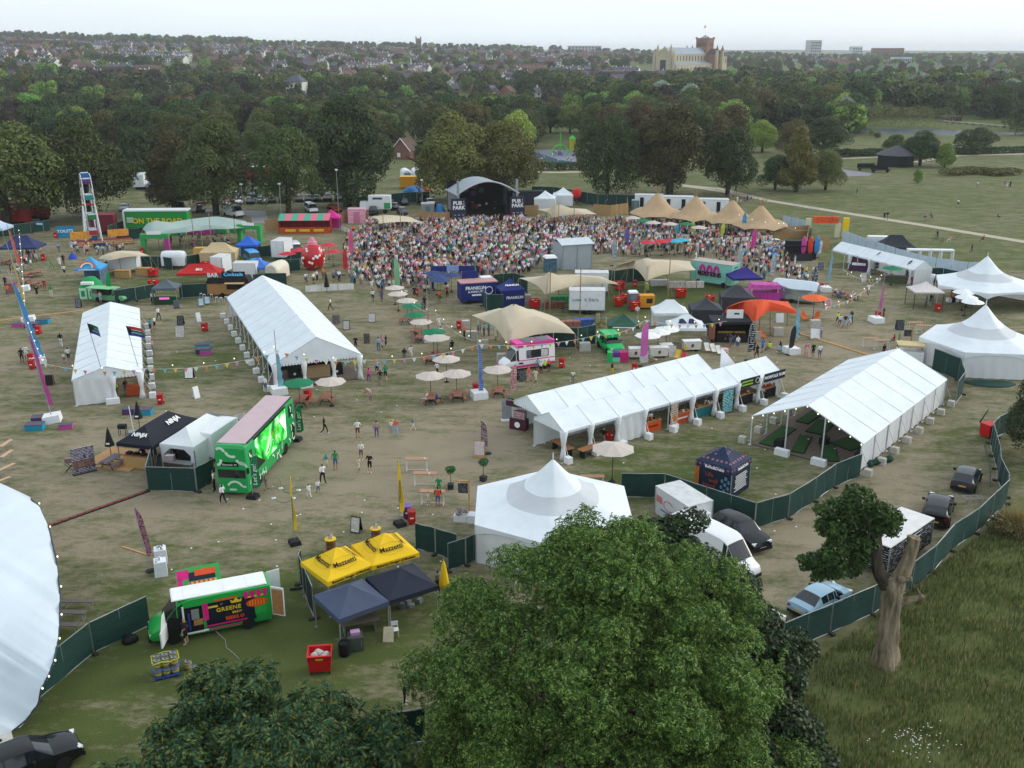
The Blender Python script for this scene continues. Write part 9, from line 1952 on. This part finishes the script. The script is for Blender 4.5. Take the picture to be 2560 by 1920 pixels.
kit('white_cart','white cart with timber roof at the golf tent corner','cart',J(1070,1020),-.2,[('body','b',(0,0,.3),(2.6,1.6,1.2),STW),('roof','b',(0,0,2.1),(2.8,1.9,.15),K_('roof_straw','#c4b184')),('post','b',(-1.2,0,1.5),(.1,.1,.7),WDP),('post','b',(1.2,0,1.5),(.1,.1,.7),WDP),('wheel','b',(0,0,0),(.6,1.7,.6),RUB)])
for px in((690,860),(800,880),(1125,700),(1215,730)):pro('poseur',None,G(J(*px)),uni(-.2,.2),'high table strewn with papers beside the golf tent','high tables by the golf tent')
t=kit('hanging_sign','black hanging sign on timber post by the golf tent','sign',J(1085,880),0,[('post','b',(0,0,0),(.12,.12,2.6),WDP),('arm','b',(-.4,0,2.5),(1,.1,.1),WDP),('board','b',(-.5,0,1.5),(.8,.05,.8),CHALK)])
for k,px in enumerate((J(380,360),J(510,390))):
 PT(px,.6,'crowded with friends near the silver caravan '+('by the fence' if k else 'by the flag pole'))
 for q_ in range(4):anyone((px[0]+uni(-9,9),px[1]+uni(-3,5)),'at the picnic tables near the silver caravan','sit')
for px in(E(1400,425),E(1340,400),E(1550,390)):
 t=kit('bicycle','bicycle resting on the park grass','bicycle',px,random.random(),[('frame','t',(-.5,0,.35),((.45,0,.75),.025),INK),('frame','t',(0,0,.3),((.5,0,.35),.025),INK),('handlebar','t',(.45,-.25,.95),((.45,.25,.95),.02),INK),('saddle','b',(-.2,0,.85),(.25,.12,.06),INK)],'bicycles on the park')
 for x_ in(-.5,.5):part('wheel',MB().path([(x_+.33*cos(q_),0,.34+.33*sin(q_))for q_ in lsp(0,6.28,14)],.02,4),[RUB],t)
car('vintage_car','pale mint vintage saloon by the surf stand','saloon','x',G(D(1870,500)),.1,mat=K_('vintage_mint','#c3d6cc',.3))
car('vintage_car','bright blue little vintage car with white roof','hatch','x',G(D(1830,610)),-1.4,mat=K_('vintage_blue','#2f74b8',.3))
# car park
CP_=[(X2(50,785),'silver'),(X2(140,780),'black'),(X2(240,780),'black'),(X2(370,770),'black'),(X2(455,770),'navy'),(X2(530,768),'black'),(X2(617,765),'black'),(X2(722,768),'navy'),(X2(822,765),'black'),(X2(65,730),'navy'),(X2(500,715),'black'),(X2(575,712),'dark grey'),(X1(2068,790),'white'),(X1(2165,788),'navy'),(X1(2188,725),'silver'),(X1(2035,735),'silver'),(X1(1975,790),'red'),(X1(2098,710),'dark grey'),(X1(1735,800),'red'),(X1(1560,845),'navy'),(X1(1440,750),'silver'),(X1(1735,860),'dark grey'),(X1(1310,670),'blue'),(X2(1160,800),'navy'),(X2(1200,840),'black'),(X2(1285,800),'black'),(X2(1445,795),'black'),(X2(1505,805),'white'),(X2(1015,885),'black'),(X2(1265,880),'dark grey'),(X1(480,670),'white'),(X1(400,640),'silver'),(X1(1220,545),'silver'),(X1(1080,850),'silver')]
for px,c in CP_:car('parked_car',f'{c} car parked in the field car park',cho(('hatch','saloon','suv')),c,G(px),rad(cho((-78,-82,-75,100))),grp=f'{c} cars in the field car park',detail=False)
for r in range(5):
 for k in range(9):px=X1(1890+k*42-r*8,520-r*26);c=cho(('blue','silver','black','white','navy','red'));car('parked_car',f'{c} car in the crowded rows behind the trees','hatch',c,G(px),rad(-80),grp=f'{c} cars in the crowded rows',detail=False)
for k in range(9):c=cho(('blue','silver','black','white','navy'));car('parked_car',f'{c} car glimpsed through the tall dark tree','saloon',c,G(X2(480+k*62,440+(k%3)*28)),-1.4,grp=f'{c} cars behind the tall tree',detail=False)
l_,r_=vspot(B(385,195),B(240,165),1,-1)
car('parked_van','white high roof van parked behind the mint tent','van','white',l_,r_,'van')
car('parked_van','small white van alone in the middle of the car park','camper','white',G(X2(480,865)),rad(-65),'van')
t=kit('box_lorry','white box lorry with a green swoosh on its side','lorry',X2(1050,870),.02,[('body','b',(.6,0,.9),(4.6,2.3,2.7),STW),('cab','b',(-2.6,0,.5),(2.0,2.1,1.9),STW,0,.85),('swoosh','b',(2.2,-1.17,1.0),(1.3,.03,1.2),K_('swoosh_green','#2f9a5a')),('sign','b',(.2,-1.17,2.9),(2,.03,.4),K_('sign_dark','#2c4a3a')),('wheel','b',(-2.3,0,0),(.75,2.2,.75),RUB),('wheel','b',(1.6,0,0),(.75,2.3,.75),RUB)])
for px,w_ in((X2(1295,585),'white motorhome with blue windscreen beyond the tall tree'),(X2(1390,580),'white caravan beside the motorhome'),(X2(1530,590),'white caravan under the golden tree')):t=trl('motorhome',w_,G(px),rad(-75),5.6,2.3,2.3,STW,.6,False,rounded=True,hitch=False,grp='white caravans');part('windscreen',BX((2.72,0,1.4),(.3,1.7,.7)),[K_('screen_blue','#6f8ca8',.2)],t)
for px,w_,L_ in((X2(1345,655),'yellow container beside the blue domed tents',5.5),):kit('yellow_container',w_,'container',px,0,[('body','b',(0,0,.2),(L_,2.4,2.6),K_('cont_yellow','#d99a1f')),('roof','b',(0,0,2.8),(L_+.1,2.5,.06),K_('cont_roof','#e0b04a')),('door','b',(L_/2+.02,0,.3),(.05,2.2,2.3),K_('cont_door','#c48a1a'))])
for px,c,w_ in((X2(1335,715),'#2f74b0','blue domed camping tent'),(X2(1385,705),'#4a7fc0','paler blue camping tent'),(X2(1440,695),'#b8622f','orange camping tent')):kit('camping_tent',w_+' below the yellow container','tent',px,0,[('dome','l',(0,0,0),[(2.0,0),(1.8,.9),(1.0,1.7),(.05,2.0)],K_('dome_'+c[1:],c)),('porch','b',(0,-1.6,0),(1.6,.8,.9),K_('dome_'+c[1:],c),0,.6)])
kit('red_lorry_row','long red lorry trailer behind the car park trees','lorry',X1(2060,600),.02,[('body','b',(0,0,1),(16,2.5,2.8),K_('lorry_crimson','#8f1f22')),('roof','b',(0,0,3.8),(16.1,2.6,.1),STW),('chassis','b',(0,0,.4),(15,2,.6),BLACK)])
kit('green_lorry_row','long dark green trailer behind the sparse conifer','lorry',X1(1480,640),.02,[('body','b',(0,0,1),(13,2.5,2.2),K_('lorry_teal','#2a5a5c')),('roof','b',(0,0,3.2),(13.1,2.6,.1),K_('lorry_teal_top','#5d8a8a')),('chassis','b',(0,0,.4),(12,2,.6),BLACK)])
kit('white_lorry','upright white lorry box beside the huge dark evergreen','lorry',X1(1225,665),.1,[('body','b',(0,0,.8),(2.6,5,3),STW),('door','b',(0,-2.52,1),(1.8,.04,2.5),K_('lorry_door','#cfd4d6')),('wheel','b',(0,0,0),(2.6,.9,.8),RUB)])
for px in((648,835),(668,840),(690,850),(706,870)):kit('quad_bike','orange quad bike parked in the row by the prize stall','quad bike',X2(px[0],px[1]),1.2,[('body','b',(0,0,.4),(1.5,.8,.5),K_('quad_orange','#b8502a')),('seat','b',(-.2,0,.9),(.8,.4,.2),BLACK),('handlebar','t',(.4,-.4,1.2),((.4,.4,1.2),.04),BLACK)]+[('wheel','b',(x_,y_,0),(.5,.25,.5),RUB)for x_ in(-.55,.55)for y_ in(-.45,.45)],'orange quad bikes')
for px,h in((B(870,210),7),(B(1480,230),10),(X2(1440,890),7),(X1(2110,935),7)):kit('light_mast','thin grey light mast behind the stalls','mast',px,0,[('mast','t',(0,0,0),((0,0,h),.06),GALV),('lamp','b',(0,0,h),(.5,.3,.25),STW)],'thin light masts')
t=kit('climbing_arch','bright green tubular climbing arch in the far playground','play frame',X3(415,375),.2,[])
for s in(-1,1):part('arch',MB().path([(2.8*cos(q_),s*.9,3.4*sin(q_))for q_ in lsp(0,PI,12)],.12,5),[K_('play_green','#3fc44a')],t)
part('net',BX((0,0,0),(1.6,1.4,1.4),0,0,.6),[K_('play_net','#5a6a8a')],t)
fence('low blue railings round the far playground',[X3(190,345),X3(200,385),X3(420,455),X3(560,475)],K_('rail_blue','#5d7f96'),1.4,'playground_railing',3,False,False,None)
kit('climbing_tower','yellow and green climbing tower behind the climbing arch','play frame',X3(520,335),0,[('tower','b',(0,0,0),(2,2,4),K_('play_yellow','#b8b43a')),('pole','b',(-4,0,0),(.4,.4,6),M('play_green')),('roof','b',(0,0,4),(2.4,2.4,1),M('play_green'),0,.2)])
for k in range(14):anyone(X3(uni(220,520),uni(360,450)),'in the far playground')
for px in((850,505),(970,522)):kit('park_bench','dark park bench beside the hard court','bench',X4(*px),.1,[('seat','b',(0,0,.6),(5,1.4,.25),INK),('backrest','b',(0,.7,.8),(5,.2,1.1),INK),('leg','b',(-2,0,0),(.25,1.2,.6),INK),('leg','b',(2,0,0),(.25,1.2,.6),INK)],'dark park benches')
# the crowd: nearest as people, the rest as one mass
def inpoly(p,poly):
 x_,y_=p;r=False
 for(x0,y0),(x1,y1)in zip(poly,poly[1:]+poly[:1]):
  if(y0>y_)!=(y1>y_)and x_<(x1-x0)*(y_-y0)/(y1-y0)+x0:r=not r
 return r
ZONES=[([(868,590),(930,562),(1120,560),(1320,552),(1480,560),(1560,585),(1545,640),(1380,640),(1310,690),(1100,700),(960,735),(880,720),(860,640)],1.05),([(1480,555),(1590,560),(1760,590),(1900,600),(1960,625),(1900,650),(1720,640),(1560,640),(1480,600)],.62),([(1700,640),(1960,630),(2010,690),(1900,700),(1760,670)],.25),([(1850,660),(2040,690),(2040,725),(1900,700)],.45),([(1000,700),(1130,690),(1120,770),(1040,780),(1000,740)],.3),([(1590,545),(1760,556),(1880,590),(1800,600),(1600,575)],.5),([(1360,548),(1500,552),(1480,562),(1360,562)],.4),([(915,555),(1060,556),(1060,562),(915,565)],.35),([(760,690),(870,690),(870,720),(760,722)],.15)]
BLOCK=[(G(C(1880,700)),3.6)]
pts=[]
rg=np.random.default_rng(21)
for poly,den in ZONES:
 w_=[G(p)for p in poly];pw=[(p.x,p.y)for p in w_];x0,x1=min(p[0]for p in pw),max(p[0]for p in pw);y0,y1=min(p[1]for p in pw),max(p[1]for p in pw)
 for _ in range(int((x1-x0)*(y1-y0)*den*1.15)):
  x_,y_=rg.uniform(x0,x1),rg.uniform(y0,y1)
  if sin(x_*.9+2*sin(y_*.37))+sin(y_*1.1+x_*.3)>-1.1 and inpoly((x_,y_),pw)and all((Vector((x_,y_,0))-b_).length>r_ for b_,r_ in BLOCK):pts.append((x_,y_))
cellc={}
pts2=[]
for x_,y_ in pts:
 k=(int(x_/.62),int(y_/.62))
 if k not in cellc:cellc[k]=1;pts2.append((x_,y_))
pts2.sort(key=lambda p:p[1])
n_left=300-len([o for o in bpy.data.objects if o.name.startswith('person')])
toS=Vector((-5,196,0))
for i,(x_,y_)in enumerate(pts2[:max(0,n_left)]):d=toS-Vector((x_,y_,0));anyone(None,'at the edge of the stage crowd',cho(('stand','hold','stand','cheer'))if i%9 else 'walk',atan2(-d.x,d.y)+random.gauss(0,.5),loc=Vector((x_,y_,0)))
rest=np.array(pts2[max(0,n_left):])
PAL=[m for m in SKINS]+[HAIRS[k]for k in('brown hair','dark hair','fair hair','straw hat','white hat')]+list(CM.values())
NC=len(SKINS)+5
names_=list(CM)
V_,F_,MI=[],[],[]
off=0
tmpl={}
for k,me in LOWP.items():me.calc_loop_triangles();mi=[q_.material_index for q_ in me.polygons];tmpl[k]=(np.array([q_.co[:]for q_ in me.vertices]),np.array([q_.vertices[:]for q_ in me.loop_triangles]),np.array([mi[q_.polygon_index]for q_ in me.loop_triangles]))
for x_,y_ in rest:v,f,mi=tmpl[cho(('stand','hold','stand','cheer','hold','stand','walk'))];d=toS-Vector((x_,y_,0));a_=atan2(-d.x,d.y)+random.gauss(0,.6);s=uni(.92,1.07);R_=np.array([[cos(a_),-sin(a_),0],[sin(a_),cos(a_),0],[0,0,1]]);V_.append((v*s)@R_.T+(x_,y_,0));F_.append(f+off);off+=len(v);sk=cho((0,0,0,1,1,2));bt=NC+names_.index(cho(BOTS));lut=np.array([sk,3+cho((0,0,0,1,1,1,2,2,3,4)),NC+names_.index(cho(TOPS)),bt,bt if random.random()<.4 else sk,NC+(names_.index('white')if random.random()<.5 else names_.index('black'))]);MI.append(lut[mi])
o=ob('crowd',npmesh('crowd',np.concatenate(V_),np.concatenate(F_),PAL,np.concatenate(MI),True))
tag(o,'dense festival crowd filling the field before the stage',kind='stuff')
print('crowd',len(rest),'people',300-n_left,max(0,n_left))
# foreground trees, lopped oak and rough grass
ASHM=lmat('ash_leaves',['#2a481d','#40632a','#5f8238','#93ab58'],.55,.05,.3)
ROBM=lmat('robinia_leaves',['#1a3222','#27462e','#375a3a','#527848','#857f2c'],.5,.05,.25)
OAKM=lmat('near_oak_leaves',['#22361a','#324a20','#456028','#5a7534'],.5,.05,.25)
HOLM=lmat('holm_leaves',['#16240f','#213217','#2f4420','#3f5428'],.45,.05,.2)
def ntree(name,lbl,blobs,n,size,mat,seed,base,leaf,limbs,r=.35,up=.4,jit=.5):
 t=thing(name,lbl,'tree',base);bl=[(a-base[0],b-base[1],c,d,e,f)for a,b,c,d,e,f in blobs];ob('crown',cmesh('crown',bl,n,size,mat,seed,leaf,up,jit,(.55,1.1)),t);mb=MB();top=max(b[2]for b in bl);mb.path([(0,0,-.3),(0,0,1),(.1,.1,top*.5),(.2,0,top*.85)],[r*1.4,r,r*.7,r*.2],9);part('trunk',mb,[BARK],t,180)
 for k in range(limbs):q=bl[(k*7)%len(bl)];z0=top*(.25+.4*k/limbs);part('limb',MB().path([(0,0,z0),(q[0]*.5,q[1]*.5,(z0+q[2])/2+.4),(q[0]*.92,q[1]*.92,q[2])],[r*.45,r*.25,r*.06],6),[BARK],t,180)
 return t
def lumps(c,rad,n,r,seed,low=-.5):
 g=np.random.default_rng(seed);out=[]
 while len(out)<n:
  d=g.normal(size=3);d/=np.linalg.norm(d)
  if d[2]<low:continue
  u=g.uniform(.62,.95);q=r*g.uniform(.7,1.3);out.append((c[0]+d[0]*rad[0]*u,c[1]+d[1]*rad[1]*u,c[2]+d[2]*rad[2]*u,q,q,q*.8))
 return out
ASHL=compound(9,.125,.024,.8)
ntree('ash_tree','big sunlit ash tree with feathery bright green leaves',lumps((3.4,35.5,6.5),(8.0,6.4,7.6),190,.95,3,-.8)+lumps((3.4,36,11),(2.8,3,2.8),26,.7,5,-.2)+lumps((4.6,33.8,2.6),(8.6,5.5,4.6),70,1.1,4,-.3)+[(3.4,35.5,6,5.6,4.8,5)],41000,1.12,ASHM,31,(3.2,35.5,0),ASHL,12,.42)
ntree('robinia_tree','dark feathery robinia with yellow pods below the steel kegs',lumps((-10.2,31.5,3.7),(6.6,4.4,5.3),85,1.0,8,-.6)+[(-10.2,31.5,3,4.4,3,3.4)],15000,1.1,ROBM,41,(-10.2,31.5,0),compound(13,.17,.026,.9),8,.3)
ntree('holm_oak_tree','dense dark oak standing behind the ash tree beside the lane fence',lumps((11.4,41.0,3.8),(3.2,3.6,4.4),60,.8,12,-.9)+lumps((7.6,43,6.2),(3.4,2.6,4.6),50,.8,14,-.7),42000,.22,HOLM,51,(11,42,0),LEAF,8,.35)
ntree('holm_oak_tree','low dark oak bushes at the rough grass edge under the ash',lumps((11.8,35.5,2.0),(2.4,4.2,2.8),30,.8,19,-.4),15000,.22,HOLM,52,(11.8,35.5,0),LEAF,5,.25)
base=G((2213,1662))
t=thing('lopped_oak_tree','lopped oak with bare forked trunk and one leafy bough','tree',base)
OAKB=M('pale_bare_wood','#94866f',.95,.6,1.6,bump=1.0,bsc=6,stretch=(3,3,.35))
def up(px,z):b=(960-px[1])/CAM_F;y=base.y+z;f=y*CP+CAM_H*SP;dz=(-SP+b*CP)/(CP+b*SP);h=CAM_H+y*dz;return at_dist(px[0],y,h)-base
def limb(name,ps,rs,n=12,m=None):
 rws=[];ps=[Vector(p)for p in ps]
 for k in range(19):u=k/18*(len(ps)-1);i=min(int(u),len(ps)-2);p=ps[i].lerp(ps[i+1],u-i);d=(ps[i+1]-ps[i]).normalized();a=(Vector((1,.2,0))-d*d.dot(Vector((1,.2,0)))).normalized();c=d.cross(a);r=rs[i]+(rs[i+1]-rs[i])*(u-i);rws.append([p+(a*cos(q)+c*sin(q))*r*(1+.13*sin(3*q+u*2)+.08*sin(5*q-u*4+1)+uni(-.06,.06))for q in lsp(0,2*PI,n+1)[:-1]])
 mb=GR(rws,0,True);mb.poly(rws[-1]);part(name,mb,[m or OAKB],t,60)
limb('trunk',[Vector((0,0,-.3)),Vector((0,0,.4)),up(V(715,900),0),up(V(735,760),0),up(V(745,640),0),up(V(745,590),0)],[.78,.66,.55,.52,.58,.35],14)
limb('stub_limb',[up(V(760,640),0),up(V(805,560),0),up(V(845,440),0),up(V(868,365),0)],[.45,.38,.31,.33])
limb('bark_limb',[up(V(720,640),0),up(V(665,570),.2),up(V(650,450),.3),up(V(660,330),.4),up(V(640,250),.5)],[.42,.33,.27,.23,.1],10,BARK)
limb('broken_limb',[up(V(790,730),0),up(V(850,715),-.2),up(V(930,700),-.4)],[.26,.18,.12],8)
limb('snag',[up(V(780,600),-.3),up(V(850,600),-.6)],[.24,.14],8)
limb('twig',[up(V(905,705),-.3),up(V(880,650),-.3)],[.08,.03],5)
limb('cross_limb',[up(V(740,600),.2),up(V(690,560),.4),up(V(640,540),.3)],[.2,.15,.08],8,BARK)
bl=[]
for px,r in(((540,150),1.5),((450,210),1.6),((600,210),1.6),((700,240),1.5),((400,330),1.5),((520,300),1.7),((640,330),1.2),((740,300),1.1),((470,400),1.6),((560,420),1.5),((380,460),1.3),((300,490),1.1),((420,530),1.4),((520,520),1.3),((340,560),1.0),((250,510),.8),((400,590),.8),((370,230),1.0)):
 for k in range(3):q=up(V(px[0]+uni(-38,38),px[1]+uni(-30,30)),uni(-.6,1.8));bl.append((q.x,q.y,q.z,r*.42,r*.42,r*.34))
ob('crown',cmesh('crown',bl,13000,.2,OAKM,61,LEAF,.4,.6,(.4,1.1)),t)
for k in range(6):q=bl[k*5];limb('branch',[up(V(655,400),.3),Vector(q[:3])],[.16,.04],6,BARK)
p=G(V(1430,350))
t=thing('willow_bush','straggly straw coloured willow bush beside the lane fence','bush',p)
mb=MB()
for k in range(240):a_,e_=uni(0,6.28),uni(.25,1.4);r_=uni(1.2,2.6);q=Vector((cos(a_)*cos(e_),sin(a_)*cos(e_),sin(e_)))*r_;mb.path([(0,0,.1),q*.6+Vector((0,0,.3)),q],[.02,.014,.006],3)
part('twigs',mb,[M('straw_twigs','#a08a56',.9,.3,3)],t)
ob('foliage',cmesh('foliage',[(0,0,.6,2.0,1.8,.8)],1400,.16,lmat('olive_leaves',['#3f4524','#5d5f34','#77703f'],.6),71),t)
g=np.random.default_rng(77)
n=70000
P_=np.stack([g.uniform(11,36,n),g.uniform(36,66,n),np.zeros(n)],1)
side=(fl1[0]-fl0[0])*(P_[:,1]-fl0[1])-(fl1[1]-fl0[1])*(P_[:,0]-fl0[0])
P_=P_[side<-28]
tuft=np.sin(P_[:,0]*1.1+2*np.sin(P_[:,1]*.7))+np.sin(P_[:,1]*1.7+P_[:,0]*.4)
P_=P_[(tuft>-.6)|(g.random(len(P_))<.4)]
k=len(P_)
az=g.uniform(0,6.28,k)
T_=np.stack([np.cos(az),np.sin(az),np.zeros(k)],1)
B_=np.stack([-np.sin(az)*.5,np.cos(az)*.5,np.ones(k)],1)
N_=np.cross(T_,B_)
BL=(np.array([[-.035,0,0],[.035,0,0],[.03,.5,.1],[.0,.9,.5]]),np.array([[0,1,2,3]]))
v,f=scatter(BL[0],BL[1],P_,T_,B_,N_,g.uniform(.16,.42,k))
tag(ob('rough_grass',npmesh('rough_grass',v,f,[lmat('meadow_blades',['#465a2b','#5a6b38','#757b48','#a0966a'],.8,.05,.3)])),'rough uncut grass beside the lopped oak',kind='stuff')
mb=MB()
for _ in range(70):p=G((random.gauss(2290,45),random.gauss(1870,22)));mb.lathe([(.035,0),(.01,.02)],5,(p.x,p.y,uni(.3,.55)))
tag(ob('wild_flowers',mb.mesh('wild_flowers',[PAP])),'patch of small white wild flowers in the rough grass',kind='stuff')
hb=BX((0,4300,-1.2),(26000,17000,80))
hz=ob('haze',hb.mesh('haze',[]))
tag(hz,'thin pale evening haze',kind='stuff')
hm=bpy.data.materials.new('haze')
hm.use_nodes=True
hm.node_tree.nodes.clear()
pv=hm.node_tree.nodes.new('ShaderNodeVolumePrincipled')
dv(pv,'Color',(.92,.96,1.0,1))
dv(pv,'Density',.00012)
dv(pv,'Anisotropy',.2)
mo=hm.node_tree.nodes.new('ShaderNodeOutputMaterial')
hm.node_tree.links.new(pv.outputs[0],mo.inputs['Volume'])
hz.data.materials.append(hm)
